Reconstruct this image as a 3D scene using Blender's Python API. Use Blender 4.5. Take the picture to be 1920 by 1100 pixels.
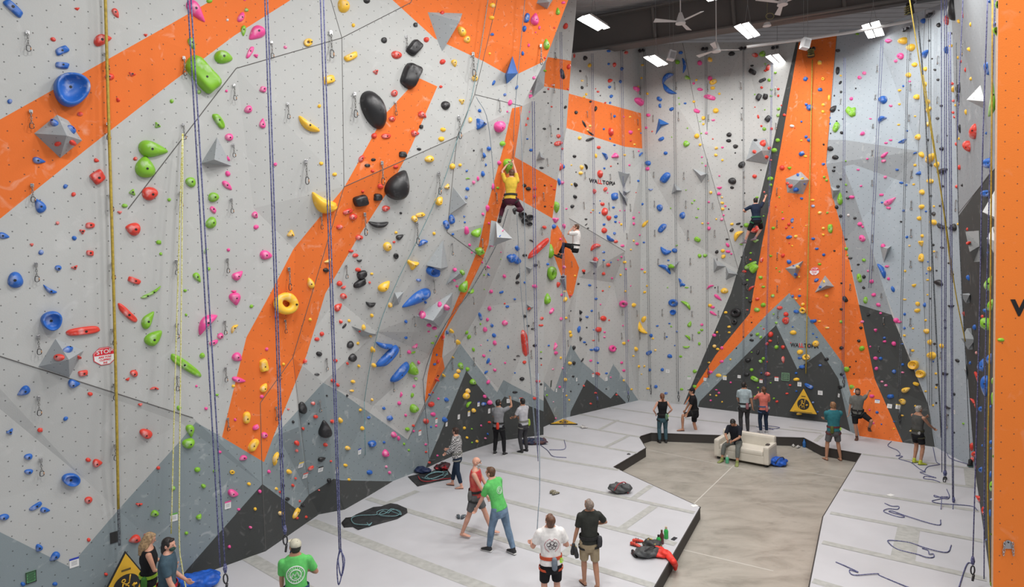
import bpy, bmesh, math, random
from math import *
from mathutils import Vector, Matrix
from mathutils.bvhtree import BVHTree
from mathutils.geometry import delaunay_2d_cdt
random.seed(7)
C = bpy.context.scene.collection
SC = bpy.context.scene
for o in list(bpy.data.objects): bpy.data.objects.remove(o)

# ---------------------------------------------------------------- camera
F_PX, PITCH, ROLL, CAMZ = 1165.0, radians(2.44), radians(1.2), 6.3
MAT = 0.30                                   # top of the floor mats, concrete is z = 0
U0 = Vector((0, sin(PITCH), cos(PITCH))); R0 = Vector((1, 0, 0)); FW = Vector((0, cos(PITCH), -sin(PITCH)))
XC = R0*cos(ROLL) - U0*sin(ROLL); YC = R0*sin(ROLL) + U0*cos(ROLL)
cam = bpy.data.objects.new('camera', bpy.data.cameras.new('camera')); C.objects.link(cam)
cam.data.sensor_width = 36; cam.data.lens = F_PX/1920*36; cam.data.clip_end = 200
mm = Matrix((XC, YC, -FW)).transposed().to_4x4(); mm.translation = (0, 0, CAMZ); cam.matrix_world = mm
SC.camera = cam
CP = Vector((0, 0, CAMZ))

# ---------------------------------------------------------------- world, lamps, exposure
w = bpy.data.worlds.new('world'); SC.world = w; w.use_nodes = True
w.node_tree.nodes['Background'].inputs[0].default_value = (0.93, 0.95, 1, 1)
w.node_tree.nodes['Background'].inputs[1].default_value = 0.38
SC.view_settings.view_transform = 'Standard'; SC.view_settings.look = 'None'
SC.view_settings.exposure = -0.27; SC.view_settings.gamma = 1; SC.view_settings.use_curve_mapping = False
for lx, ly, LAMP_W in [(-2.5, 2.5, 439), (5.2, 2.5, 600), (9, 4, 380), (-1.2, 7, 409), (3, 9, 439), (8, 9, 380), (4.2, 14.5, 336), (.8, 11, 292), (9, 14, 292), (3, 20.8, 208), (8.2, 20.6, 196), (11.5, 20.2, 144), (5.9, 23.7, 134), (10, 22.8, 114)]:
    ld = bpy.data.lights.new('ceiling_lamp', 'AREA'); ld.shape = 'RECTANGLE'; ld.size = 1.3; ld.size_y = 0.8
    ld.energy = LAMP_W; ld.color = (1.0, 0.985, 0.96)
    lo = bpy.data.objects.new('ceiling_lamp', ld); C.objects.link(lo); lo.location = (lx, ly, CAMZ+7.62)

# ---------------------------------------------------------------- pixel <-> place helpers
def ray(px, py):
    return (XC*((px-960)/F_PX) - YC*((py-550)/F_PX) + FW)
def at(px, py, Y):
    r = ray(px, py); return CP + r*(Y/r.y)
def fl(px, py, z=MAT):
    r = ray(px, py); return CP + r*((z-CAMZ)/r.z)
def proj(p):
    v = p-CP; d = v.dot(FW); return (960+F_PX*v.dot(XC)/d, 550-F_PX*v.dot(YC)/d)

# ---------------------------------------------------------------- materials
MT = {}
def mat(name, col, rough=0.6, metal=0, noise=0.0, scale=8, bump=0.0, spec=0.5, emit=None, col2=None, wear=None, coat=0):
    if name in MT: return MT[name]
    m = bpy.data.materials.new(name); m.use_nodes = True; nt = m.node_tree; b = nt.nodes['Principled BSDF']
    b.inputs['Base Color'].default_value = (*col, 1); b.inputs['Roughness'].default_value = rough
    b.inputs['Metallic'].default_value = metal; b.inputs['Specular IOR Level'].default_value = spec
    b.inputs['Coat Weight'].default_value = coat
    if emit: b.inputs['Emission Color'].default_value = (*emit[0], 1); b.inputs['Emission Strength'].default_value = emit[1]
    if noise or bump or col2:
        tc = nt.nodes.new('ShaderNodeTexCoord'); n = nt.nodes.new('ShaderNodeTexNoise')
        n.inputs['Scale'].default_value = scale; n.inputs['Detail'].default_value = 5
        nt.links.new(tc.outputs['Object'], n.inputs['Vector'])
        r = nt.nodes.new('ShaderNodeValToRGB'); r.color_ramp.elements[0].position = 0.35; r.color_ramp.elements[1].position = 0.65
        c2 = col2 or tuple(min(1, c*(1+noise)) for c in col); c1 = col if col2 else tuple(c*(1-noise) for c in col)
        if wear: r.color_ramp.elements[0].position, r.color_ramp.elements[1].position = wear
        r.color_ramp.elements[0].color = (*c1, 1); r.color_ramp.elements[1].color = (*c2, 1)
        nt.links.new(n.outputs['Fac'], r.inputs['Fac']); nt.links.new(r.outputs['Color'], b.inputs['Base Color'])
        if bump:
            bp = nt.nodes.new('ShaderNodeBump'); bp.inputs['Strength'].default_value = bump; bp.inputs['Distance'].default_value = 0.02
            nt.links.new(n.outputs['Fac'], bp.inputs['Height']); nt.links.new(bp.outputs['Normal'], b.inputs['Normal'])
    MT[name] = m; return m

def wall_mat(name, col, chalk=0.10, dots=True, chalkcol=(.8, .8, .8)):
    """painted climbing panel: fine grain, chalk scuffs and a staggered grid of bolt holes"""
    m = bpy.data.materials.new(name); m.use_nodes = True; nt = m.node_tree; N = nt.nodes; L = nt.links
    b = N['Principled BSDF']; b.inputs['Roughness'].default_value = 0.75; b.inputs['Specular IOR Level'].default_value = 0.25
    uv = N.new('ShaderNodeUVMap'); geo = N.new('ShaderNodeNewGeometry')
    def math(op, a, bb=None, cc=None):
        n = N.new('ShaderNodeMath'); n.operation = op
        for i, v in enumerate((a, bb, cc)):
            if v is None: continue
            if isinstance(v, (int, float)): n.inputs[i].default_value = v
            else: L.new(v, n.inputs[i])
        return n.outputs[0]
    sep = N.new('ShaderNodeSeparateXYZ'); L.new(uv.outputs['UV'], sep.inputs[0])
    def cell(off):
        fu = math('SUBTRACT', math('FRACT', math('ADD', math('DIVIDE', sep.outputs[0], 0.36), off)), 0.5)
        fv = math('SUBTRACT', math('FRACT', math('ADD', math('DIVIDE', sep.outputs[1], 0.25), off)), 0.5)
        return math('SQRT', math('ADD', math('POWER', math('MULTIPLY', fu, 0.36), 2), math('POWER', math('MULTIPLY', fv, 0.25), 2)))
    d = math('MINIMUM', cell(0), cell(0.5))
    dot = math('LESS_THAN', d, 0.0105)
    n1 = N.new('ShaderNodeTexNoise'); n1.inputs['Scale'].default_value = 0.9; n1.inputs['Detail'].default_value = 6
    L.new(geo.outputs['Position'], n1.inputs['Vector'])
    n2 = N.new('ShaderNodeTexNoise'); n2.inputs['Scale'].default_value = 3.2; n2.inputs['Detail'].default_value = 8; n2.inputs['Distortion'].default_value = 1.2
    L.new(geo.outputs['Position'], n2.inputs['Vector'])
    r2 = N.new('ShaderNodeMapRange'); r2.inputs['From Min'].default_value = 0.60; r2.inputs['From Max'].default_value = 0.76
    L.new(n2.outputs['Fac'], r2.inputs['Value'])
    base = N.new('ShaderNodeMix'); base.data_type = 'RGBA'
    base.inputs[6].default_value = (*[c*0.94 for c in col], 1); base.inputs[7].default_value = (*[min(1, c*1.05) for c in col], 1)
    L.new(n1.outputs['Fac'], base.inputs[0])
    ch = N.new('ShaderNodeMix'); ch.data_type = 'RGBA'; ch.inputs[7].default_value = (*chalkcol, 1)
    L.new(base.outputs[2], ch.inputs[6]); L.new(math('MULTIPLY', r2.outputs[0], chalk), ch.inputs[0])
    fin = N.new('ShaderNodeMix'); fin.data_type = 'RGBA'; fin.inputs[7].default_value = (.05, .05, .05, 1)
    L.new(ch.outputs[2], fin.inputs[6])
    if dots: L.new(math('MULTIPLY', dot, 0.75), fin.inputs[0])
    else: fin.inputs[0].default_value = 0
    L.new(fin.outputs[2], b.inputs['Base Color'])
    n3 = N.new('ShaderNodeTexNoise'); n3.inputs['Scale'].default_value = 60; L.new(geo.outputs['Position'], n3.inputs['Vector'])
    bp = N.new('ShaderNodeBump'); bp.inputs['Strength'].default_value = 0.15; bp.inputs['Distance'].default_value = 0.01
    L.new(n3.outputs['Fac'], bp.inputs['Height']); L.new(bp.outputs['Normal'], b.inputs['Normal'])
    MT[name] = m; return m
WC = {'W': wall_mat('white_panel', (.495, .503, .492), .16), 'O': wall_mat('orange_panel', (.79, .178, .036), .38, chalkcol=(.9, .6, .45)),
      'G': wall_mat('grey_panel', (.25, .297, .315), .35), 'D': wall_mat('charcoal_panel', (.060, .064, .063), .22, chalkcol=(.4, .4, .4)),
      'B': wall_mat('pale_blue_grey_panel', (.40, .455, .50), .22), 'M': wall_mat('mid_grey_panel', (.31, .335, .355), .22)}
VOLM = wall_mat('volume_grey', (.36, .385, .40), .25, dots=True)

# ---------------------------------------------------------------- object helpers
def link(name, me, m=None, parent=None, smooth=False):
    o = bpy.data.objects.new(name, me); C.objects.link(o)
    if m is not None:
        for x in (m if isinstance(m, (list, tuple)) else [m]): me.materials.append(x)
    if parent: o.parent = parent
    if smooth:
        for p in me.polygons: p.use_smooth = True
    return o
def bmobj(name, bm, m=None, parent=None, smooth=False):
    me = bpy.data.meshes.new(name); bm.to_mesh(me); bm.free(); return link(name, me, m, parent, smooth)
def pyobj(name, vs, fs, m=None, parent=None, smooth=False):
    me = bpy.data.meshes.new(name); me.from_pydata([tuple(v) for v in vs], [], fs); me.update()
    return link(name, me, m, parent, smooth)
def empty(name, loc=(0, 0, 0), rz=0):
    o = bpy.data.objects.new(name, None); C.objects.link(o); o.location = loc; o.rotation_euler = (0, 0, rz); o.empty_display_size = .1; return o
def tag(o, label=None, cat=None, group=None, kind=None):
    if label: o['label'] = label
    if cat: o['category'] = cat
    if group: o['group'] = group
    if kind: o['kind'] = kind
    return o
def box(bm, c, s, rot=None, bev=0):
    r = bmesh.ops.create_cube(bm, size=1); vs = r['verts']
    M = Matrix.Translation(c) @ (rot.to_4x4() if rot else Matrix.Identity(4)) @ Matrix.Diagonal((*s, 1))
    bmesh.ops.transform(bm, matrix=M, verts=vs)
    if bev:
        es = list({e for v in vs for e in v.link_edges})
        bmesh.ops.bevel(bm, geom=es, offset=bev, segments=2, affect='EDGES', profile=.6)
def frame_of(d):
    d = d.normalized(); a = Vector((0, 0, 1)) if abs(d.z) < .9 else Vector((1, 0, 0))
    u = d.cross(a).normalized(); return u, d.cross(u).normalized()
def tube(bm, pts, r, n=6, caps=True):
    """tube through pts; r a number or a list"""
    pts = [Vector(p) for p in pts]; rings = []
    for i, p in enumerate(pts):
        d = (pts[min(i+1, len(pts)-1)]-pts[max(i-1, 0)])
        if d.length < 1e-6: d = Vector((0, 0, 1))
        if i == 0: u, v = frame_of(d)
        else:
            dn = d.normalized(); u = (u - dn*u.dot(dn)); u = u.normalized() if u.length > 1e-6 else frame_of(d)[0]; v = dn.cross(u)
        rr = r[i] if isinstance(r, (list, tuple)) else r
        rings.append([bm.verts.new(p+(u*cos(2*pi*k/n)+v*sin(2*pi*k/n))*rr) for k in range(n)])
    for a, b in zip(rings, rings[1:]):
        for k in range(n): bm.faces.new((a[k], a[(k+1) % n], b[(k+1) % n], b[k]))
    if caps: bm.faces.new(rings[0][::-1]); bm.faces.new(rings[-1])
def spline(pts, n=8):
    pts = [Vector(p) for p in pts]
    if len(pts) < 3: return pts
    out = []
    P = [pts[0]*2-pts[1]] + pts + [pts[-1]*2-pts[-2]]
    for i in range(1, len(P)-2):
        p0, p1, p2, p3 = P[i-1:i+3]
        for k in range(n):
            t = k/n
            out.append(.5*((2*p1)+(p2-p0)*t+(2*p0-5*p1+4*p2-p3)*t*t+(3*p1-p0-3*p2+p3)*t**3))
    out.append(pts[-1]); return out
def cyl(bm, a, b, r, n=10, r2=None): tube(bm, [a, b], [r, r if r2 is None else r2], n)
# ---------------------------------------------------------------- folded climbing walls
def inpoly(x, y, P):
    c = False; j = len(P)-1
    for i in range(len(P)):
        if (P[i][1] > y) != (P[j][1] > y) and x < (P[j][0]-P[i][0])*(y-P[i][1])/(P[j][1]-P[i][1])+P[i][0]: c = not c
        j = i
    return c
PAINT = [  # (paint, outline) in the order it was applied
 ('O', [(-80,268),(0,224),(204,110),(320,45),(398,0),(500,-70),(660,-70),(545,0),(439,67),(320,156),(168,275),(0,410),(-80,470)]),
 ('O', [(785,146),(820,162),(771,275),(760,297),(725,362),(667,452),(610,550),(575,665),(512,820),(495,866),(416,820),(462,632),(507,550),(550,467),(646,350),(688,275),(721,215)]),
 ('O', [(665,-70),(736,0),(815,72),(907,115),(946,137),(972,138),(1022,114),(1095,-60),(1100,-80)]),
 ('O', [(960,203),(979,199),(965,295),(947,360),(931,415),(906,485),(875,550),(857,582),(834,622),(829,667),(834,690),(822,710),(796,757),(802,700),(812,655),(837,610),(862,550),(897,465),(915,382),(944,275)]),
 ('G', [(-80,955),(0,997),(130,1062),(222,955),(339,825),(367,791),(416,819),(495,866),(512,820),(606,717),(640,736),(765,824),(760,1000),(498,1300),(-80,1500)]),
 ('D', [(344,1075),(417,992),(492,907),(557,955),(579,927),(626,897),(640,900),(740,902),(760,1000),(500,1200),(300,1300)]),
]
PAINT_B = [
 ('O', [(963,293),(1045,339),(1060,425),(1037,410),(950,360)]), ('O', [(1027,107),(1090,117),(1090,173),(1067,170),(1010,160)]),
 ('O', PAINT[3][1]),
 ('G', [(764,826),(825,705),(834,690),(863,644),(932,735),(944,712),(960,721),(1025,754),(1025,900),(700,950)]),
 ('D', [(795,884),(820,825),(874,695),(931,765),(946,743),(960,749),(1025,773),(1025,900),(800,900)]),
]
PAINT_C = [
 ('O', [(1045,422),(1034,430),(1015,440),(1031,457),(1054,522),(1068,560),(1075,550),(1086,502),(1079,485),(1056,440)]),
 ('O', [(1040,165),(1069,176),(1205,213),(1251,211),(1248,283),(1172,275),(1062,240),(1040,232)]),
 ('G', [(990,680),(1020,715),(1039,734),(1070,646),(1090,677),(1135,715),(1150,682),(1197,750),(1197,770),(990,830)]),
 ('D', [(990,690),(1021,742),(1042,785),(1020,820),(990,820)]), ('D', [(1068,790),(1070,771),(1100,711),(1145,747),(1155,735),(1173,754),(1173,790)]),
]
PAINT_D = [
 ('B', [(1569,50),(1900,-60),(1900,900),(1752,850),(1740,757),(1660,550),(1634,465),(1600,360),(1581,312),(1549,307),(1562,140)]),
 ('M', [(1583,262),(1722,283),(1706,345),(1600,308),(1581,312),(1549,307),(1553,262)]),
 ('M', [(1549,307),(1581,312),(1600,360),(1634,465),(1672,590),(1612,572),(1584,450),(1561,367)]),
 ('D', [(1608,570),(1672,590),(1740,757),(1755,850),(1692,850),(1640,710)]),
 ('D', [(1501,60),(1464,275),(1427,467),(1412,550),(1406,587),(1342,665),(1283,770),(1279,764),(1325,655),(1370,550),(1425,370),(1448,275),(1497,60)]),
 ('G', [(1480,549),(1515,592),(1580,680),(1600,757),(1614,830),(1500,830),(1270,790),(1283,757),(1305,730),(1440,587)]),
 ('O', [(1501,60),(1570,50),(1562,140),(1549,307),(1561,367),(1584,450),(1608,560),(1640,710),(1692,828),(1692,850),(1614,830),(1600,757),(1580,680),(1515,592),(1480,549),(1440,587),(1305,730),(1279,764),(1342,665),(1406,587),(1412,550),(1427,467),(1464,275)]),
 ('D', [(1312,752),(1455,609),(1495,692),(1540,659),(1572,710),(1599,830),(1500,830),(1300,790)]),
]
PAINT_R = [('M', [(1770,-80),(1950,-80),(1950,250),(1855,325),(1797,405),(1770,405)])]

def cdt(vs, es):
    r = delaunay_2d_cdt([Vector(v) for v in vs], es, [], 0, 1e-4)
    return r[0], r[2]
def wall(name, V, outline, folds, paint, default, thick=.14, lines=()):
    """V: key -> (px,py,Y) or a ready point; outline: keys; folds: runs of keys"""
    keys = list(V); P3 = {}; P2 = {}
    for k in keys:
        v = V[k]
        P3[k] = Vector(v) if isinstance(v, Vector) else at(*v)
        P2[k] = proj(P3[k])
    idx = {k: i for i, k in enumerate(keys)}
    ov = [P2[k] for k in outline]
    es = [(idx[a], idx[b]) for a, b in zip(outline, outline[1:]+outline[:1])]
    for run in folds: es += [(idx[a], idx[b]) for a, b in zip(run, run[1:])]
    v2 = [P2[k] for k in keys]
    rv, rf = cdt(v2, es)
    def near(p):
        return min(keys, key=lambda k: (P2[k][0]-p[0])**2+(P2[k][1]-p[1])**2)
    rk = [near(p) for p in rv]
    tris = []
    for f in rf:
        cx = sum(rv[i][0] for i in f)/3; cy = sum(rv[i][1] for i in f)/3
        if inpoly(cx, cy, ov) and len({rk[i] for i in f}) == 3: tris.append([rk[i] for i in f])
    planes = []
    for t in tris:
        a, b, c = (P3[k] for k in t); n = (b-a).cross(c-a).normalized()
        if n.dot(CP-a) < 0: n = -n
        planes.append(([P2[k] for k in t], a, n))
    # second pass: relief edges + paint edges
    v2 = list(v2); es2 = list(es)
    ei = set()
    for t in tris:
        for a, b in ((0, 1), (1, 2), (2, 0)): ei.add(tuple(sorted((idx[t[a]], idx[t[b]]))))
    es2 = list(ei)
    for c, poly in paint:
        s = len(v2); v2 += [tuple(map(float, p)) for p in poly]; es2 += [(s+i, s+(i+1) % len(poly)) for i in range(len(poly))]
    qv, qf = cdt(v2, es2)
    vs, fs, mi, uvs = [], [], [], []; vmap = {}
    mats = [default]+[c for c, _ in paint]; mats = list(dict.fromkeys(mats))
    for f in qf:
        cx = sum(qv[i][0] for i in f)/3; cy = sum(qv[i][1] for i in f)/3
        if not inpoly(cx, cy, ov): continue
        pl = None
        for P, a, n in planes:
            if inpoly(cx, cy, P): pl = (a, n); break
        if pl is None: continue
        a, n = pl; ff = []
        for i in f:
            r = ray(*qv[i]); t = (a-CP).dot(n)/r.dot(n); p = CP+r*t
            key = (round(p.x, 4), round(p.y, 4), round(p.z, 4))
            if key not in vmap: vmap[key] = len(vs); vs.append(p)
            ff.append(vmap[key])
        if len(set(ff)) < 3: continue
        col = default
        for c, poly in paint:
            if inpoly(cx, cy, poly): col = c
        pa, pb, pc = (vs[i] for i in ff)
        if (pb-pa).cross(pc-pa).dot(n) < 0: ff = ff[::-1]
        fs.append(ff); mi.append(mats.index(col))
        ang = round(atan2(n.y, n.x)/radians(24))*radians(24)
        hu = Vector((-sin(ang), cos(ang), 0))
        uvs.append([(vs[i].dot(hu), vs[i].z) for i in ff])
    me = bpy.data.meshes.new(name); me.from_pydata([tuple(v) for v in vs], [], fs); me.update()
    uvl = me.uv_layers.new(name='UVMap'); k = 0
    for p, u in zip(me.polygons, uvs):
        for li, uv in zip(p.loop_indices, u): uvl.data[li].uv = uv
    o = link(name, me, [WC[c] for c in mats]); o['kind'] = 'structure'
    for p, i in zip(me.polygons, mi): p.material_index = i
    bvh = BVHTree.FromPolygons([Vector(v) for v in vs], fs)
    # backing: the panel has a real thickness behind its face
    bm = bmesh.new(); bm.from_mesh(me); bmesh.ops.remove_doubles(bm, verts=bm.verts, dist=.002)
    nb = {v: v.normal.copy() for v in bm.verts}
    r = bmesh.ops.extrude_face_region(bm, geom=list(bm.faces))
    for v in [g for g in r['geom'] if isinstance(g, bmesh.types.BMVert)]: v.co -= v.normal*0 + (v.co-CP).normalized()*-thick
    bmesh.ops.recalc_face_normals(bm, faces=bm.faces)
    bm.to_mesh(me); bm.free(); me.update()
    if lines:
        bm = bmesh.new()
        for run in lines:
            for a, b in zip(run, run[1:]):
                cyl(bm, P3[a], P3[b], .008, 5)
        t = bmobj('panel_joint', bm, mat('joint', (.12, .115, .11), .8), o)
    return bvh, P3

KF = lambda x, y: fl(x, y)
PA0 = Vector((-6.2, 12.1, MAT)); NH = Vector((.735, -.68, 0)).normalized()
def pa(x, y, L):      # a point of the long left wall's plane, leaning L degrees over the room
    n = NH*cos(radians(L))-Vector((0, 0, 1))*sin(radians(L)); r = ray(x, y); return CP+r*((PA0-CP).dot(n)/r.dot(n))
VL = {k: pa(*v) for k, v in dict(a=(-80,-70,5.5), b=(470,-70,5.5), c=(600,-70,5.6), d=(800,-70,7), d1=(770,5,7.2), e=(948,-70,9.5), f=(1092,-70,12.3), g=(1022,114,11.6),
 h=(979,199,10.6), i=(443,128,6.3), j=(641,71,7.0), k=(890,177,9.6), k0=(915,75,9.5), l=(240,392,6.3), m=(-80,400,5.8),
 n=(-80,642,6.4), o=(362,783,5.5), o2=(340,793,4.8), p=(645,350,7.3), q=(857,256,9.9), r=(838,435,7.0),
 u=(549,670,2.2), v=(488,755,3.4), v2=(521,815,2.0), w=(492,907,2.2), x=(632,560,2.7), y=(706,622,-.8), z=(475,390,5.4), z2=(553,467,4.6), z3=(458,632,4.6), aa=(-80,700,5.2), ab=(155,895,1.8), ac=(-80,955,3.5), ul=(606,717,.2), t3=(560,800,1.2)).items()}
VL.update(s=(906,485,17.3), s1=(931,415,16.9), s2=(868,556,17.4), s3=(834,622,17.6), s4=(830,670,17.9), s5=(796,757,18.0), s6=(765,824,17.8), sb=KF(738,901),
 wb=KF(498,1033), y0=(806,665,17.9), t1=(579,927,14.75), tb=KF(598,964), t2=(626,897,15.2), tb2=KF(646,955), tb3=KF(690,930), um=(700,760,16.4),
 bl=KF(360,1083), bb=Vector((-8.9, 9.2, MAT)), bc=Vector((-9.6,8.2,MAT)))
BL, P3L = wall('wall_left', VL, ['a','b','c','d','e','f','g','h','s1','s','s2','s3','s4','s5','s6','sb','tb3','tb2','tb','wb','bl','bb','bc','ac','aa','n','m'],
 [['l','i','j','d1','d'],['c','j','p','q','k','k0','e'],['k','h'],['q','r','s'],['r','y','y0'],['r','x'],['p','z2','z3','v','w','wb'],['i','z','z2'],['l','z'],['n','o'],['o','o2','ab','aa'],
  ['p','u','v'],['u','t1','tb'],['v','v2','t1'],['x','y','y0'],['x','u'],['t1','t2','tb2'],['ul','t2'],['o','w'],['ab','bl'],['u','ul']],
 PAINT, 'W', lines=[['l','i','j','d1','d'],['c','j','p','q','k','k0','e'],['k','h'],['r','s'],['n','o'],['p','u','v','w','wb'],['u','t1'],['q','r']])
VB = dict(a=(955,-70,18.0), b=(1086,-70,18.4), c=(1080,20,18.6), d=(1071,114,19.0), e=(1062,240,19.5), f=(1045,339,20.0), g=(1035,415,20.4), g2=(1027,500,21.0), h=(1020,560,21.4),
 i=KF(1019,815), j=KF(938,826), k=KF(853,853), l=KF(804,875), sb=KF(738,901), s6=P3L['s6'], s5=P3L['s5'], s4=P3L['s4'], s3=P3L['s3'], s2=P3L['s2'], s=P3L['s'], s1=P3L['s1'], hh=P3L['h'],
 m=(946,743,21.35), n=(863,644,19.6), ra=(903,575,19.7), rb=(945,475,19.4), rc=(972,335,19.0), rd=(998,190,18.6))
BB, P3B = wall('wall_middle', VB, ['a','b','c','d','e','f','g','g2','h','i','j','k','l','sb','s6','s5','s4','s3','s2','s','s1','hh'], [['m','j'],['n','l'],['s6','n'],['n','ra','rb','rc','rd']], PAINT_B, 'W', lines=[['s6','s5']])
VC = dict(a=(985,105,21.5), b=(1077,99,24.0), c=(1197,86,27.2), d=(1205,300,27.3), f=KF(1055,784), g=KF(1015,802), h=(985,815,21.6), i=(1067,409,23.9), j=(1172,471,26.0), k=(1150,530,26.4), l=(1085,520,24.8))
VC['c4'] = KF(1197, 750)
BC, P3C = wall('wall_recess', VC, ['a','b','c','d','c4','f','g','h'], [['i','j','k','l','i'],['j','d']], PAINT_C, 'W', lines=[['i','j']])
VD = dict(a=P3C['c'], a2=P3C['d'], b=(1280,80,26.3), c=(1395,79,25.6), d=(1499,79,24.6), e=(1569,67,24.0), e2=(1575,55,23.9), f=(1640,52,22.8), g=(1735,18,20.4), h=(1778,3,19.2), h2=(1784,20,18.6),
 i=(1797,400,18.4), j=(1803,560,18.3), k=KF(1829,879), l=KF(1755,838), m=KF(1692,829), n=KF(1612,817), o=KF(1560,793), p=KF(1312,763), q=KF(1283,758), r=P3C['c4'],
 s=(1385,507,25.7), t=(1317,270,25.6), x=(1549,307,23.3), x2=(1584,450,22.9), x3=(1612,572,22.2), x4=(1640,710,21.4), pk=(1480,549,24.0), y=(1442,297,25.2), z=(1412,550,25.0), z2=(1406,587,25.0), u=(1722,283,20.8), u2=(1740,757,20.0), pr=(1572,710,22.7), j2=(1290,450,26.4))
BD, P3D = wall('wall_back', VD, ['a','b','c','d','e','e2','f','g','h','h2','i','j','k','l','m','n','o','p','q','r','a2'],
 [['b','t','s','q'],['d','y','z','z2','p'],['e','x','x2','x3','x4','m'],['pk','z2'],['pk','p'],['pk','pr','o'],['pk','x3'],['g','u','u2','l'],['x','u'],['pr','n'],['d','pk']], PAINT_D, 'W', lines=[['b','t','s'],['x','e'],['g','u','u2','l'],['j2','j2']])
VR = dict(a=(1779,-70,17.6), b=(1893,-70,10.4), c=Vector((8.15,10.4,MAT)), d=KF(1856,1078), e=KF(1828,880), f=(1803,560,17.75), g=(1797,400,17.7), h=(1784,20,17.6), i=(1870,310,14))
BR, P3R = wall('wall_right', VR, ['a','b','c','d','e','f','g','h'], [['g','i']], PAINT_R, 'D', lines=[['g','i']])
# foreground pillar on the right
pz0, pz1 = 0.0, CAMZ+5.2
pe = [at(1872, 0, 9.3), at(1862, 1099, 9.3)]
pdv = Vector((1, -.10, 0)).normalized(); pback = Vector((.70, 1, 0)).normalized()
def on_edge(z): t = (z-pe[1].z)/(pe[0].z-pe[1].z); return pe[1].lerp(pe[0], t)
A0, A1 = on_edge(0), on_edge(pz1)
vs = [A0, A0+pdv*2.6, A1+pdv*2.6, A1, A0+pback*.5, A0+pdv*2.6+pback*.5, A1+pdv*2.6+pback*.5, A1+pback*.5]
me = bpy.data.meshes.new('wall_pillar'); me.from_pydata([tuple(v) for v in vs], [], [(0,1,2,3),(4,7,6,5),(0,3,7,4),(1,5,6,2),(3,2,6,7),(0,4,5,1)]); me.update()
uvl = me.uv_layers.new(name='UVMap')
for p in me.polygons:
    for li, vi in zip(p.loop_indices, p.vertices): uvl.data[li].uv = (me.vertices[vi].co.dot(pdv)+.09, me.vertices[vi].co.z)
WC['P'] = wall_mat('pillar_orange', (.86, .22, .035), .15, chalkcol=(.9, .5, .35)); WC['P'].node_tree
pil = link('wall_pillar', me, [WC['P'], mat('ply_edge', (.55, .36, .24), .7, noise=.15, scale=20)]); pil['kind'] = 'structure'; me.polygons[2].material_index = 1
BP = BVHTree.FromPolygons(vs, [(0,1,2,3),(0,3,7,4)])
WALLS = [BP, BL, BB, BR, BC, BD]
def hit(px, py, nopillar=False):
    best = None; r = ray(px, py).normalized()
    for i, b in enumerate(WALLS):
        if nopillar and i == 0: continue
        loc, n, ix, d = b.ray_cast(CP, r)
        if loc and (best is None or d < best[2]):
            if n.dot(r) > 0: n = -n
            best = (loc, n, d, i)
    return best

# ---------------------------------------------------------------- floor, mats
def concrete():
    m = bpy.data.materials.new('polished_concrete'); m.use_nodes = True; N = m.node_tree.nodes; L = m.node_tree.links; b = N['Principled BSDF']
    b.inputs['Roughness'].default_value = .33; geo = N.new('ShaderNodeNewGeometry')
    n1 = N.new('ShaderNodeTexNoise'); n1.inputs['Scale'].default_value = .8; n1.inputs['Detail'].default_value = 9; n1.inputs['Roughness'].default_value = .65; n1.inputs['Distortion'].default_value = .6
    mp = N.new('ShaderNodeMapping'); mp.inputs['Scale'].default_value = (1, 2.0, 1); mp.inputs['Rotation'].default_value = (0, 0, .6)
    L.new(geo.outputs['Position'], mp.inputs[0]); L.new(mp.outputs[0], n1.inputs['Vector'])
    r = N.new('ShaderNodeValToRGB'); e = r.color_ramp.elements; e[0].position = .3; e[0].color = (.245, .23, .195, 1); e[1].position = .72; e[1].color = (.44, .415, .365, 1)
    x = r.color_ramp.elements.new(.5); x.color = (.37, .345, .30, 1)
    L.new(n1.outputs['Fac'], r.inputs[0])
    n2 = N.new('ShaderNodeTexNoise'); n2.inputs['Scale'].default_value = 3; n2.inputs['Detail'].default_value = 8; L.new(mp.outputs[0], n2.inputs['Vector'])
    r2 = N.new('ShaderNodeValToRGB'); r2.color_ramp.elements[0].position = .28; r2.color_ramp.elements[0].color = (.35, .35, .35, 1); r2.color_ramp.elements[1].position = .36; r2.color_ramp.elements[1].color = (1, 1, 1, 1)
    L.new(n2.outputs['Fac'], r2.inputs[0])
    mx = N.new('ShaderNodeMix'); mx.data_type = 'RGBA'; mx.blend_type = 'MULTIPLY'; mx.inputs[0].default_value = .3
    L.new(r.outputs[0], mx.inputs[6]); L.new(r2.outputs[0], mx.inputs[7]); L.new(mx.outputs[2], b.inputs['Base Color'])
    L.new(n2.outputs['Fac'], b.inputs['Roughness']) if False else None
    return m
fo = pyobj('floor', [(-22, -3, 0), (22, -3, 0), (22, 36, 0), (-22, 36, 0)], [(0, 1, 2, 3)], concrete()); fo['kind'] = 'structure'
hole = [fl(*p) for p in [(1140,1260),(1227,1100),(1313,950),(1150,875),(1211,839),(1198,818),(1221,811),(1340,815),(1507,820),(1540,837),(1615,850),(1543,968),(1517,1100),(1500,1230)]]
outer = [Vector(p) for p in [(-16, 2, MAT), (-16, 32, MAT), (18, 32, MAT), (18, 2, MAT)]]
mat_m = mat('mat_vinyl', (.51, .515, .54), .55, noise=.035, scale=1.2, spec=.3)
mv = [(hole[0].x, 2)] if False else None
ring = [(-16, 2), (-16, 32), (18, 32), (18, 2), (hole[-1].x, 2)] + [(p.x, p.y) for p in reversed(hole)] + [(hole[0].x, 2)]
qv, qf = cdt(ring, [(i, (i+1) % len(ring)) for i in range(len(ring))])
fs = [f for f in qf if inpoly(sum(qv[i][0] for i in f)/3, sum(qv[i][1] for i in f)/3, ring)]
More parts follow.
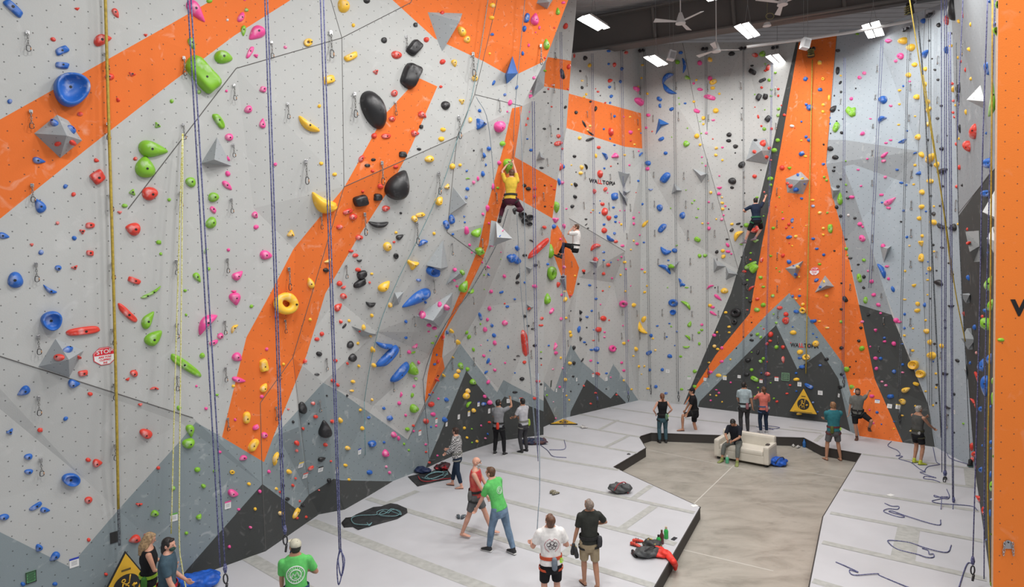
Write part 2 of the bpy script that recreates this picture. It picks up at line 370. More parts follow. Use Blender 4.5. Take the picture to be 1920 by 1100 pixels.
bm = bmesh.new(); bv = [bm.verts.new((v[0], v[1], MAT)) for v in qv]
for f in fs: 
    g = bm.faces.new([bv[i] for i in f])
bmesh.ops.recalc_face_normals(bm, faces=bm.faces)
for f in bm.faces:
    if f.normal.z < 0: f.normal_flip()
be = [e for e in bm.edges if e.is_boundary]
r = bmesh.ops.extrude_edge_only(bm, edges=be)
for v in [g for g in r['geom'] if isinstance(g, bmesh.types.BMVert)]: v.co.z = 0.0
for f in bm.faces:
    if abs(f.normal.z) < .5: f.material_index = 1
mo = bmobj('floor_matting', bm, [mat_m, mat('mat_side', (.045, .04, .037), .7)]); mo['kind'] = 'structure'
# black binding along the rim, velcro seam tapes
bm = bmesh.new()
for a, b in zip(hole, hole[1:]):
    cyl(bm, a+Vector((0, 0, -.012)), b+Vector((0, 0, -.012)), .017, 6)
bmobj('mat_binding', bm, mat('mat_side', (0, 0, 0)), mo)
SEAMS = [((582,977),(889,1094),.30),((889,1094),(1010,1140),.30),((460,1040),(600,1120),.30),((690,934),(1226,1098),.2),((905,927),(1267,1020),.2),((850,863),(1302,961),.17),((960,848),(1160,881),.16),((1010,817),(1195,849),.15),((1075,798),(1200,819),.14),((1075,774),(1240,804),.14),((1130,762),(1300,786),.12),((1300,786),(1540,812),.12),((1480,800),(1600,815),.1),
 ((1617,851),(1830,879),.15),((1604,882),(1829,914),.15),((1581,918),(1836,958),.17),((1557,961),(1842,1014),.18),((1542,1016),(1850,1086),.2),((1524,1088),(1600,1110),.2),
 ((1186,935),(1221,910),.16),((1164,992),(1227,948),.2),((1054,1041),(1090,1014),.2),((1122,806),(1159,787),.14),((1135,838),(1178,817),.14),((720,946),(783,920),.2),((1529,827),(1543,814),.14),((1704,990),(1692,1050),.42),((1823,880),(1828,912),.4)]
tape = mat('seam_tape', (.40, .405, .385), .8, noise=.1, scale=9)
bm = bmesh.new()
for si, (a, b, wd) in enumerate(SEAMS):
    A, B = fl(*a), fl(*b); d = (B-A); n = Vector((-d.y, d.x, 0)).normalized()*wd/2
    q = [A+n, A-n, B-n, B+n]
    hi = [bm.verts.new(v+Vector((0, 0, .003+.0005*(si % 6)))) for v in q]; bm.faces.new(hi)
for f in bm.faces:
    f.normal_update()
    if f.normal.z < 0: f.normal_flip()
bmobj('seam_tape', bm, tape, mo)
bm = bmesh.new()
for (a, b, wd) in [((1210,842),(1400,880),.035),((1376,872),(1300,945),.03),((1450,875),(1590,897),.03),((1280,1030),(1450,1070),.03)]:
    A, B = fl(*a, 0), fl(*b, 0); d = B-A; n = Vector((-d.y, d.x, 0)).normalized()*wd/2
    bm.faces.new([bm.verts.new(v+Vector((0, 0, .002))) for v in (A+n, A-n, B-n, B+n)])
bmesh.ops.recalc_face_normals(bm, faces=bm.faces)
bmobj('slab_joint', bm, mat('slab_joint', (.55, .53, .48), .7), fo)

# ---------------------------------------------------------------- ceiling
CZ = CAMZ+10.3
ce = pyobj('ceiling', [(-14, -2, CZ), (22, -2, CZ), (22, 36, CZ), (-14, 36, CZ)], [(3, 2, 1, 0)], mat('deck', (.50, .47, .46), .8, noise=.05, scale=2)); ce['kind'] = 'structure'
bm = bmesh.new()
for k in range(46):
    box(bm, (4, 14+k*.45, CZ-.008), (36, .2, .016))
bmobj('deck_rib', bm, mat('deck', (0, 0, 0)), ce)
dark = mat('dark_steel', (.105, .095, .088), .6, noise=.06, scale=1)
def beam(name, a, b, h, t, up, m):
    d = (b-a).normalized(); n = Vector((-d.y, d.x, 0)).normalized()*t; z = Vector((0, 0, 1))*h
    vs = [a, b, b+n, a+n, a+z, b+z, b+n+z, a+n+z]
    o = pyobj(name, vs, [(0,1,2,3),(4,7,6,5),(0,4,5,1),(1,5,6,2),(2,6,7,3),(3,7,4,0)], m); return o
b0, b1 = at(1070, 98, 26.2), at(1720, 2, 21.35)
dd = (b1-b0); b0 -= dd.normalized()*2; b1 += dd.normalized()*5
gb = beam('trim_1', b0, b1, 1.36, .25, 0, dark); gb['kind'] = 'structure'
bm = bmesh.new(); dn = dd.normalized(); fr = Vector((dn.y, -dn.x, 0))
for z0 in (.03, 1.3):
    for s in (-1,):
        c = (b0+b1)/2+Vector((0, 0, z0)); box(bm, c+fr*.05-fr*.17, ((b1-b0).length, .62, .06), Matrix.Rotation(atan2(dn.y, dn.x), 3, 'Z'))
bmobj('flange', bm, mat('flange', (.14, .13, .12), .6), gb)
bm = bmesh.new()
for px, py in ((1210, 75), (1375, 50), (1580, 20)):
    p = at(px, py, 22.9); 
    t = (Vector((p.x, p.y, 0))-Vector((b0.x, b0.y, 0))).dot(dn); q = b0+dn*t+fr*.07
    cyl(bm, q+Vector((0, 0, .04)), q+Vector((-.1, 0, 1.3)), .07, 8)
bmobj('stiffener', bm, mat('flange', (0, 0, 0)), gb)
# second darker beam nearer the camera at the top of the picture
c0, c1 = at(1075, 8, 19.0), at(1140, -2, 18.4)
# thin pipe running along the back ceiling
bm = bmesh.new(); P = [at(1400, 88, 22.5), at(1510, 73, 22.0), at(1600, 60, 21.6), at(1712, 38, 20.8)]
tube(bm, P, .05, 8); tag(bmobj('ceiling_pipe', bm, mat('white_paint', (.62, .61, .60), .5)), 'thin white pipe slung under the ceiling, running across above the orange tower', 'pipe')
# ---------------------------------------------------------------- labels: which one, told by what it is near
LM = [("the lower left grey pyramid", 114, 672), ("the STOP sign on the left wall", 197, 667), ("the huge blue bowl hold", 132, 168), ("the top left grey pyramid", 110, 255), ("the huge green slab hold", 380, 141),
 ("the twin big green holds", 279, 295), ("the small left-wall pyramid", 405, 290), ("the big yellow donut hold", 531, 567), ("the yellow crescent beside the orange band", 607, 379), ("the big black kidney hold", 699, 205),
 ("the black slab on the orange band's tip", 769, 142), ("the top orange patch's wedge", 835, 55), ("the big black oval hold", 745, 345), ("the grey volume with the blue disc", 822, 480), ("the long blue slug hold", 780, 560),
 ("the trio of blue crescents", 725, 660), ("the pink left-wall crescent", 387, 606), ("the long green slug hold", 347, 685), ("the blue dish hold on the far left", 96, 600), ("the foot of the wide orange band", 492, 850), ("the two black teardrops", 600, 790),
 ("the yellow belay gate bottom left", 224, 1065), ("the climber in yellow", 958, 355), ("the climber in white", 1075, 455), ("the climber in navy", 1418, 410), ("the cluster of black cups", 984, 408), ("the long red rail", 1008, 463),
 ("the tall red rail", 983, 642), ("the wall lettering above the red holds", 1133, 341), ("the blue double crescent near the lamps", 1252, 158), ("the blue arrow hold on orange", 1238, 236), ("the grey pyramid beside the charcoal stripe", 1424, 285),
 ("the faceted volume on the orange tower", 1494, 343), ("the small STOP sign", 1527, 508), ("the back wall's yellow gate", 1507, 752), ("the black ring hold on charcoal", 1380, 587), ("the wall lettering on the grey peak", 1508, 647),
 ("the peak of the grey mountain", 1480, 560), ("the big yellow sausage hold", 1203, 612), ("the pink ring hold low on the wall", 1147, 653), ("the blue ring holds", 1263, 575), ("the rope bundle at right", 1775, 560), ("the two big yellow discs", 1720, 693), ("the long blue crescent at right", 1654, 507),
 ("the large red boulder holds at right", 1825, 258), ("the dark wall's pale pyramid", 1817, 455), ("the big blue balls beside the pillar", 1848, 705), ("the black teardrop up right", 1788, 20), ("the top of the orange tower", 1530, 110), ("the row of yellow holds at right", 1738, 200),
 ("the orange rectangle on the back wall", 1160, 230), ("the prow's orange foot", 812, 720), ("the woman in plaid", 862, 850), ("the green gecko-shaped hold at prow's edge", 1034, 510), ("the man with raised arm", 935, 780), ("the far corner peaks", 1080, 690), ("the top right corner of the hall", 1760, 60), ("the foot of the dark side wall", 1840, 930), ("the left belay rope's knot", 640, 1040)]
PENDING = []
def want(o, px, py, head, cat, group=None):
    """label waits until all are known, so that each can be told apart"""
    PENDING.append((o, px, py, head)); o['category'] = cat
    if group: o['group'] = group
def DIRW(dx, dy):
    a = degrees(atan2(dy, dx)) % 360
    return ['right of', 'lower right of', 'below', 'lower left of', 'left of', 'upper left of', 'above', 'upper right of'][int((a+22.5)//45) % 8]
NTH = ['', 'second nearest ', 'third nearest ', 'fourth nearest ', 'fifth nearest ', 'sixth nearest ', 'seventh nearest ', 'eighth nearest ', 'ninth nearest ', 'tenth nearest ']
def settle():
    rows = {}
    for o, px, py, head in PENDING:
        c = sorted(LM, key=lambda l: (l[1]-px)**2+(l[2]-py)**2)
        l = c[0]
        if len(head.split())+len(l[0].split()) > 11: head = head.replace(' faceted', '').replace(' bolted', '').replace(' with four faces', '').replace(' with dark underside', '').replace(' with pale top', '').replace(' beside the lower seam', '').replace(' volume with', ' volume,')
        if hypot(l[1]-px, l[2]-py) < 14 and len(c) > 1: l = c[1]
        k = (head, DIRW(px-l[1], py-l[2]), l[0])
        rows.setdefault(k, []).append((hypot(l[1]-px, l[2]-py), o))
    for (head, d, l), lst in rows.items():
        lst.sort(key=lambda t: t[0])
        for i, (dd, o) in enumerate(lst):
            pre = '' if len(lst) == 1 else ('nearest ' if i == 0 else NTH[min(i, 9)])
            o['label'] = f"{pre}{head}, {d} {l}"

# ---------------------------------------------------------------- grips
HC = {'r': ((.72, .055, .035), 'red'), 'b': ((.02, .13, .50), 'blue'), 'g': ((.22, .50, .03), 'green'), 'y': ((.93, .55, .045), 'yellow'), 'p': ((.85, .085, .33), 'pink'),
      'k': ((.018, .018, .02), 'black'), 'w': ((.75, .68, .66), 'white')}
HM = {k: mat('grip_'+v[1], v[0], .42, col2=tuple(c+(.8-c)*.55 for c in v[0]) if k != 'k' else (.12, .12, .125), wear=(.55, .74), scale=5, bump=.12) for k, v in HC.items()}
BOLT = mat('bolt_dark', (.02, .02, .02), .5)
SHN = {'o': 'rounded', 's': 'blocky', 't': 'wedge-shaped', 'f': 'teardrop', 'e': 'long', 'n': 'crescent', 'u': 'ring-shaped', 'd': 'bowl-shaped', 'c': 'cup-shaped'}
def grip_mesh(sh, e1, e2, n, D, nr, ns, rnd):
    """a grip standing on the wall: e1,e2 half axes along the wall, n out of it"""
    vs, fs = [], []
    ph = [rnd.uniform(0, 6.28) for _ in range(4)]; nz = rnd.uniform(.04, .10)
    if sh == 'u':
        N1, N2 = ns, 8; tr = .36
        for i in range(N1):
            a = 2*pi*i/N1; w_ = 1+.10*sin(2*a+ph[0])+.05*sin(3*a+ph[1])
            for j in range(N2):
                b = 2*pi*j/N2; r = (1-tr)+tr*cos(b)*w_; 
                vs.append(e1*(r*cos(a))+e2*(r*sin(a))+n*(D*(.55+.45*sin(b))*(.9+.15*sin(a+ph[2]))-.01))
        for i in range(N1):
            for j in range(N2): fs.append((i*N2+j, i*N2+(j+1) % N2, ((i+1) % N1)*N2+(j+1) % N2, ((i+1) % N1)*N2+j))
        return vs, fs, e1*.64+n*D*1.0
    def rho(a):
        c, s = cos(a), sin(a)
        if sh == 's': p = 5; r = (abs(c)**p+abs(s)**p)**(-1/p)*.93
        elif sh == 'e': p = 3; r = (abs(c)**p+abs(s)**p)**(-1/p)
        elif sh == 't':
            m = (a-pi/2) % (2*pi/3)-pi/3; r = .62/max(.35, cos(m))*.95; r = min(r, 1.12)
        elif sh == 'n': p = 2.6; r = (abs(c)**p+abs(s)**p)**(-1/p)
        else: r = 1
        return r*(1+nz*sin(2*a+ph[0])*(.5 if sh in 'sdc' else 1)+nz*.6*sin(3*a+ph[1]))
    prof = [(1.0, -.06), (1.0, .12)] if sh != 't' else [(1.0, -.06), (.98, .05)]
    for i in range(1, nr+1):
        t = i/nr; r = 1-t
        if sh == 's': h = (1-r**6)**.5*.96+.04*t
        elif sh in 'ec': h = (1-r**4)**.5
        elif sh == 'd': h = min(1, (1-r)*4.2) if r > .78 else .92-.55*sqrt(max(0, 1-(r/.78)**2))
        elif sh == 't': h = .15+.85*(1-r)**.8
        else: h = (1-r**2.6)**.6
        prof.append((r, max(.12, h)))
    if sh == 'd': prof = [(1, -.05), (1.02, .3), (1.0, .7), (.94, .95), (.86, 1.0), (.78, .93), (.68, .68), (.5, .48), (.25, .4), (0, .38)]
    if sh == 'c': prof = [(.9, -.05), (1.0, .6), (1.0, .95), (.9, 1.0), (.74, .97), (.7, .6), (.6, .35), (.3, .3), (0, .3)]
    pk = (.18*sin(ph[2]), .18*sin(ph[3]))
    if sh == 't': pk = (0, -.12)
    if sh == 'f': pk = (-.22, .05)
    for (r, h) in prof[:-1]:
        for j in range(ns):
            a = 2*pi*j/ns; q = r*rho(a); x, y = q*cos(a), q*sin(a)
            if sh == 'f': y *= (1-.38*x)*(1 if x < 0 else 1-.15*x); 
            if sh == 'n': y = y*.62*(1-.35*x*x)+.62*x*x-.30
            hh = h*(1+nz*1.2*sin(3*x+ph[1])*cos(2.5*y+ph[0])) 
            if sh == 'f': hh *= 1-.28*x
            if sh == 'e' and h > .5: hh *= 1-.10*exp(-(y*3.5)**2)
            k = (1-r); vs.append(e1*(x+pk[0]*k)+e2*(y+pk[1]*k)+n*(hh*D))
    m = len(prof)-1
    for i in range(m-1):
        for j in range(ns): fs.append((i*ns+j, i*ns+(j+1) % ns, (i+1)*ns+(j+1) % ns, (i+1)*ns+j))
    yc = -.30 if sh == 'n' else 0
    top = e1*pk[0]+e2*(pk[1]+yc)+n*(prof[-1][1]*D*(.9 if sh == 'e' else 1))
    lastr = vs[(m-1)*ns:m*ns]; top = sum(lastr, Vector())/ns; vs.append(top); fs += [((m-1)*ns+j, (m-1)*ns+(j+1) % ns, len(vs)-1) for j in range(ns)]
    return vs, fs, top
def axes(px, py, L, W, A, h):
    """half axes on the wall that show the asked picture size, without extreme stretch"""
    loc, n, d, wi = h; s = (loc-CP).dot(FW)/F_PX
    def onp(x, y):
        r = ray(x, y); den = r.dot(n)
        if abs(den) < .12: den = -.12
        return CP+r*((loc-CP).dot(n)/den)
    ca, sa = cos(radians(A)), sin(radians(A)); out = []
    for (dx, dy, l) in ((ca, sa, L), (-sa, ca, W)):
        e = (onp(px+dx, py+dy)-onp(px-dx, py-dy))/2; mag = min(e.length/s, 1.55)*s
        out.append(e.normalized()*mag*l/2)
    return out[0], out[1], s
HOLDS = [((0,0),'b100,62,190,62s42 r578,66,55,30t r868,100,80,45f55 r398,295,45,32o30 b465,378,105,62s-25 b467,490,110,50s8 b530,672,262,250d40 b73,760,42,36 r770,297,130,85f-10 r1092,263,40,32t r822,575,70,50 r990,557,65,38t20 r885,750,50,40t40 r600,855,45,35 g1180,940,65,45t40 b408,922,60,50 b533,972,80,35e50 r435,1078,50,35 r540,1066,50,40'),
 ((320,0),'p190,85,190,85f50 g290,8,45,35 p555,0,22,14 g568,76,32,30 w425,150,22,22 p527,130,78,48o-70 g545,232,80,38f90 p642,250,130,98f140 g160,330,105,45f70 g398,430,145,92f15 g240,560,320,165s48 g212,690,34,30 g8,758,30,36 p595,392,95,35e-65 p640,418,48,40t p860,355,28,26 y1028,320,65,60u p418,682,20,22 p692,670,50,45s20 y1185,597,90,66s-15 y1115,795,28,28 p582,820,62,55 p688,925,75,45f-80 y1035,935,200,85n215 g360,908,125,55e60 p438,1028,60,58'),
 ((640,0),'y15,45,90,100 k190,8,50,40 y90,190,28,30 k320,302,45,45 y72,425,110,55s-25 r413,412,75,62 r258,540,55,45t-15 k545,360,125,95s-50 k515,568,190,135s-65 k555,187,34,36s r637,298,40,42 r758,464,42,42 y846,475,55,42f70 y903,237,80,58o50 y942,296,55,50 y1133,40,50,38 y1127,133,40,34 b1131,258,28,26 r757,100,50,30t y1112,402,20,20 y1000,587,45,45 b1142,620,40,18e-65 b1227,710,26,22 b1036,830,26,26 y965,900,30,42 b1042,930,105,90t30 p1188,945,100,72f-40 p1265,770,50,30o-70 p1245,836,16,16 r397,700,50,52 r746,650,24,24 y903,760,50,52t k780,790,68,64 r380,890,45,45 r608,862,70,45f40 y763,972,42,34 y750,1042,50,36 k598,950,32,32s r553,1000,62,45f k240,822,300,168o63 r245,1018,42,44 r335,1020,70,36e g1208,1078,45,40'),
 ((0,275),'b292,105,95,48f10 b490,297,36,32 r724,103,45,28f15 r733,226,110,100s-35 r1015,90,36,28 g1087,150,158,148f-80 g1148,20,210,120f10 r551,357,36,34 b297,440,115,75f230 g993,342,60,60t-40 g935,442,45,32 r1122,350,125,95o10 r898,492,48,34t g1268,397,28,28 r431,572,28,28 r675,590,68,45e r618,636,50,48t b557,685,36,36 r995,615,118,90f200 b28,668,90,45f10 r238,734,38,34t b308,792,42,38 r675,797,60,42s5 g1190,716,40,34s g1206,803,24,26 b436,908,50,42 r560,905,60,38t-20 b115,1000,128,110 r1006,1003,105,45s20 b375,1072,112,52n205 g1140,1090,150,38n150'),
 ((320,275),'g150,265,80,72 g320,378,78,75 p430,92,50,38t60 p428,202,42,40 p425,292,100,40f40 p318,472,60,34e45 g302,570,80,85 p785,132,28,28 y1129,125,34,26 y1230,207,34,30 y1150,418,215,165n203 y902,652,68,66t180 p633,513,55,42f50 p640,602,42,34 p716,812,98,64f10 p433,773,26,26 g262,780,45,30n-60 g284,916,28,28 g200,980,85,45f60 p503,963,85,60f-40 p475,1085,55,30t g108,1078,26,24 y1178,858,65,34t-30 k1163,925,42,36 r1265,602,50,35 y1048,1020,78,55f-110 r1265,1025,45,42'),
 ((640,275),'r150,90,58,38o-60 k240,97,36,25 k195,140,45,26s k460,58,62,46s k583,18,34,22 r234,182,28,24 r408,150,40,28 r292,298,45,40 y660,92,68,52 y832,147,44,44 y890,137,24,26 k425,283,228,165f-60 r160,335,22,22 k143,405,112,88s-15 k272,378,66,55s r336,462,65,42f-5 r48,485,80,32e-20 r88,525,65,45 k278,577,142,72n180 k446,497,20,18 y793,300,50,45t-40 y732,403,68,55f-50 y592,510,70,30e-15 y547,540,50,42o80 y410,643,22,22 k438,675,58,38f-30 r395,714,22,18 y343,748,62,66 b610,720,78,50n-25 b785,585,66,40e70 b825,545,72,38e80 y695,650,24,24 r133,680,52,42 r72,782,38,24 r105,815,45,32 k135,852,40,28n180 k407,818,38,46u r125,922,45,32 k152,958,78,55e-20 k138,1022,98,54e-25 y228,952,24,18 r212,1018,20,18 y533,882,98,88t12 y322,1043,98,62f-40 r18,1055,60,30t-20 b580,1000,38,22 b678,925,82,78d b1105,15,30,36 b1068,65,38,28o80 k993,28,14,14 b1083,135,14,22 b1060,203,28,40 b940,180,18,18 g948,238,34,14n p992,268,24,28 p1024,238,36,16e90 b945,316,32,26 b936,380,22,24 p1183,120,28,34 p1137,298,44,20e-80 g1173,308,22,20 p1095,462,55,26f90 p1062,505,22,24 g1245,145,110,60f95 b922,523,16,14 b926,566,16,16 b836,655,20,18 p938,628,64,30e-85 p1107,573,16,20 g1015,640,85,50f-45 p962,735,22,20 p978,793,14,14 g1033,780,58,54s-20 p1120,735,34,30 p1208,632,30,24 b1186,672,24,26 p1097,900,32,30 p1195,790,12,14 g1195,842,20,12 p1055,865,16,22 g1068,960,16,18 b1100,957,26,26 p1222,970,26,28 g1070,1068,12,14 p1123,1085,28,28 g970,1080,52,35f-40 g905,942,34,42 p852,922,28,32 p845,998,38,26 p867,1045,22,18 g915,1045,100,50f-55 b1268,835,60,50s60 b1200,1090,36,16e-20'),
 ((0,550),'b383,200,158,136d r625,280,248,60e-8 r955,148,185,52e40 g1095,15,95,32n150 g1110,195,135,76f-55 g1155,330,160,88f-40 b508,425,68,48 r445,480,80,52 r588,478,38,30o90 r622,597,78,45s-10 b555,675,90,60f r1005,598,56,54 r958,643,46,30t-20 b178,733,108,60f155 r1158,714,72,30n r676,753,38,32 r1052,833,48,32t b75,1037,68,50t-30 b492,938,40,30o-25 r300,1023,42,34s r1095,1050,95,72o10'),
 ((320,550),'p483,40,95,80f80 g605,96,30,26 g116,160,20,22 p270,222,185,110n-45 y475,262,78,42n-55 p372,318,46,46 p322,368,65,34e-20 g236,466,42,44 p500,478,78,66f35 p720,417,26,26 y695,540,100,62s80 p785,175,18,20 y1045,195,24,24 g112,540,262,64e32 p193,694,20,18 p512,648,105,40f10 y470,693,26,24 g348,760,38,24t g62,857,38,36 p265,862,26,24 y846,530,22,26 y698,705,80,45f-60 p683,772,30,28 p483,946,22,22 y567,930,85,56e92 p637,1003,55,36s-30 p702,1062,50,45 g148,1028,92,62f80 y845,70,180,165u r1133,303,32,36 r1097,343,42,28 k1113,453,44,40 r1007,508,40,28o-60 k1097,606,38,20 r1236,503,34,26 r1215,653,32,30 r1250,685,26,28 k1170,765,16,14 r1067,823,32,28 r883,868,20,16 k985,853,92,68f-90 r1087,923,36,28 r1210,958,34,30 k1155,1015,125,92f-100 y1270,950,45,30o90 k918,962,22,22 k1036,975,14,14 r993,1013,24,24 r1255,100,70,45f-40 r1275,210,30,30'),
 ((640,550),'r15,20,50,42 k217,78,70,55n190 y365,86,34,36 y228,165,26,30 y57,204,22,24 b560,35,235,72f148 b630,66,20,22 p737,82,36,40 p782,103,50,46 p607,160,55,52 b483,210,24,24 k22,243,45,16e-50 r138,283,20,14 y165,255,45,28o90 y220,315,45,22e10 k65,383,58,45o-45 y124,373,22,24 b320,385,135,62n188 b345,468,222,62e-47 b437,585,178,58e-47 k80,480,66,46e-55 r45,524,20,22 y232,420,44,36o90 y242,537,40,34 y130,543,22,22 b483,330,26,20 p552,393,60,34t-35 p507,438,34,28 g540,441,34,14e-20 g530,558,95,68f-85 p578,516,30,20o90 p657,237,40,24 p697,258,38,24 p655,285,22,12 g711,320,16,12 b790,290,36,24o90 y820,278,50,40o80 r765,330,36,26o90 y868,363,42,44 g683,370,28,16 g558,640,28,26 p457,605,18,18 p543,694,20,24 y87,660,38,26 y78,728,36,18 k42,765,18,20 y228,795,20,22 g530,762,34,20e-80 p448,757,55,26t-80 p433,822,28,30 g547,862,66,64f b318,860,24,24 b360,932,45,34s-35 p482,912,20,22 y142,873,26,24 b205,930,28,20 y155,1010,34,32 p392,1058,46,42 p428,1085,36,20o90 g495,1017,36,30 r540,990,22,20 p540,1030,20,20 r672,830,45,42 r683,740,20,20 b657,757,26,30 r710,645,44,40 y760,612,34,40 k722,615,16,16 b700,530,26,20 r725,510,24,30 b716,460,20,14o90 y833,477,24,26 b787,796,34,32 p728,788,18,18 p688,905,42,30 r634,957,44,42 b773,945,42,40 p711,992,20,18 b672,1000,14,16 g895,545,60,36f55 y877,581,34,30 y860,618,44,42 g945,567,36,26o90 g988,665,50,42f30 y948,730,40,36 y936,767,52,50 g953,830,58,30n-50 p1075,772,28,28 b1068,828,36,30 p1112,817,38,38 y992,877,36,32 g1043,228,14,16 b1042,172,60,24e75 p1110,112,30,34 p1095,195,22,28 b1128,240,32,24o60 p1077,270,40,32o80 b1145,314,36,30o50 g940,292,42,32f30 g957,325,40,26o-60 p1149,370,30,34 b1097,350,12,12 p1047,387,12,12 b1114,428,12,12 g990,420,32,22o80 p1068,466,26,22 b1100,505,44,20e-65 p1118,528,16,14 b1085,590,38,22n-40 p1151,573,28,22 r1225,75,16,12 b1245,97,28,20 p1225,220,42,42 b1250,400,28,16o80 p1228,520,18,14 p1100,663,34,22o-60 y922,1008,22,24 y942,1080,20,20 g978,1015,14,14 p1048,990,16,16 b1097,1053,14,18 p1080,1085,18,16 r1110,965,26,18'),
 ((0,825),'b213,123,62,48o-20 b215,235,62,42o-10 r661,147,42,32 r730,170,78,55f b530,290,132,90d r663,448,62,52 b268,495,112,34e-33 b338,523,78,38f5 b30,575,78,48o-10 r665,746,28,32 b290,808,62,50f130 b408,872,88,55f145 r1043,482,62,34t g1156,550,64,48f150 r1008,742,88,62f160 r1095,712,34,28 b172,1078,38,32 b412,1077,42,28 r795,1005,28,26 r1187,207,32,26'),
 ((320,825),'g133,22,88,80 y618,35,100,60e-58 p540,133,58,40f150 p368,88,28,24 g200,220,46,40 g328,230,24,24 y460,238,40,34u p735,234,24,28 y782,135,105,44n-75 k828,115,36,30s y885,235,44,36 g246,343,36,34 y587,327,30,26 p470,398,82,55f10 p668,383,28,26 r936,286,20,20 r915,338,24,26 k836,337,34,28s y790,363,26,22o90 r820,388,22,22 k872,440,36,30s r967,456,20,18 k990,483,38,28s y938,545,92,30e-62 r948,583,24,22 r1016,575,24,22 y633,515,28,22o-70 y822,547,38,34s p510,518,28,20 g213,573,50,38f-60 p598,653,26,22 g118,696,28,26 p440,798,26,24 r945,20,40,38 r944,77,24,22 r1160,33,34,30 k1132,140,58,34f-15 r1202,156,18,16 r1050,208,54,24e-30 k1187,300,32,32s r1112,374,18,12 g20,360,34,32'),
 ((640,825),'b228,25,60,42e-20 y45,58,45,34 y30,187,32,24 p328,95,62,46f-85 b210,240,42,38 p336,198,20,22 p361,242,26,24 y57,295,24,22 g470,27,18,20 g505,74,18,18 p633,32,20,18 r635,88,18,16 r660,167,22,20 p720,115,18,14 y1017,8,24,22 b320,15,20,20 g980,17,14,14'),
 ((960,0),'b110,135,78,34e-80 p170,143,92,58f-80 b92,215,50,28o-80 g343,85,55,32f-90 p385,20,30,24 r317,208,18,14 p205,208,30,18o90 p177,243,12,12 g257,330,78,45f-90 p125,340,28,18o90 p218,413,28,12o90 r248,433,20,16 r402,196,48,38o-80 r465,418,32,14e90 g245,530,28,20o40 p165,583,26,24 k376,555,78,28e82 r425,500,40,30o-60 p137,685,24,18 p130,722,44,34 b35,655,34,18e-60 k245,690,22,14 r273,668,18,16 r300,637,18,14 r420,668,20,14 k271,773,12,12 r297,800,18,12 k400,803,28,20o-60 p127,838,20,14 r112,888,28,24 r100,935,26,24 k243,965,26,18 k347,966,18,16 r348,1020,34,28 r345,1075,64,34o-10 b115,1042,18,14 k296,1070,14,12 k547,436,36,34 y581,490,32,30 k512,533,20,18 y527,605,22,16 k525,657,24,24 y556,707,20,20 y540,727,22,18 k588,762,20,18 k480,843,28,26 k626,815,42,16e-80 b725,383,40,18 r855,395,34,26 b725,480,22,18 r766,486,36,26o80 b822,516,28,26 r733,605,36,28o-50 b730,652,26,24 b812,612,26,24 r627,666,10,10 r645,688,24,16 k662,717,10,10 b743,722,28,26 b736,770,22,18 r699,770,16,14 p930,668,55,30e50 p955,765,85,42e40 y980,488,26,18 y946,650,16,16 y1016,702,20,20 y971,585,18,16 b1105,742,42,30e40 b1110,793,34,20e80 p1022,863,34,26 b1197,818,40,24e-35 b768,872,22,22 b688,967,18,18 r738,990,58,36o80 p888,992,36,30 y885,876,20,16 b966,998,14,12 y950,970,14,14 p1007,957,22,20 y507,1035,30,28 b735,1040,14,16 b768,1088,22,12 y585,945,22,20 y566,975,18,18 b1120,1042,44,28e-25 y918,1083,20,18 g1240,465,40,34 b1265,395,34,24 b1165,583,105,58n-42 b1177,672,120,60n215 g1255,780,14,14 g1250,735,14,14 g1198,1027,10,10 k540,930,66,12e62 k590,1000,56,12e38 k583,1045,66,20e-20 p945,700,10,10 r890,1055,20,16 r1052,985,14,14 p838,875,16,12 b80,400,34,18e90'),
 ((1280,0),'k367,403,48,36 p128,472,40,36 y205,447,38,36s r543,413,46,34 g598,405,48,44o-40 p205,587,40,34 y228,615,54,38e-25 y225,660,34,28 k520,493,28,16 k523,538,64,38s28 g620,480,18,18 r640,508,50,28e-70 r620,530,24,18 g695,545,22,18 k598,602,62,28s-25 g648,600,26,24 y103,600,20,18 g35,583,52,28f20 b8,490,110,40n85 p83,625,20,20 p130,670,45,24 p203,730,92,34e15 y275,703,20,20 r592,656,24,20 g666,672,24,22 r717,668,22,20 k570,728,54,42s-60 k620,725,48,42s-80 g664,720,22,18 r717,718,20,20 k371,743,14,12 g541,708,14,12 b18,775,24,14 y84,762,22,20 y248,830,46,40 k445,811,14,12 p105,832,54,30s22 r542,803,12,10 g718,817,28,26 g715,865,28,26 r566,875,30,18o80 k640,890,52,44s-50 g616,823,12,12 r741,790,14,12 y155,885,32,30 g131,910,20,12 p228,900,30,18 y155,930,20,18 r590,945,18,18 g612,967,30,28 r666,965,24,22 y106,1020,40,38 p178,998,24,20 g140,1000,14,12 k348,1010,38,38 k345,1055,38,28 k445,1050,12,12 k396,1094,38,26 k546,1052,30,16 r602,1075,52,40 g713,1052,36,30 g30,1078,48,45f y131,1085,22,22 r763,862,26,22 b922,592,38,32s-50 b1030,672,38,28s y1027,470,36,34s y1052,592,26,26u b927,783,26,22 b952,806,50,42o-30 y1055,787,30,26 y1053,838,28,26 b891,912,18,16 w820,945,34,24 b926,1026,26,24 b948,1050,34,26 y890,1053,20,14 k1057,1083,18,16 y1098,732,46,20s90 k1164,380,34,26 k1163,530,62,28e-85 y1186,567,16,14 k1183,620,30,18o-60 k1188,690,20,20 k1132,815,62,38f-50 k1138,718,12,12 k1171,827,12,12 g1152,955,80,40e-60 k1155,908,12,12 k1110,1000,12,12 k1193,995,28,24 k1202,893,12,12 b1105,928,14,14 b1106,883,12,12 p1265,740,28,26 g1258,840,85,55s45 y1184,566,12,12 r226,1042,14,10 g36,960,12,12 r840,960,10,10'),
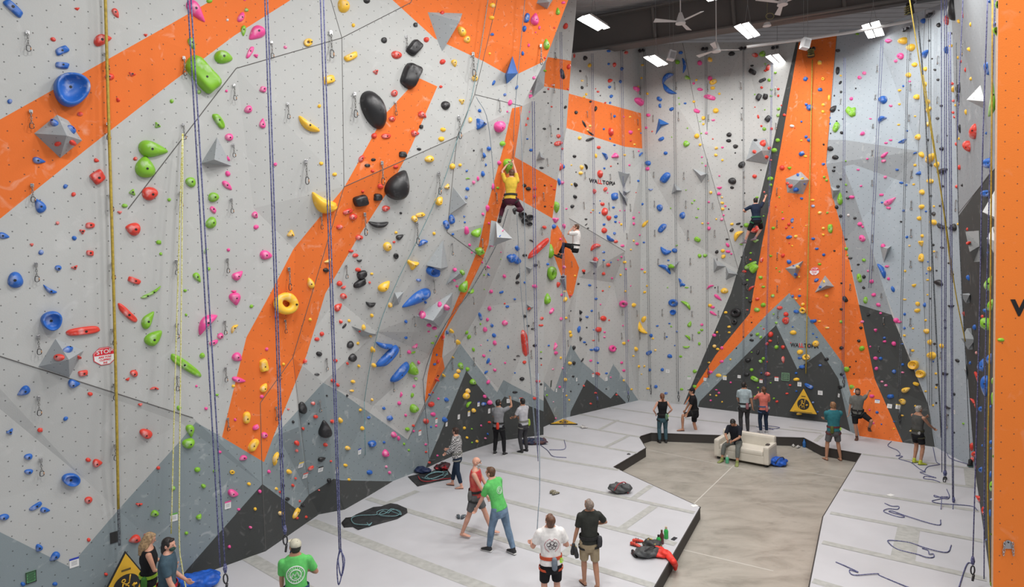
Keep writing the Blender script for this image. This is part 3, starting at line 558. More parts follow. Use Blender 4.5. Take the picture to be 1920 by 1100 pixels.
 ((1600,0),'b527,157,46,34o-50 k643,188,42,36 p268,306,48,34f y378,306,64,56o-30 y437,355,64,50o-40 p356,420,52,46 p320,457,28,24 y460,485,44,36 y543,517,36,34 b545,403,68,38e-70 k571,305,20,20 k592,440,18,14 k613,523,30,18 k637,597,28,20 p83,549,34,26 p47,582,34,28 y415,562,42,38 y347,677,28,20 b223,748,70,56o-30 y541,632,38,36 y477,727,44,40s y564,763,40,36 y346,781,22,18 p281,793,28,20 b217,895,66,54n-35 y560,825,46,40 y578,812,30,28 k545,690,20,18 k661,793,28,22 k633,887,32,24 y464,871,18,14 p128,890,24,10 y340,935,22,16 y559,932,38,36 p68,1003,44,28f160 b403,981,16,16 y491,1027,48,46 k562,1048,24,22 k703,1017,14,12 p280,1050,30,14 p245,1072,28,16 b370,1060,88,34t-25 g2,838,72,36s90 k18,663,14,12 b375,645,16,16 p424,610,20,14 g30,255,30,16 k752,65,180,98f-90 r706,150,78,30e90 y795,160,38,34 r822,105,62,16e88 y882,183,36,26o-80 k738,250,26,18 y734,343,30,24 y873,370,42,34 b702,375,62,30o90 y787,431,30,24 r810,460,32,22 r843,523,38,24o90 y885,590,34,30 r741,627,32,24 y755,667,50,30o-70 k798,648,105,48f-62 k793,735,74,38e80 r752,756,24,22 y768,789,22,22 r749,843,24,22 y848,840,46,30o85 r763,876,28,22 k803,965,72,28e80 r914,985,118,90o-65 r870,1095,100,85 y796,1040,30,22 r776,1080,34,28 b999,998,24,22 b1010,515,105,55s80 g1085,35,110,45e90 g1078,240,140,65f75 g1052,700,360,100n95 b1070,180,60,34o-30 b1025,10,34,28'),
 ((960,275),'r650,5,34,24 b143,25,30,22 r362,150,60,28e-85 b383,150,34,20o90 k222,158,36,16 k93,290,32,26 k122,315,38,32 r172,312,34,24 r170,372,26,24 k245,290,14,14 r295,292,14,14 r318,318,18,14 k247,447,16,14 r297,448,14,14 b350,262,60,20e80 p375,270,32,28 g328,455,88,40f85 p325,548,75,48t b312,598,34,34 p388,598,40,22f80 r243,603,32,26 k72,508,52,50c k130,527,46,44c k90,557,44,42c k127,577,38,32c r197,757,205,38e-42 b38,760,46,30o70 b22,842,85,55s45 k95,813,36,22 k145,705,34,18n30 k175,888,36,22 g285,780,105,40f-85 b268,880,22,20 g283,948,108,66u85 p363,692,20,18 p390,902,32,26 k43,970,52,18e-65 k40,1018,34,22 b95,1017,18,16 p170,1045,40,28 r343,1035,45,26f90 y472,967,22,14 y393,1085,26,18 p10,410,22,14 k468,72,30,22 y445,138,12,12 k553,150,50,20n70 y520,155,36,24o80 y515,197,34,28 k480,190,10,10 b695,70,62,30n60 y628,68,34,14e88 p773,68,70,55t180 y844,62,20,18 b965,55,40,20n-50 p950,32,18,14 k793,126,12,12 r741,146,16,12 b692,162,18,16 r657,205,58,36o75 p880,138,18,16 b1020,123,44,40 p1016,165,36,30 b1150,232,90,55e-55 b947,256,20,18 b1040,320,34,22n180 b1152,48,30,28 k475,285,36,24o60 y447,283,14,14 k471,375,32,24o60 k451,447,30,26 p408,465,24,12 r616,335,40,24o90 r698,320,36,26o-70 b764,374,56,44s80 r678,430,32,28 b760,455,22,18 r692,488,56,44o85 r724,535,42,30o70 b778,524,28,26 r592,493,12,10 y608,475,16,14 b775,563,20,18 k555,543,22,14 b690,583,22,20 k556,583,24,8e-40 k570,610,18,12 r690,628,46,38o80 b768,650,22,22 b733,690,66,38n220 r778,710,32,26 p828,742,30,22 p805,567,12,12 y819,582,18,18 p911,533,26,24 p912,577,24,24 y1000,575,72,26f-45 b1126,610,78,44e-55 b1108,458,50,48 g1190,461,12,12 b975,430,28,18 p957,661,20,14 y912,705,20,18 p937,728,38,20e-10 b990,717,20,14 y891,771,18,14 b1152,780,88,68n200 b1220,778,42,36 r623,750,84,48n-30 b686,790,26,16 r720,886,32,26 r627,848,42,34 b688,850,20,12 r537,930,30,22 k540,948,20,14 r686,951,26,24 k615,950,14,12 b1173,852,20,12 y845,865,28,22 p855,917,16,14 b1150,915,112,50n38 g1200,895,44,30f30 y996,940,22,18 p975,918,24,14 y815,960,20,16 p750,985,18,14 b1262,1018,72,32n75 b582,1038,26,18 k495,1028,28,16 b1278,515,55,40o90 y1013,1043,18,16 y995,1090,24,20 y850,1083,18,16 g1167,1055,12,12 r680,1080,18,14 p890,1043,12,12 p820,825,16,14 p795,848,14,10 g1235,740,26,18t r378,15,20,16 b660,405,10,10 b657,495,12,12 p717,345,10,10 p810,478,12,10 p845,478,12,10 p953,492,12,10 r930,343,12,8 k612,427,10,10 b742,866,12,10 k633,1055,10,10 y730,1050,12,12'),
 ((1280,275),'k396,3,36,20 k443,135,60,44o-30 k394,46,12,12 y251,10,26,24 y249,62,28,22 y298,100,20,18 p144,77,14,14 p298,5,24,14 g147,122,12,12 p172,143,14,14 k372,257,58,54 k370,306,30,22 r538,38,34,30 r648,12,26,26 r628,77,30,26 r540,222,34,34 r661,100,20,14 g688,27,42,36 g658,240,48,32 g660,286,26,22 k587,174,12,12 p275,218,14,14 p275,308,58,28t p272,353,44,34t180 y210,343,26,24 k465,347,12,12 y295,380,18,14 y296,422,32,20 y300,467,30,22 p320,445,18,14 k345,467,12,12 p307,513,18,14 p293,545,26,22 y252,543,14,14 y369,580,28,20 k418,577,36,16e-10 k440,598,20,16 k368,625,34,26o-30 g478,588,42,36 y415,665,95,62n-50 y148,574,18,14 p190,573,18,14 p196,612,30,28 g88,402,16,14 g72,422,20,14 p196,414,18,14 g117,465,14,14 g105,530,24,12 g110,695,52,38s30 k333,693,26,14 p337,737,38,24o50 k256,788,32,24o-60 y301,780,34,26 y305,823,36,26e-20 p340,786,38,22 p365,803,16,16 g127,818,32,30 g168,816,32,28 k440,827,12,12 y313,1080,54,46 p205,1050,60,30n-30 k243,1056,12,12 g30,1055,30,12 b5,1035,30,24 k463,1025,38,26 r517,1060,58,26n-40 g585,980,32,28 g605,1050,30,18 g508,890,95,34e-30 g535,912,75,48e-50 r462,935,34,22 r508,846,20,16 g510,797,20,14 g485,1000,20,16 r592,850,40,24o-60 g660,818,38,24t20 g680,610,28,24 r752,816,32,30 b798,863,38,32 b822,553,38,24o-70 r797,582,26,24 r777,608,20,18 p752,540,22,18 b798,678,46,28o-15 y849,672,28,24 b892,387,28,18 g725,378,14,12 g748,490,12,12 r698,450,12,10 b893,53,46,34s-30 y922,72,28,16 r746,157,42,38 g802,160,38,34t b1055,130,30,20 g1062,228,22,20 g1080,252,22,20 y975,400,32,16 b978,445,30,22 y1028,495,34,24 g1085,495,20,16 g1107,613,72,36e90 y1055,612,26,24 y1055,660,22,20 b978,690,30,22 b1006,765,30,20 b1058,810,28,22 k1138,780,20,14 g1027,880,26,20 b1003,1000,40,26o-25 y873,975,20,14 g727,935,14,12 g703,910,14,12 b845,957,30,24 k1190,1023,18,14 y878,1070,20,14 b824,605,14,12 y925,593,14,10 y822,743,16,12 r798,443,10,10 r800,723,14,12 k1108,15,46,40 k1145,80,50,36 k1138,153,20,16 k1132,180,26,20 k1185,243,22,18 k1165,298,30,22 k1155,453,32,30 k1185,520,30,22 g1180,388,92,42f-88 p1268,378,40,28 k1238,385,28,20 k1230,337,14,12 g1222,107,14,14 g1225,285,18,16 k1225,693,26,16 g1228,765,32,26 g1236,812,14,14 k1256,835,34,18 k1268,930,14,14 w1243,513,22,20 b915,280,18,12 b850,322,42,34 r788,275,28,24 r812,296,34,26o-40 b865,212,20,30 y895,240,28,14 y862,900,34,26 b832,893,22,12 y1062,1010,14,22 b1033,1052,26,18 g25,325,10,10 g557,380,24,18 g545,705,60,34t r545,625,75,34e-15 g440,730,30,16 r557,603,24,22 r612,340,16,14 g607,520,16,12'),
 ((1600,275),'p235,60,70,26f-40 p105,91,20,16 p36,172,24,16 p227,107,38,22e-20 p240,228,30,22 p58,294,20,16 b328,172,26,20 b463,48,32,18n-20 y518,60,48,34o80 y585,85,80,55o-70 y628,135,48,44 k585,140,22,22 y463,138,26,20 b495,200,52,34t-50 k678,180,70,46f-30 y578,258,64,38 k665,15,36,34 y517,340,46,40 y453,282,22,16 b360,270,36,18 b395,288,24,16 k672,295,26,18 p212,360,38,18e5 p275,410,98,40f-35 p264,458,36,20e10 b215,418,20,14 k585,368,18,18 y514,450,50,36 y606,447,18,18 k650,443,20,16 b376,480,20,20 b546,485,18,16 k605,503,34,30 y495,537,36,34 y603,566,50,42o30 k670,595,82,48n205 k748,608,74,48f160 k358,562,20,14 p50,580,36,34 p70,600,20,18 k12,535,26,20 p68,687,56,42o40 b402,677,22,22 y518,668,28,26 y514,722,66,60t p223,745,40,36 g80,850,30,26 k600,735,24,20 k665,755,34,16e y607,785,18,16 b215,930,125,52n65 p253,897,34,20 p264,990,26,22 y515,833,66,46e-80 k38,883,22,16 p110,931,18,16 k80,975,30,28 g47,985,62,34e85 p138,1010,34,30 y576,915,44,34u k740,955,34,24 k648,1022,66,40f35 y455,1040,48,36t y389,932,20,18 y558,998,26,14 b297,1068,46,28o70 k78,1056,26,18e40 y421,742,18,16 b560,862,12,12 k717,872,18,16 k625,928,16,14 b550,950,14,12 r800,155,44,42 k820,288,30,24 b1025,122,110,72e-10 b1005,350,98,52e-8 r858,618,26,26 y790,580,24,22 r778,298,30,26 b867,983,48,36e40 b1012,793,26,24 g1035,1015,130,80f-55 r862,722,34,26'),
 ((960,550),'b20,42,18,16 r130,112,26,22 k95,170,26,24 r222,187,30,26 r218,238,36,18 k120,242,26,16 k152,265,30,16 g260,38,80,42f-85 p372,10,28,20 y396,45,40,28o-70 p295,130,50,24e-60 p367,190,30,26 y405,183,28,20 r440,15,50,26t k440,130,12,12 y435,290,28,26 y440,313,30,28 b500,268,58,26n-80 k513,140,46,28t-90 k513,193,38,28t-90 k513,337,46,26t-90 b597,130,20,16 b562,175,26,18 k560,255,12,12 b630,40,24,18 r685,187,46,42 r647,270,44,40s b612,272,12,10 p695,290,20,14 b633,417,46,38 b595,422,28,16 p748,412,56,52u p694,326,18,16 r610,352,22,12 b543,365,24,16 k557,382,12,12 p836,75,64,54u y912,86,46,32 y988,193,50,36o-70 y973,258,110,62n235 b1212,70,74,56u b1210,140,46,42d y927,416,36,30o80 y839,373,26,24 p873,354,14,14 b1042,315,30,26 b1090,243,22,14 y1057,337,20,14 b1027,445,52,28e-30 y1075,424,20,18 b1185,470,40,30f30 y911,468,22,12 b1237,285,18,16 y952,546,28,20 b1033,573,24,22 b1127,571,28,24 p822,518,22,20 p838,577,26,20 b1078,698,32,24 y1020,712,26,16 g1265,472,24,20 g1272,718,26,20 r93,375,190,48e85 r93,515,30,26 k170,390,32,22 k75,640,38,30 k45,468,28,16n k20,495,20,12 r193,658,38,22 k218,680,20,16 k22,740,40,18 r167,786,38,20 p322,395,72,32t-80 p327,445,40,30 y365,482,22,20 y433,522,34,26 k463,523,34,20f90 k463,408,38,20f90 y398,645,30,28 k458,622,28,22t r643,602,36,24e20 p380,560,20,14 p308,568,28,12 g218,438,16,12 k218,487,18,12 b275,390,24,14 p358,700,30,16 r538,692,16,16 g261,762,20,18 y408,765,14,14 y428,798,14,14 r590,826,18,16 r627,745,20,16 r784,759,16,14 y838,652,18,16 y897,718,20,14 k527,498,34,10e-60 p591,503,24,18 b643,520,20,14 b708,598,22,14 p740,628,14,12 r220,535,12,12 b22,595,14,12 p832,240,14,12 k500,680,12,10 k707,715,12,10 k441,733,12,12 b1155,748,28,18 p310,812,14,10 p328,935,16,14 y993,545,18,16 y972,605,14,10 b1221,390,12,10 b1160,325,18,12 g1195,247,16,14 b1181,225,18,12 p664,82,12,12 r728,200,14,12'),
 ((1280,550),'g28,85,90,42n45 p265,30,70,26f40 y205,90,34,26 p225,103,32,22 p230,150,62,22f30 y323,142,28,20 g53,230,46,30f-70 p143,234,28,18 g143,273,24,20 g122,293,24,20 y348,250,28,20 y349,292,22,16 y258,290,18,16 p237,313,30,26 g40,330,58,30n45 g125,376,28,20o80 g28,400,56,24n180 y238,395,28,28 y263,417,28,18 p294,408,26,26 y358,494,18,16 p292,510,32,22 y197,518,20,16 g92,583,36,28 p207,590,38,24 y270,614,46,26 k402,145,84,64u k390,213,44,40u k508,57,28,28 k515,310,24,20 k517,350,34,20 r560,42,32,24 g605,86,38,36 g557,123,50,32 g676,18,32,26 r728,108,48,28 b852,136,42,30 r775,155,38,36 r773,203,58,50 y902,127,50,48u y902,82,30,26 y851,40,20,16 b876,18,28,18 b825,20,22,20 g682,155,16,14 y1080,18,34,24 k1218,43,50,36e55 b980,207,52,30s-10 y1025,208,26,12 y1084,257,36,16 k1190,118,26,20 g1188,212,28,22o40 y829,293,48,38 r660,307,42,40 g561,306,32,26 g585,328,26,24 r608,265,14,12 g703,220,24,18 r657,355,28,22 r631,378,26,26 k565,440,36,22e-75 g703,402,32,32 r752,402,32,28 y998,376,54,46 y880,439,50,38 y927,477,58,46u b880,483,36,20 k490,500,42,34 g605,488,28,24 g585,509,32,26 r753,497,54,26f80 k1080,493,36,26 b895,550,42,28e-10 k1190,408,34,28 b1031,539,24,18 g1230,568,46,40 k1255,550,14,14 k1195,605,34,24 g517,572,28,26 k480,607,44,28 g540,640,62,34e25 k590,602,18,14 r635,603,42,34 b851,597,22,18 y853,644,46,28 b947,695,66,32e25 r805,687,20,16 r782,750,28,14 g565,706,18,12 g540,770,20,10 b853,733,18,14 k1183,703,34,28 g1268,700,36,32 r707,810,24,18 g684,787,18,14 b1012,888,18,12 b977,817,22,14 y873,903,46,16s p360,667,18,14 y207,760,14,12 p272,745,20,16 y252,765,16,14 p210,802,18,14 y296,812,14,12 g90,697,32,24 p252,722,20,10 k455,325,12,12 k403,410,12,12 b825,250,14,12 b978,302,18,12 b1005,328,18,10 k517,217,12,12 r515,175,12,8 r632,512,12,12 g660,670,14,10 g517,440,14,10 r485,123,16,12 g481,34,18,12 b590,597,12,12 r587,197,8,8 g587,243,12,10'),
 ((1600,550),'p153,10,34,30 g92,50,52,34o-80 p188,85,38,28o10 k112,160,30,22 p205,148,20,18 p67,212,28,22 k57,257,26,24 p167,275,38,36t k42,355,26,24 g65,412,46,36o-50 b233,333,22,20 p235,360,28,20 p304,376,38,32o20 p127,398,16,14 y385,45,28,14 y483,78,36,36 y480,128,48,34 b537,85,36,20o90 p322,202,44,40 p345,213,36,22 b385,155,22,22 b382,260,24,20 y383,315,24,18 y544,200,20,18 y552,283,46,40 y578,365,42,36o80 k610,377,26,18 y665,393,40,28o80 y592,465,68,58 y458,535,74,66d y511,603,68,60d y446,428,26,20 p167,486,34,28 b205,487,28,26 b370,533,26,20 p173,563,30,26 b306,585,36,30 p370,592,24,16 y470,678,46,28e20 y395,722,64,42f-20 y620,600,22,18 b600,510,16,12 k628,683,32,28t y621,705,22,16 p215,661,24,16 p244,689,30,18 p139,770,36,30 b278,772,56,34s-8 y369,810,56,42o10 y543,733,20,16 y464,843,18,14 k623,820,18,14 y600,838,18,16 p122,873,16,16 b178,891,26,22 p150,973,20,14 b211,980,14,12 y367,915,24,14 y430,1030,20,14 b305,960,16,10 y305,1013,16,14 k20,508,12,12 k5,603,14,12 k735,93,52,32n180 k688,200,32,20t180 k690,258,26,18 k690,600,56,34n190 k783,503,32,24o30 k710,853,44,26n210 k758,755,18,24 g826,975,20,16 k712,912,12,12 k758,1043,12,16 k577,38,18,14 y557,10,18,12 y448,262,18,14 b365,378,22,12 g2,700,12,18 r830,152,34,28o70 b995,130,50,34o30 r973,172,34,28 g1042,90,115,78f150 g1018,235,140,90f30 b915,253,46,42 b880,520,30,28 r926,445,28,26 b975,537,105,78f-80 b1032,485,95,60f-60 r928,625,95,50n70 b1003,695,155,100f100 r908,825,95,40n60 b962,868,50,44 b1033,848,26,24 r993,1015,26,20 g1107,347,58,26 g1045,790,90,22e90 g1045,655,50,18e90'),
 ((1600,825),'r890,50,62,24e90 b970,40,22,20 b1037,15,38,32 r912,105,60,44 r895,145,40,24o80 b965,222,54,42 r922,200,26,22 b1035,62,26,20 g1052,120,42,24o90 b1033,255,50,26o90 g1038,345,76,32e88 r948,438,72,42f215 b1038,445,26,20 r980,530,66,36u80 b1030,548,60,24e85 r953,617,34,28 g1038,705,58,32f200 b1000,745,20,16 g1035,1080,60,26e90')]
# ---------------------------------------------------------------- volumes (faceted boxes bolted to the panels)
BLUEV = mat('volume_blue', (.03, .15, .48), .5, noise=.08, scale=4); PALEV = wall_mat('volume_pale', (.62, .63, .63), .2)
def volume(base, apex, pr, m, head, name='climbing_volume'):
    """base: outline on the wall, apex: picture place of the peak standing pr metres off the wall"""
    hs = [hit(*b) for b in base]; 
    cx = sum(b[0] for b in base)/len(base); cy = sum(b[1] for b in base)/len(base); h0 = hit(cx, cy, cx > 1800)
    def onp(x, y, off):
        r = ray(x, y); den = r.dot(h0[1])
        if cx > 1800: return CP+r*((h0[0]-CP).dot(FW)-.35-off*.8)
        den = min(den, -.2); t = ((h0[0]+h0[1]*off-CP).dot(h0[1]))/den; return CP+r*t
    B = [onp(x, y, .0) for x, y in base]; A = onp(apex[0], apex[1], pr); Bk = [b-h0[1]*(.12 if cx < 1800 else .35) for b in B]
    vs = B+[A]+Bk; n = len(B)
    a2 = sum((B[i]-B[0]).cross(B[(i+1) % n]-B[0]).dot(h0[1]) for i in range(n))
    fs = [((i, (i+1) % n, n) if a2 > 0 else ((i+1) % n, i, n)) for i in range(n)]
    fs += [(i, n+1+i, n+1+(i+1) % n, (i+1) % n) for i in range(n)]
    me = bpy.data.meshes.new(name); me.from_pydata([tuple(v) for v in vs], [], fs); me.update()
    uvl = me.uv_layers.new(name='UVMap')
    for p in me.polygons:
        nn = p.normal; u = nn.cross(Vector((0, 0, 1))); u = u.normalized() if u.length > .1 else Vector((1, 0, 0)); v = nn.cross(u)
        for li, vi in zip(p.loop_indices, p.vertices): uvl.data[li].uv = (me.vertices[vi].co.dot(u)*1.3, me.vertices[vi].co.dot(v)*1.3)
    o = link(name, me, m); want(o, cx, cy, head, 'climbing volume', 'faceted volumes on the walls')
    WALLS.append(BVHTree.FromPolygons(vs, fs[:n]))
    return o
VOLS = [([(64,250),(107,215),(128,226),(154,263),(113,296)],(125,254),.42,'large grey bolted pyramid volume with four faces'), ([(377,306),(407,257),(434,311)],(402,299),.3,'grey pyramid volume with dark underside'),
 ([(802,23),(867,25),(828,98)],(862,40),.35,'long grey triangular volume with pale top'), ([(991,131),(1024,112),(1020,163),(999,182)],(1009,141),.35,'grey faceted volume with a bright top face'),
 ([(1006,6),(1012,-9),(1040,-6),(1026,17)],(1030,4),.3,'grey volume cut by the picture edge'), ([(849,350),(876,381),(842,402)],(873,381),.25,'dark grey triangular volume'),
 ([(831,450),(799,497),(826,510),(840,500)],(827,503),.4,'tall grey spear-shaped volume'), ([(852,499),(869,519),(836,534)],(862,512),.25,'small grey three-sided volume'),
 ([(849,549),(780,592),(824,614),(846,577)],(812,601),.38,'long grey wedge volume with pink grips'), ([(659,611),(684,622),(707,627),(680,631)],(693,624),.28,'thin grey wedge volume'),
 ([(757,547),(740,548),(732,577),(748,570)],(745,560),.2,'small grey block volume'), ([(104,635),(157,657),(130,707),(72,687)],(129,674),.42,'large grey pyramid volume beside the lower seam'),
 ([(930,415),(961,447),(925,461)],(932,445),.3,'grey triangular volume at the prow'), ([(1012,284),(1022,298),(1006,300)],(1014,294),.25,'small grey volume with a red grip'),
 ([(1157,320),(1181,325),(1169,353)],(1176,326),.35,'grey downward spike volume'), ([(1160,356),(1177,372),(1176,386)],(1172,371),.25,'slim grey fin volume'), ([(1169,358),(1183,357),(1174,366)],(1176,361),.25,'small grey kite volume'),
 ([(1105,490),(1124,481),(1119,502)],(1118,492),.3,'small grey volume with red grips'), ([(1052,517),(1062,521),(1057,512)],(1058,517),.2,'tiny grey wedge volume'), ([(1050,523),(1062,515),(1062,545)],(1058,523),.25,'narrow pale grey spike volume'),
 ([(986,500),(999,502),(993,513)],(995,504),.2,'tiny grey volume'), ([(1264,343),(1279,357),(1259,363)],(1268,356),.3,'grey starlike volume'), ([(1251,495),(1274,489),(1265,511)],(1265,499),.3,'grey volume with a green edge'),
 ([(1399,300),(1411,262),(1436,258),(1447,282),(1438,307)],(1428,282),.45,'large grey pyramid volume with dark underside'), ([(1473,335),(1502,322),(1517,337),(1506,364),(1476,361)],(1500,338),.45,'large grey gem-shaped volume'),
 ([(1472,503),(1505,489),(1491,522)],(1491,503),.35,'grey triangular volume on orange'), ([(1547,516),(1564,537),(1528,548)],(1549,535),.35,'grey tent-shaped volume on orange'), ([(1299,316),(1326,325),(1315,343)],(1314,329),.3,'grey arrowhead volume'),
 ([(1338,483),(1361,499),(1338,511)],(1345,498),.3,'grey arrowhead volume'), ([(1361,500),(1384,514),(1361,525)],(1366,512),.3,'grey arrowhead volume'), ([(1557,349),(1575,356),(1561,375)],(1562,357),.3,'small grey volume at the orange edge'),
 ([(1802,634),(1813,615),(1831,636),(1815,655)],(1829,636),.3,'small pale pyramid volume'), ([(1800,551),(1820,549),(1811,568)],(1818,553),.3,'small pale wedge volume'), ([(1807,690),(1812,682),(1814,711)],(1812,695),.2,'pale sliver volume'),
 ([(1650,461),(1671,461),(1657,492)],(1664,466),.3,'small pale volume with pink grips'), ([(987,570),(1001,575),(993,584)],(996,576),.2,'tiny grey wedge volume')]
for base, apex, pr, head in VOLS: volume(base, apex, pr, VOLM, head)
for base, apex, pr, head in [([(1812,187),(1847,150),(1850,206)],(1846,190),.35,'pale grey triangular volume'), ([(1810,434),(1846,456),(1826,491)],(1818,472),.35,'pale grey pyramid volume'),
 ([(1842,397),(1869,350),(1869,414)],(1868,408),.35,'large pale volume half behind the pillar'), ([(1850,447),(1861,425),(1868,435),(1868,485)],(1867,452),.3,'white faceted volume with a blue mark')]: volume(base, apex, pr, PALEV, head)
volume([(961,105),(947,140),(950,158),(971,137)], (951,138), .35, BLUEV, 'blue diamond-shaped volume')
volume([(1235,222),(1255,232),(1240,237),(1229,253)], (1238,233), .2, BLUEV, 'blue three-winged arrow volume')

# ---------------------------------------------------------------- place every grip
def parse(t):
    c = t[0]; i = 1; q = t[1:].split(','); X = float(q[0]); Y = float(q[1]); L = float(q[2]); r = q[3]; k = 0
    while k < len(r) and r[k].isdigit(): k += 1
    W = float(r[:k]); sh = r[k:k+1] or 'o'; A = float(r[k+1:] or 0); return c, X, Y, L, W, sh, A
GR = []
for (tx, ty), s in HOLDS:
    for t in s.split():
        c, X, Y, L, W, sh, A = parse(t); GR.append((L*W, c, tx+X/4, ty+Y/4, L/4, W/4, sh, A))
GR.sort(key=lambda g: -g[0])
small = {'v': [], 'f': [], 'm': []}; KEYS = list(HM)
CN = {'r': 'red', 'b': 'blue', 'g': 'green', 'y': 'yellow', 'p': 'pink', 'k': 'black', 'w': 'white'}
for gi, (ar, c, px, py, L, W, sh, A) in enumerate(GR):
    h = hit(px, py)
    if h is None: continue
    rnd = random.Random(gi*13+5)
    if h[3] == 3: h = (h[0], (h[1]*.35+(CP-h[0]).normalized()*.75).normalized(), h[2], 3)
    e1, e2, s = axes(px, py, L, W, A, h)
    if e1.cross(e2).dot(h[1]) < 0 : e2f = True
    else: e2f = False
    mn = min(e1.length, e2.length)*2; D = min(mn*(.46 if sh != 'd' else .5), .36)
    if sh == 'c': D = mn*.45
    if sh == 't': D = mn*.5
    big = gi < 300
    nr, ns = (9, 30) if gi < 70 else ((6, 18) if big else (3, 9))
    vs, fs, top = grip_mesh(sh, e1, e2, h[1], D, nr, ns, rnd)
    if e2f: fs = [f[::-1] for f in fs]
    base = h[0]
    if big:
        kind = 'climbing_grip'
        o = pyobj(kind, vs, fs, HM[c], smooth=True); o.location = base
        size = 'huge' if ar > 18000 else 'large' if ar > 6000 else 'medium' if ar > 2600 else 'small'
        want(o, px, py, f"{size} {CN[c]} {SHN[sh]} grip", 'climbing hold', CN[c]+' climbing grips')
        bm = bmesh.new(); r = .014 if gi > 40 else .02
        cyl(bm, top-h[1]*.03, top+h[1]*.006, r, 10); cyl(bm, top+h[1]*.004, top+h[1]*.008, r*.5, 6)
        b = bmobj('bolt', bm, BOLT, o)
    else:
        k = len(small['v']); small['v'] += [base+v for v in vs]; small['f'] += [tuple(i+k for i in f) for f in fs]; small['m'] += [KEYS.index(c)]*len(fs)
so = pyobj('small_climbing_grips', small['v'], small['f'], [HM[k] for k in KEYS], smooth=True)
for p, i in zip(so.data.polygons, small['m']): p.material_index = i
tag(so, 'hundreds of small coloured climbing grips scattered over all the walls', 'climbing holds', kind='stuff')
# ---------------------------------------------------------------- quickdraws
STEEL = mat('steel', (.42, .42, .43), .3, metal=.9); DSTEEL = mat('dark_alloy', (.06, .06, .065), .35, metal=.6); SLING = mat('sling_chain', (.30, .30, .29), .4, metal=.7); BRASS = mat('copper_gate', (.55, .30, .16), .4, metal=.5)
def quickdraw_proto():
    r = empty('quickdraw')
    bm = bmesh.new(); box(bm, (0, -.02, -.02), (.05, .012, .07), bev=.005); cyl(bm, (0, -.035, 0), (0, -.01, 0), .014, 6); h = bmobj('hanger', bm, STEEL, r)
    bm = bmesh.new()
    for k in range(5):
        c = Vector((0, -.035, -.065-.048*k)); a = (k % 2)*pi/2
        u = Vector((cos(a), sin(a), 0)); pts = [c+u*(.013*cos(t))+Vector((0, 0, .030*sin(t))) for t in [2*pi*i/8 for i in range(9)]]
        tube(bm, pts, .0055, 5, False)
    bmobj('chain', bm, SLING, r, True)
    bm = bmesh.new(); c = Vector((0, -.035, -.33))
    pts = spline([c+Vector(p) for p in ((.0, 0, .06), (.024, 0, .045), (.030, 0, .0), (.026, 0, -.045), (0, 0, -.062), (-.026, 0, -.04), (-.02, 0, .045), (0, 0, .06))], 4)
    tube(bm, pts, .0065, 6, False); cb = bmobj('carabiner', bm, DSTEEL, r, True)
    bm = bmesh.new(); tube(bm, [c+Vector((.030, 0, .02)), c+Vector((.030, 0, -.03))], .009, 6); bmobj('gate', bm, BRASS, cb, True)
    return r
def copy_tree(o, parent=None):
    c = o.copy(); C.objects.link(c); c.parent = parent
    for ch in o.children:
        if ch is not c: copy_tree(ch, c)
    return c
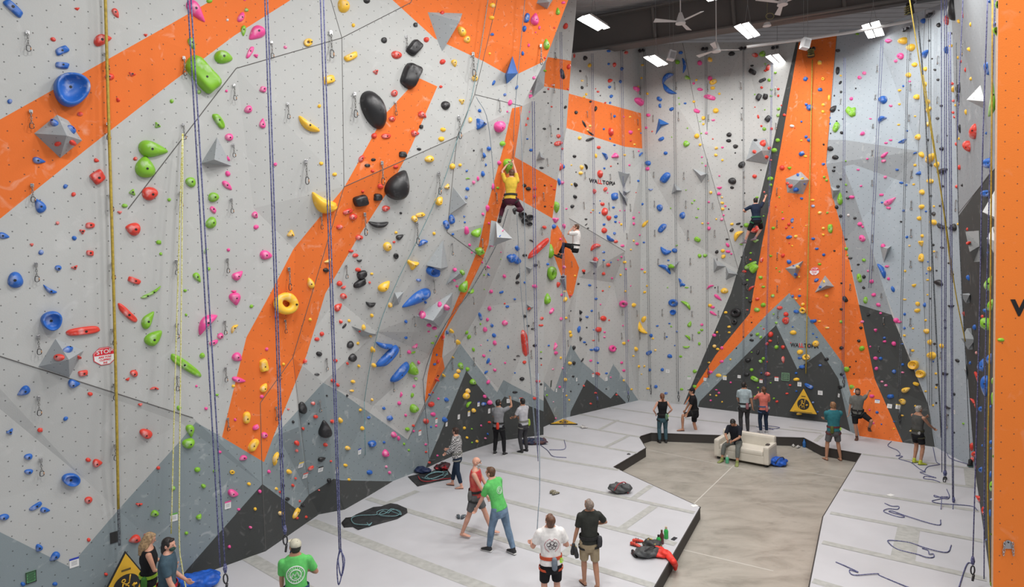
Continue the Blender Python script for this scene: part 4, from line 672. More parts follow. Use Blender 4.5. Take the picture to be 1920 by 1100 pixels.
QD = {(0,0):'203,240,215,390 795,395,808,530 228,830,258,965 805,925,810,1055', (320,0):'95,430,100,570 753,315,755,440 470,635,472,755 1195,240,1205,440 875,775,877,895 92,930,90,1050',
(640,0):'485,272,490,385 95,700,103,885 402,760,404,868 982,400,984,580 877,875,870,1045 1180,740,1185,845', (0,275):'238,282,240,420 828,355,832,490 267,872,270,1015 840,870,850,1000',
(320,275):'68,340,78,455 465,-20,467,80 1010,103,1020,285 450,390,452,500 1125,510,1130,620 420,838,424,948 35,850,52,960 880,910,883,1080', (640,275):'300,115,308,290 170,500,175,668 725,195,733,360 560,570,565,735 825,725,828,815 32,888,36,990 688,1000,690,1100 1048,15,1052,110 1158,345,1160,430 1052,690,1055,780 1068,830,1068,925',
(0,550):'283,315,285,460 848,265,855,390 285,772,297,915 853,675,855,800', (320,550):'40,225,42,340 400,205,402,310 853,200,858,300 405,555,405,665 42,617,38,730 812,543,810,648 1205,165,1210,262 1163,487,1165,580 423,933,425,1030 785,850,787,955 1115,803,1120,890',
(640,550):'542,170,543,250 430,400,432,480 383,660,385,740 840,308,843,370 983,25,985,85 1000,245,1002,310 990,480,992,545 827,515,828,575', (0,825):'302,135,308,270 858,28,860,150',
(960,0):'210,340,212,490 322,390,323,450 310,635,312,700 285,930,286,1030 555,570,556,650 765,618,766,675 965,655,966,712 1232,615,1233,675 560,835,560,885 740,850,740,895 938,895,938,940 1060,865,1060,915 1250,840,1250,910',
(1280,0):'185,630,187,690 435,615,436,675 193,855,193,915 440,845,442,905 695,655,696,715 700,915,700,975 1188,740,1188,800', (1600,0):'833,310,835,420 808,705,808,790 433,630,432,685 423,860,422,915 168,710,168,755 150,930,150,965 643,420,643,485 640,725,642,780 640,1010,640,1070 182,490,182,550 433,400,433,455',
(960,275):'260,88,262,150 232,345,233,410 218,600,220,665 442,860,444,905 197,855,198,910 543,190,544,245 535,415,535,470 723,420,722,478 680,860,680,910 883,430,885,487 878,210,878,275 907,30,908,85 1065,190,1066,235 1070,405,1072,455 1072,625,1073,675 1097,840,1098,890 883,850,884,905 857,650,858,695 733,205,733,250',
(1280,275):'10,190,10,250 25,405,26,465 225,418,227,470 240,625,240,683 42,625,44,708 57,835,58,888 710,310,712,368 710,553,712,610 712,795,713,855 712,1042,713,1095 480,825,482,880 458,180,458,240 463,405,463,450 190,205,190,265 258,835,258,880 62,1045,63,1095 265,1045,265,1095 487,1035,488,1080 1258,1030,1258,1080',
(1600,275):'145,25,147,80 143,250,144,300 147,455,147,505 146,660,146,720 440,180,440,240 438,408,438,478 436,618,436,685 433,855,433,910 778,400,778,490 632,785,632,835 147,890,147,930',
(960,550):'158,215,158,280 143,425,144,490 423,160,423,215 828,118,828,165 932,125,933,175 818,295,818,345 953,290,954,345 1128,118,1128,170 1147,295,1147,345 648,140,648,195 645,300,646,360 415,350,415,400',
(1280,550):'715,130,713,190 715,320,717,380 478,120,478,165 70,130,70,175 73,305,73,355 268,128,268,180 280,310,280,355', (1600,550):'230,180,230,240 432,185,432,250 430,415,430,470 193,395,191,440 213,0,213,35 663,440,665,495 713,905,714,1020'}
proto = quickdraw_proto(); first = True
for (tx, ty), s in QD.items():
    for t in s.split():
        x1, y1, x2, y2 = (float(v)/4 for v in t.split(',')); x1 += tx; x2 += tx; y1 += ty; y2 += ty
        h = hit(x1, y1, True)
        if not h: continue
        sc = (h[0]-CP).dot(FW)/F_PX; Lr = hypot(x2-x1, y2-y1)*sc
        q = proto if first else copy_tree(proto); first = False
        q.location = h[0]+h[1]*.012; q.rotation_euler = (0, radians(degrees(atan2(-(x2-x1), y2-y1)))*-.0, atan2(h[1].x, -h[1].y))
        k = Lr/.40; q.scale = (max(.95, min(k, 1.7)), max(.95, min(k, 1.7)), k)
        want(q, x1, (y1+y2)/2, 'hanging steel quickdraw' if Lr < .5 else 'long steel quickdraw', 'quickdraw', 'quickdraws bolted to the walls')

# ---------------------------------------------------------------- things lying flat on the wall: cards, signs, lettering
def wall_frame(px, py, ang=0, off=.004):
    h = hit(px, py, True); n = h[1]; x = Vector((0, 0, 1)).cross(n).normalized(); y = n.cross(x)
    s = (h[0]-CP).dot(FW)/F_PX; a = radians(ang)
    M = Matrix((x*cos(a)+y*sin(a), -x*sin(a)+y*cos(a), n)).transposed().to_4x4(); M.translation = h[0]+n*off; return M, s
def text_mesh(s, size, depth=.002, offset=.0):
    cu = bpy.data.curves.new('t', 'FONT'); cu.body = s; cu.size = size; cu.extrude = depth; cu.align_x = 'CENTER'; cu.align_y = 'CENTER'; cu.offset = offset; cu.resolution_u = 3
    o = bpy.data.objects.new('t', cu); C.objects.link(o); bpy.context.view_layer.update()
    me = bpy.data.meshes.new_from_object(o.evaluated_get(bpy.context.evaluated_depsgraph_get())); bpy.data.objects.remove(o); bpy.data.curves.remove(cu); return me
def decal(parent, me, m, loc, name, sx=1):
    me.materials.clear(); o = link(name, me, m, parent); o.location = loc; o.scale = (sx, 1, 1); return o
CARD = mat('card_white', (.80, .80, .79), .6); INK = mat('card_ink', (.05, .05, .06), .6); REDINK = mat('sign_red', (.70, .02, .04), .5)
TAGC = {'r': (.75, .08, .06), 'b': (.03, .06, .45), 'k': (.03, .03, .03), 'y': (.85, .6, .08), 'p': (.8, .1, .35), 'g': (.15, .45, .1), 'w': (.6, .6, .6)}
TAGS = [(139,1054,'b',13,18),(427,946,'p',10,15),(326,969,'g',11,16),(564,871,'y',9,12),(572,891,'r',9,12),(601,879,'k',9,11),(631,881,'y',7,11),(674,846,'b',7,11),(787,811,'r',6,10),(818,788,'r',5,9),(837,795,'w',5,8),(860,781,'w',5,9),(879,775,'y',5,10),(897,757,'b',5,9),(917,770,'w',5,9),(953,751,'w',6,8),
 (977,749,'r',6,8),(1022,728,'w',4,7),(1043,731,'w',4,7),(1056,731,'w',4,7),(1112,703,'r',5,7),(1137,710,'w',5,7),(1081,711,'w',3,7),(1252,695,'w',6,7),(1386,705,'k',5,7),(1359,708,'y',6,8),(1427,714,'r',5,7),(1456,710,'r',6,8),(1322,710,'r',5,7),(1499,720,'w',6,8),(1538,736,'w',7,8),(1573,741,'w',5,7),(1292,708,'g',5,6),(1645,752,'b',7,7),(1668,761,'w',7,8),(1684,762,'y',7,9),(1604,732,'g',5,8),(1790,772,'w',4,8)]
for x, y, c, w_, h_ in TAGS:
    M, s = wall_frame(x, y, 0, .006); o = empty('route_card'); o.matrix_world = M; W2, H2 = w_*s/2, h_*s/2
    W2 *= 1.15
    def quad(nm, a, b, c2, d, z, m): return pyobj(nm, [(a, b, z), (c2, b, z), (c2, d, z), (a, d, z), (a, b, z-.004), (c2, b, z-.004), (c2, d, z-.004), (a, d, z-.004)], [(0,1,2,3),(0,4,5,1),(1,5,6,2),(2,6,7,3),(3,7,4,0)], m, o)
    quad('card', -W2, -H2, W2, H2, .002, CARD); quad('header', -W2, H2*.62, W2, H2*1.02, .004, mat('tag_'+c, TAGC[c], .5))
    for k in range(3): quad('print_line', -W2*.6, H2*(.3-.32*k), W2*.6, H2*(.18-.32*k), .004, mat('faint_ink', (.35, .35, .38), .7))
    cn = {'r': 'red', 'b': 'blue', 'k': 'black', 'y': 'yellow', 'p': 'pink', 'g': 'green', 'w': 'grey'}[c]
    want(o, x, y, f'white route card with {cn} header', 'route card', 'route cards')
def plaque(x, y, w_, h_, label, base, frame, name='info_plaque', extra=True):
    M, s = wall_frame(x, y, 0, .008); o = empty(name); o.matrix_world = M; W2, H2 = w_*s/2*1.15, h_*s/2
    bm = bmesh.new(); box(bm, (0, 0, 0), (2*W2, 2*H2, .012)); bmobj('panel', bm, base, o)
    if extra:
        bm = bmesh.new()
        for a in (-1, 1): box(bm, (0, a*H2*.92, .009), (2*W2, H2*.12, .006)); box(bm, (a*W2*.92, 0, .009), (W2*.12, 2*H2, .006))
        bmobj('frame', bm, frame, o); bm = bmesh.new()
        for k in range(6): box(bm, (0, H2*(.62-.24*k), .008), (W2*(1.2 if k % 2 else 1.5), H2*.08, .004))
        bmobj('print_line', bm, frame, o)
    tag(o, label, 'sign'); return o
plaque(58, 1081, 14, 22, 'small dark green and black information plaque low on the grey left wall', mat('plaque_green', (.10, .30, .13), .5), mat('plaque_black', (.02, .025, .02), .5))
plaque(1473, 706, 12, 15, 'small dark plaque with green border on the charcoal peak of the back wall', mat('plaque_dark', (.05, .07, .055), .5), mat('plaque_greenline', (.22, .42, .25), .5))
plaque(1033, 719, 4, 13, 'narrow dark plaque on the white wall left of the far corner peak', mat('plaque_dark', (0, 0, 0)), None, extra=False)
plaque(216, 1006, 15, 21, 'square dark plate beside the yellow strap above the left belay gate', mat('plate_dark', (.03, .03, .03), .5), None, 'wall_plate', extra=False).name = 'anchor_plate'
def stop_sign(x, y, R_, label, ang):
    M, s = wall_frame(x, y, ang, .01); o = empty('stop_sign'); o.matrix_world = M; R = R_*s
    def octo(r, z0, z1, y0=None):
        P = [(r*cos(radians(22.5+45*i)), r*sin(radians(22.5+45*i))) for i in range(8)]
        if y0 is not None:
            Q = []
            for (a, b), (c, d) in zip(P, P[1:]+P[:1]):
                if b >= y0: Q.append((a, b))
                if (b >= y0) != (d >= y0): t = (y0-b)/(d-b); Q.append((a+(c-a)*t, y0))
            P = Q
        n = len(P); return [(a*1.1, b, z) for z in (z1, z0) for a, b in P], [tuple(range(n))]+[(i, n+i, n+(i+1) % n, (i+1) % n) for i in range(n)]
    pyobj('board', *octo(R, -.004, .003), REDINK, o); pyobj('face', *octo(R*.93, .0, .0045), CARD, o); pyobj('red_band', *octo(R*.90, .0, .006, R*.12), REDINK, o)
    decal(o, text_mesh('STOP', R*.60, .001, .010*R), CARD, (0, R*.46, .0075), 'stop_lettering', 1.0)
    for k, t in enumerate(('ARE YOU', 'CLIPPED', 'IN?')): decal(o, text_mesh(t, R*.27, .001, .01*R), REDINK, (0, -R*(.10+.30*k), .0055), 'small_lettering')
    tag(o, label, 'sign'); return o
stop_sign(196, 667, 18, 'red and white octagonal STOP sign on the white left wall beside the yellow strap', 4)
stop_sign(1527, 508, 8.6, 'small red and white STOP sign on the orange tower of the back wall', 0)
BLK = mat('letter_black', (.012, .012, .014), .5); RDL = mat('letter_red', (.72, .03, .02), .5)
def lettering(px, py, wpx, label, ang=0):
    M, s = wall_frame(px, py, ang, .006); o = empty('wall_lettering'); o.matrix_world = M; W_ = wpx*s; size = W_/5.0
    W_ *= wpx/max(10, abs(proj(M @ Vector((W_/2, 0, 0)))[0]-proj(M @ Vector((-W_/2, 0, 0)))[0])); parts = [('WA', BLK), ('LL', RDL), ('T', BLK), ('O', BLK), ('PIA', BLK)]; ms = [(text_mesh(t, size, .003, size*.035), m, t) for t, m in parts]
    ws = [max(v.co.x for v in a.vertices)-min(v.co.x for v in a.vertices) for a, _, _ in ms]; tot = sum(ws)+size*.06*4; x = -tot/2; kx = W_/tot
    for (a, m, t), w_ in zip(ms, ws):
        cx = (max(v.co.x for v in a.vertices)+min(v.co.x for v in a.vertices))/2
        for v in a.vertices: v.co.x -= cx
        decal(o, a, m, ((x+w_/2)*kx, 0, 0), 'letters', kx)
        if t == 'O':
            bm = bmesh.new(); cyl(bm, ((x+w_/2)*kx, 0, -.002), ((x+w_/2)*kx, 0, .004), size*.10, 12); bmobj('dot', bm, RDL, o)
        x += w_+size*.06
    bm = bmesh.new(); cyl(bm, (-W_*.485, size*.42, -.002), (-W_*.485, size*.42, .004), size*.09, 10); bmobj('dot', bm, RDL if px > 1300 else BLK, o)
    tag(o, label, 'lettering'); return o
lettering(1130, 342, 50, 'black and red WALLTOPIA lettering on the white back wall above the red grips', 0)
lettering(1508, 648, 53, 'black and red WALLTOPIA lettering on the grey peak of the orange tower')
r = (pe[1]-pe[0]).normalized(); n = pdv.cross(Vector((0, 0, 1))).normalized()
h = hit(1918, 578); M = Matrix((pdv, Vector((0, 0, 1)), n)).transposed().to_4x4(); M.translation = h[0]+n*.006
o = empty('wall_lettering'); o.matrix_world = M; decal(o, text_mesh('W', .33, .003, .012), BLK, (.03, 0, 0), 'letters', 1.1); tag(o, 'large black letter W cut by the right picture edge on the orange pillar', 'lettering')

# ---------------------------------------------------------------- yellow belay gates
YEL = mat('gate_yellow', (.72, .42, .03), .55, noise=.06, scale=4); GBLK = mat('gate_black', (.02, .02, .02), .6)
def belay_gate(M, H, W_, label, mirrored=1):
    o = empty('belay_gate'); o.matrix_world = M
    def tri(k, z0, z1, dy=0): return [(0, -H*(1-k)*.62*0+dy*0-H*(1-k)*.60, z) if 0 else (x, y, z) for z in (z1, z0) for x, y in ((0, -H*(1-k)*.60), (-W_/2*k, -H+H*(1-k)*.40), (W_/2*k, -H+H*(1-k)*.40))]
    F3 = [(0, 1, 2), (5, 4, 3), (0, 3, 4, 1), (1, 4, 5, 2), (2, 5, 3, 0)]
    pyobj('border', tri(1, -.02, .012), F3, GBLK, o); pyobj('fabric', tri(.93, .0, .018), F3, YEL, o)
    c = Vector((0, -H*.645, 0)); R = H*.215
    bm = bmesh.new(); cyl(bm, c+Vector((0, 0, .01)), c+Vector((0, 0, .022)), R, 28); bmobj('disc', bm, GBLK, o)
    bm = bmesh.new(); q = R
    def ln(*p, r=.055): tube(bm, [c+Vector((x*q*mirrored, y*q, .026)) for x, y in p], r*q, 5)
    ln((.30, .9), (.18, .15)); ln((-.25, .30), (-.35, -.15), (-.2, -.35), (.12, -.30)); ln((-.25, .30), (.05, .12), (.2, .25)); ln((-.3, -.1), (-.62, -.35), (-.55, -.75)); ln((.12, -.30), (.16, -.8)); ln((-.2, -.35), (-.15, -.7)); ln((-.1, .1), (.15, -.02), (.12, -.3))
    ln(*[(-.22+.13*cos(t), .50+.13*sin(t)) for t in [2*pi*i/10 for i in range(11)]]); ln((.78, -.05), (.45, -.12), r=.09); ln((.58, -.28), (.42, -.1), (.60, .06))
    bmobj('climber_pictogram', bm, YEL, o, True)
    bm = bmesh.new(); box(bm, (0, -H*.345, .02), (H*.15, H*.035, .004)); box(bm, (0, -H*.945+.0, .02), (W_*.62, H*.02, .004)); bmobj('print_line', bm, mat('gate_print', (.12, .08, .02), .6), o)
    tag(o, label, 'belay gate'); return o
M, s = wall_frame(224, 1022, 0, .30); belay_gate(M, 102*s, 112*s, 'yellow triangular belay gate with black climber disc, below the yellow strap bottom left')
M, s = wall_frame(1507, 740, 0, .30); M.translation = at(1507, 726, (M.translation.y)); belay_gate(M, 48*s, 50*s, 'yellow triangular belay gate standing against the charcoal peak of the back wall')
# the open gate lying on the mat in the far corner
A, B_, D_ = fl(1054, 785), fl(1031, 796), fl(1083, 796); cz = (B_-D_).normalized(); X = (D_-B_).normalized(); Y = Vector((-X.y, X.x, 0)); M = Matrix((X, Y, Vector((0, 0, 1)))).transposed().to_4x4()
M.translation = (B_+D_)/2+Y*.75+Vector((0, 0, .03)); belay_gate(M, .78*1.0, (D_-B_).length, 'yellow triangular belay gate lying flat on the mat at the far corner')
bm = bmesh.new(); p = at(1497, 778, 23.0); box(bm, fl(1497, 776)+Vector((0, 0, .03)), (.25, .12, .06), bev=.015); tag(bmobj('foam_block', bm, YEL), 'small yellow foam block on the mat under the back wall gate', 'block')

# ---------------------------------------------------------------- ropes
RC = {'n': mat('rope_navy', (.055, .06, .16), .7, col2=(.16, .17, .32), wear=(.45, .55), scale=40), 'k': mat('rope_dark', (.06, .07, .08), .7, col2=(.16, .18, .2), wear=(.45, .55), scale=40), 'y': mat('strap_ochre', (.42, .30, .04), .6, noise=.2, scale=20),
      'v': mat('cord_yellow', (.55, .52, .10), .6, col2=(.75, .74, .45), wear=(.45, .5), scale=50), 't': mat('rope_teal', (.16, .30, .32), .6, noise=.2, scale=40), 'b': mat('rope_slate', (.20, .24, .28), .6, noise=.2, scale=40)}
def wallY(px, py, off=.16):
    h = hit(px, py, True); return (h[0].y-off) if h else 20
def strand(bm, P, r, off=.16, const=True):
    """P: picture points; a strand hangs just in front of the nearest wall it passes"""
    ys = [p[2] if len(p) > 2 else wallY(p[0], p[1], off) for p in P]
    if const: m = min(ys); ys = [m]*len(ys)
    Q = [at(p[0], p[1], y) for p, y in zip(P, ys)]
    for q in Q: q.z = max(q.z, MAT+r)
    tube(bm, spline(Q, 6) if len(Q) > 2 else [Q[0].lerp(Q[1], i/10) for i in range(11)], r, 6)
    return Q
def rope(label, strands, col='n', r=.010, off=.16, const=True, tail=None, dev=None, name='climbing_rope', cat='rope', group='ropes hanging down the walls'):
    bm = bmesh.new(); last = None
    for P in strands: last = strand(bm, P, r, off, const)
    o = bmobj(name, bm, RC[col], None, True)
    if dev:
        e = last[-1]; b2 = bmesh.new(); z = Vector((0, 0, 1))
        tube(b2, [e+Vector((0, 0, .05)), e-z*.03, e-z*.10], [.02, .035, .02], 8); bmobj('knot', b2, RC[col], o, True)
        b2 = bmesh.new(); c = e-z*.2; tube(b2, [c+Vector((.035*cos(t), 0, .08*sin(t))) for t in [2*pi*i/12 for i in range(13)]], .012, 6, False); tube(b2, [c-z*.08+Vector((.02, 0, 0)), c-z*.2], .02, 6); bmobj('belay_device', b2, DSTEEL, o, True)
    tag(o, label, cat, group); return o
def on_floor(label, P, col='n', r=.010, z=MAT):
    Q = [fl(x, y, z) + Vector((0, 0, r+.006*((i*7) % 3))) for i, (x, y) in enumerate(P)]
    bm = bmesh.new(); tube(bm, spline(Q, 6), r, 6); return tag(bmobj('climbing_rope', bm, RC[col], None, True), label, 'rope', 'rope ends lying on the mats')
t4 = lambda ox, oy, L: [(ox+x/4, oy+y/4) for x, y in L]
rope('ochre auto-belay strap running down the left wall past the STOP sign', [[(197, -20), (203, 200), (210, 430), (217, 700), (222, 955)]], 'y', .022, .13, False, name='belay_strap', cat='strap')
rope('black lower webbing from the ochre strap down to the left gate', [[(222, 952), (224, 1022)]], 'k', .022, .13, False, name='belay_strap', cat='strap')
rope('two-strand navy rope with a belay device near the man in blue-grey', [[(351, -20, 9.9), (413, 1062, 9.9)], [(357, -20, 9.9), (422, 1062, 9.9)]], dev=1, r=.011)
rope('two-strand navy rope ending in front of the man in the cap', [[(496, -20, 10.2), (530, 990, 10.2)], [(501, -20, 10.2), (534, 990, 10.2)]], dev=1, r=.011)
rope('two-strand navy rope tied off in a long knotted coil', [[(600, -20, 10.3), (636, 1030, 10.3)], [(606, -20, 10.3), (639, 1030, 10.3)], [(637, 1028, 10.3), (632, 1060, 10.3), (635, 1096, 10.3), (643, 1062, 10.3), (640, 1030, 10.3)], [(638, 1030, 10.3), (646, 1050, 10.3), (640, 1080, 10.3), (634, 1050, 10.3), (638, 1032, 10.3)]], r=.011)
rope('yellow and black cord doubled down the left wall to the blonde woman', [[(342, 250), (335, 480), (328, 720), (321, 1000)], [(343, 250), (341, 480), (338, 740), (336, 1000), (341, 1060), (350, 1110)]], 'v', .011, .14, True)
rope('thin teal rope clipped up the overhang and down to the tarp', [[(915, 0), (898, 110), (880, 200), (857, 262)], [(857, 262), (828, 350), (780, 455), (746, 525), (715, 600), (695, 680), (683, 752)], [(683, 752), (685, 850), (689, 980)]], 't', .009, .12, False)
rope('slate rope running down the prow from the climber in yellow', [[(953, 392), (930, 460), (880, 548), (840, 600), (808, 663), (793, 712)], [(793, 712), (797, 760), (803, 830), (808, 862), (842, 905), (848, 880)]], 'k', .010, .15, False)
rope('thin rope falling from the roof past the climber in yellow', [[(893, 182), (915, 230), (928, 360)], [(962, 300), (966, 200), (985, -10)]], 'b', .008, .2, False)
rope('twin slate ropes hanging between the prow and the recess', [[(975, 200), (983, 400), (988, 600), (1004, 830)], [(968, 380), (978, 560), (996, 720), (1008, 850)]], 'b', .010, .2, True)
rope('thick doubled rope ending on the mat beside the man at the wall', [[(998, 190), (1001, 500), (1008, 830), (1009, 862)], [(1002, 190), (1005, 500), (1010, 830)]], 'n', .012, .2, True)
rope('slate rope reaching down to the man in the white tee', [[(1009, 700, 12.0), (1012, 900, 11.2), (1009, 960, 10.9), (1006, 1012, 10.7)]], 'b', .010, const=False)
for xt, yt, xb, yb, g, lab, dv in [(1050, 60, 1058, 800, 3, 'left of the climber in white', 0), (1109, 100, 1117, 745, 3, 'left of the WALLTOPIA lettering', 1), (1164, 95, 1175, 735, 3, 'through the WALLTOPIA lettering', 1), (1207, 98, 1217, 722, 3, 'right of the spike volumes', 1), (1262, 92, 1269, 735, 3, 'beside the blue double crescent', 1),
 (1322, 88, 1325, 690, 3, 'mid back wall', 1), (1393, 88, 1393, 718, 2, 'behind the climber in navy', 0), (1447, 118, 1434, 725, 2, 'over the charcoal stripe and tower edge', 0), (1582, 108, 1579, 705, 3, 'at the tower right edge', 1), (1652, 75, 1629, 540, 4, 'on the pale panel right of the tower', 0), (1702, 60, 1684, 770, 3, 'left of the yellow grip row', 1), (1741, 35, 1743, 760, 4, 'through the yellow grip row', 0)]:
    rope(f'doubled top rope hanging {lab}', [[(xt, yt), (xb, yb)], [(xt+g, yt), (xb+g, yb)]], 'k' if 1400 > xt > 1200 or xt > 1700 else 'n', .008, .18, dev=dv)
rope('thick ochre strap down the middle of the orange tower', [[(1523, 112), (1517, 400), (1511, 700)]], 'y', .02, .15, False, name='belay_strap', cat='strap')
rope('grey-green strap hanging from the top right corner to the floor', [[(1720, 30, 17.2), (1733, 180, 17.2), (1748, 480, 17.0), (1765, 820, 16.8)]], 'k', .018, const=False, name='belay_strap', cat='strap')
rope('first strand pair of the right rope bundle, ending in two devices', [[(1765, -10, 16.4), (1766, 885, 16.4)], [(1771, -10, 16.4), (1771, 885, 16.4)]], dev=1)
rope('second strand pair of the right rope bundle', [[(1775, -10, 16.6), (1773, 885, 16.6)]], dev=1)
rope('doubled rope of the bundle with a red carabiner at its end', [[(1778, 60, 15.0), (1786, 935, 15.0)], [(1782, 60, 15.0), (1788, 935, 15.0)]], dev=1)
rope('last thin rope of the right bundle, nearest the dark wall', [[(1793, 80, 16.0), (1797, 400, 16.0), (1812, 700, 16.0), (1819, 868, 16.0)]], 'k', .009)
rope('yellow double rope slanting across the rope bundle', [[(1704, -10, 15.6), (1731, 160, 15.7), (1766, 372, 15.8), (1786, 530, 15.9)], [(1731, 140, 15.9), (1752, 275, 15.9), (1775, 430, 15.9), (1792, 550, 15.9), (1810, 640, 15.9)]], 'y', .013, const=False)
rope('navy rope down the dark side wall to a hanging device', [[(1852, -10, 11.0), (1842, 300, 11.0), (1836, 620, 11.0), (1824, 1048, 11.0)]], dev=1)
rope('navy rope close beside the pillar', [[(1806, -10, 15.0), (1797, 190, 15.0), (1795, 260, 15.0)]], 'n')
rope('ochre rope hanging along the pillar edge', [[(1861, -10, 10.6), (1857, 550, 10.6), (1852, 900, 10.6), (1857, 1092, 10.6)]], 'y', .012)
rope('second navy rope along the pillar edge', [[(1866, -10, 10.9), (1850, 550, 10.9), (1846, 880, 10.9), (1845, 1085, 10.9)]], 'n', .009)
RX = (1600, 825)
on_floor('navy rope snaking behind the man in the grey tank top', t4(*RX, [(285,10),(260,45),(330,80),(350,110),(320,120),(370,125),(340,140),(400,160),(440,175),(500,220),(540,240),(500,245),(560,265),(620,285),(540,275),(530,290),(600,300),(650,320)]))
on_floor('navy rope curling from the side wall to the mat behind the devices', t4(*RX, [(598,55),(620,160),(645,185),(560,200),(530,240)]))
on_floor('tangled navy rope lying by the white floor card', t4(*RX, [(655,600),(630,640),(400,575),(300,535),(270,540),(380,575),(340,578),(230,540),(260,520),(330,520),(340,500),(290,500),(235,475)]))
on_floor('navy rope laid in one wide flat loop on the right mats', t4(*RX, [(735,790),(700,845),(560,820),(420,770),(280,755),(262,770),(330,820),(480,860),(550,885),(600,880),(600,858),(570,860),(560,830),(515,815)]))
on_floor('short navy rope tangle under the bundle ends', t4(*RX, [(700,370),(720,425),(690,445),(610,415),(620,430),(710,430),(640,445),(590,460),(650,480),(880,495),(930,530)]))
on_floor('thin navy rope running to the foot of the side wall', t4(*RX, [(700,90),(730,140),(860,185)]))
on_floor('knotted navy rope at the bottom edge right of the concrete', [(1567,1054),(1585,1062),(1609,1074),(1593,1069),(1601,1079),(1644,1077),(1651,1080),(1698,1100),(1720,1108)])
on_floor('navy rope leading from the last device off the bottom edge', [(1822,1056),(1812,1060),(1797,1105)])
on_floor('navy rope end trailing right of the man at the wall', [(1010,832),(1027,845),(1037,856),(1062,858)])
on_floor('thin rope line on the mat below the lying gate', [(1058,825),(1059,842),(1030,844)])
on_floor('navy rope heap on the mat behind the coral shirt', [(1418,800),(1440,805),(1462,802),(1430,798),(1450,806)])
for (x1, y1, x2, y2, lb) in [(1766, 930, 1764, 975, 'vertical rope end under the first bundle device'), (1787, 965, 1786, 1015, 'vertical rope end under the red carabiner')]:
    rope(lb, [[(x1, y1, 14.9), (x2, y2, 14.6)]], 'n', .009, const=False)

# ---------------------------------------------------------------- ceiling: lamps, fans, boxes
LAMP = mat('lamp_tube', (1, 1, 1), .5, emit=((1, .99, .97), 9)); HOUS = mat('lamp_housing', (.55, .55, .54), .4)
ZL = CAMZ+7.85
FIX = [([((1083,37),(1094,31),(1129,53),(1121,58)),((1096,31),(1106,28),(1143,52),(1132,55))],'leftmost twin-panel ceiling lamp, beside the orange prow'),([((1377,51),(1389,46),(1411,70),(1402,73)),((1392,46),(1404,43),(1425,66),(1414,70))],'twin-panel ceiling lamp between the two upper fans'),
 ([((1616,49),(1629,45),(1641,70),(1628,72)),((1633,44),(1648,40),(1658,66),(1643,69))],'rightmost twin-panel ceiling lamp, right of the orange tower'),([((1207,108),(1215,106),(1241,123),(1233,125)),((1219,106),(1228,104),(1252,120),(1244,123))],'low twin-panel lamp before the white wall, left of the blue crescents'),
 ([((1436,107),(1445,104),(1465,123),(1458,125)),((1449,104),(1460,102),(1477,121),(1467,122))],'low twin-panel lamp just left of the orange tower'),([((1316,-8),(1327,-9),(1338,1),(1328,3)),((1329,-9),(1340,-10),(1351,-1),(1341,0))],'ceiling lamp cut by the top picture edge')]
for quads, label in FIX:
    P = [[fl(x, y, ZL) for x, y in q] for q in quads]; allp = [p for q in P for p in q]; c = sum(allp, Vector())/8
    o = empty('ceiling_light', c)
    bm = bmesh.new()
    for q in P:
        m_ = sum(q, Vector())/4; lo = [bm.verts.new(m_+(p-m_)*1.06-c+Vector((0, 0, .01))) for p in q]; hi = [bm.verts.new(m_+(p-m_)*.8-c+Vector((0, 0, .10))) for p in q]
        bm.faces.new(hi); [bm.faces.new((lo[i], lo[(i+1) % 4], hi[(i+1) % 4], hi[i])) for i in range(4)]
    bmobj('housing', bm, HOUS, o)
    for q in P: pyobj('diffuser', [p-c for p in q], [(0, 1, 2, 3)], LAMP, o)
    bm = bmesh.new()
    for q in P: a = sum(q, Vector())/4-c; cyl(bm, a+Vector((0, 0, .09)), Vector((0, 0, .9)), .006, 4)
    cyl(bm, (0, 0, .9), (0, 0, CZ-ZL), .008, 4); bmobj('hanging_wire', bm, mat('wire', (.25, .25, .25), .5), o)
    tag(o, label, 'ceiling light', 'twin-panel ceiling lights')
WP = mat('white_paint', (0, 0, 0))
for hx, hy, z_, tips, label in [(1276, 42, 7.6, [(1227,40),(1313,25),(1290,56)],'white three-bladed ceiling fan left of the upper lamp'), (1467, 7, 8.0, [(1420,-1),(1495,-4),(1460,24)],'white ceiling fan cut by the top edge'), (1343, 95, 7.6, [(1309,107),(1385,95),(1336,82)],'white ceiling fan low in front of the white back wall')]:
    z_ += CAMZ; c = fl(hx, hy, z_); o = empty('ceiling_fan', c); bm = bmesh.new()
    cyl(bm, (0, 0, -.04), (0, 0, .16), .16, 16, .10); cyl(bm, (0, 0, .16), (0, 0, .30), .10, 12, .05); bmobj('motor', bm, WP, o, False)
    bm = bmesh.new(); cyl(bm, (0, 0, .28), (0, 0, CZ-z_), .018, 6); bmobj('rod', bm, WP, o)
    R = max((fl(x, y, z_)-c).length for x, y in tips[:2]); 
    for x, y in tips:
        d = fl(x, y, z_)-c; d.z = 0; d = d.normalized(); nn = Vector((-d.y, d.x, 0)); bm = bmesh.new()
        q = [d*.14+nn*.05, d*.14-nn*.05, d*R-nn*.085, d*R+nn*.085]; tw = [.0, .0, -.02, .03]
        hi = [bm.verts.new(a+Vector((0, 0, .03+t))) for a, t in zip(q, tw)]; lo = [bm.verts.new(a+Vector((0, 0, .018+t))) for a, t in zip(q, tw)]
        bm.faces.new(hi); bm.faces.new(lo[::-1]); [bm.faces.new((lo[i], lo[(i+1) % 4], hi[(i+1) % 4], hi[i])) for i in range(4)]
        bmobj('blade', bm, WP, o)
    tag(o, label, 'ceiling fan', 'ceiling fans')
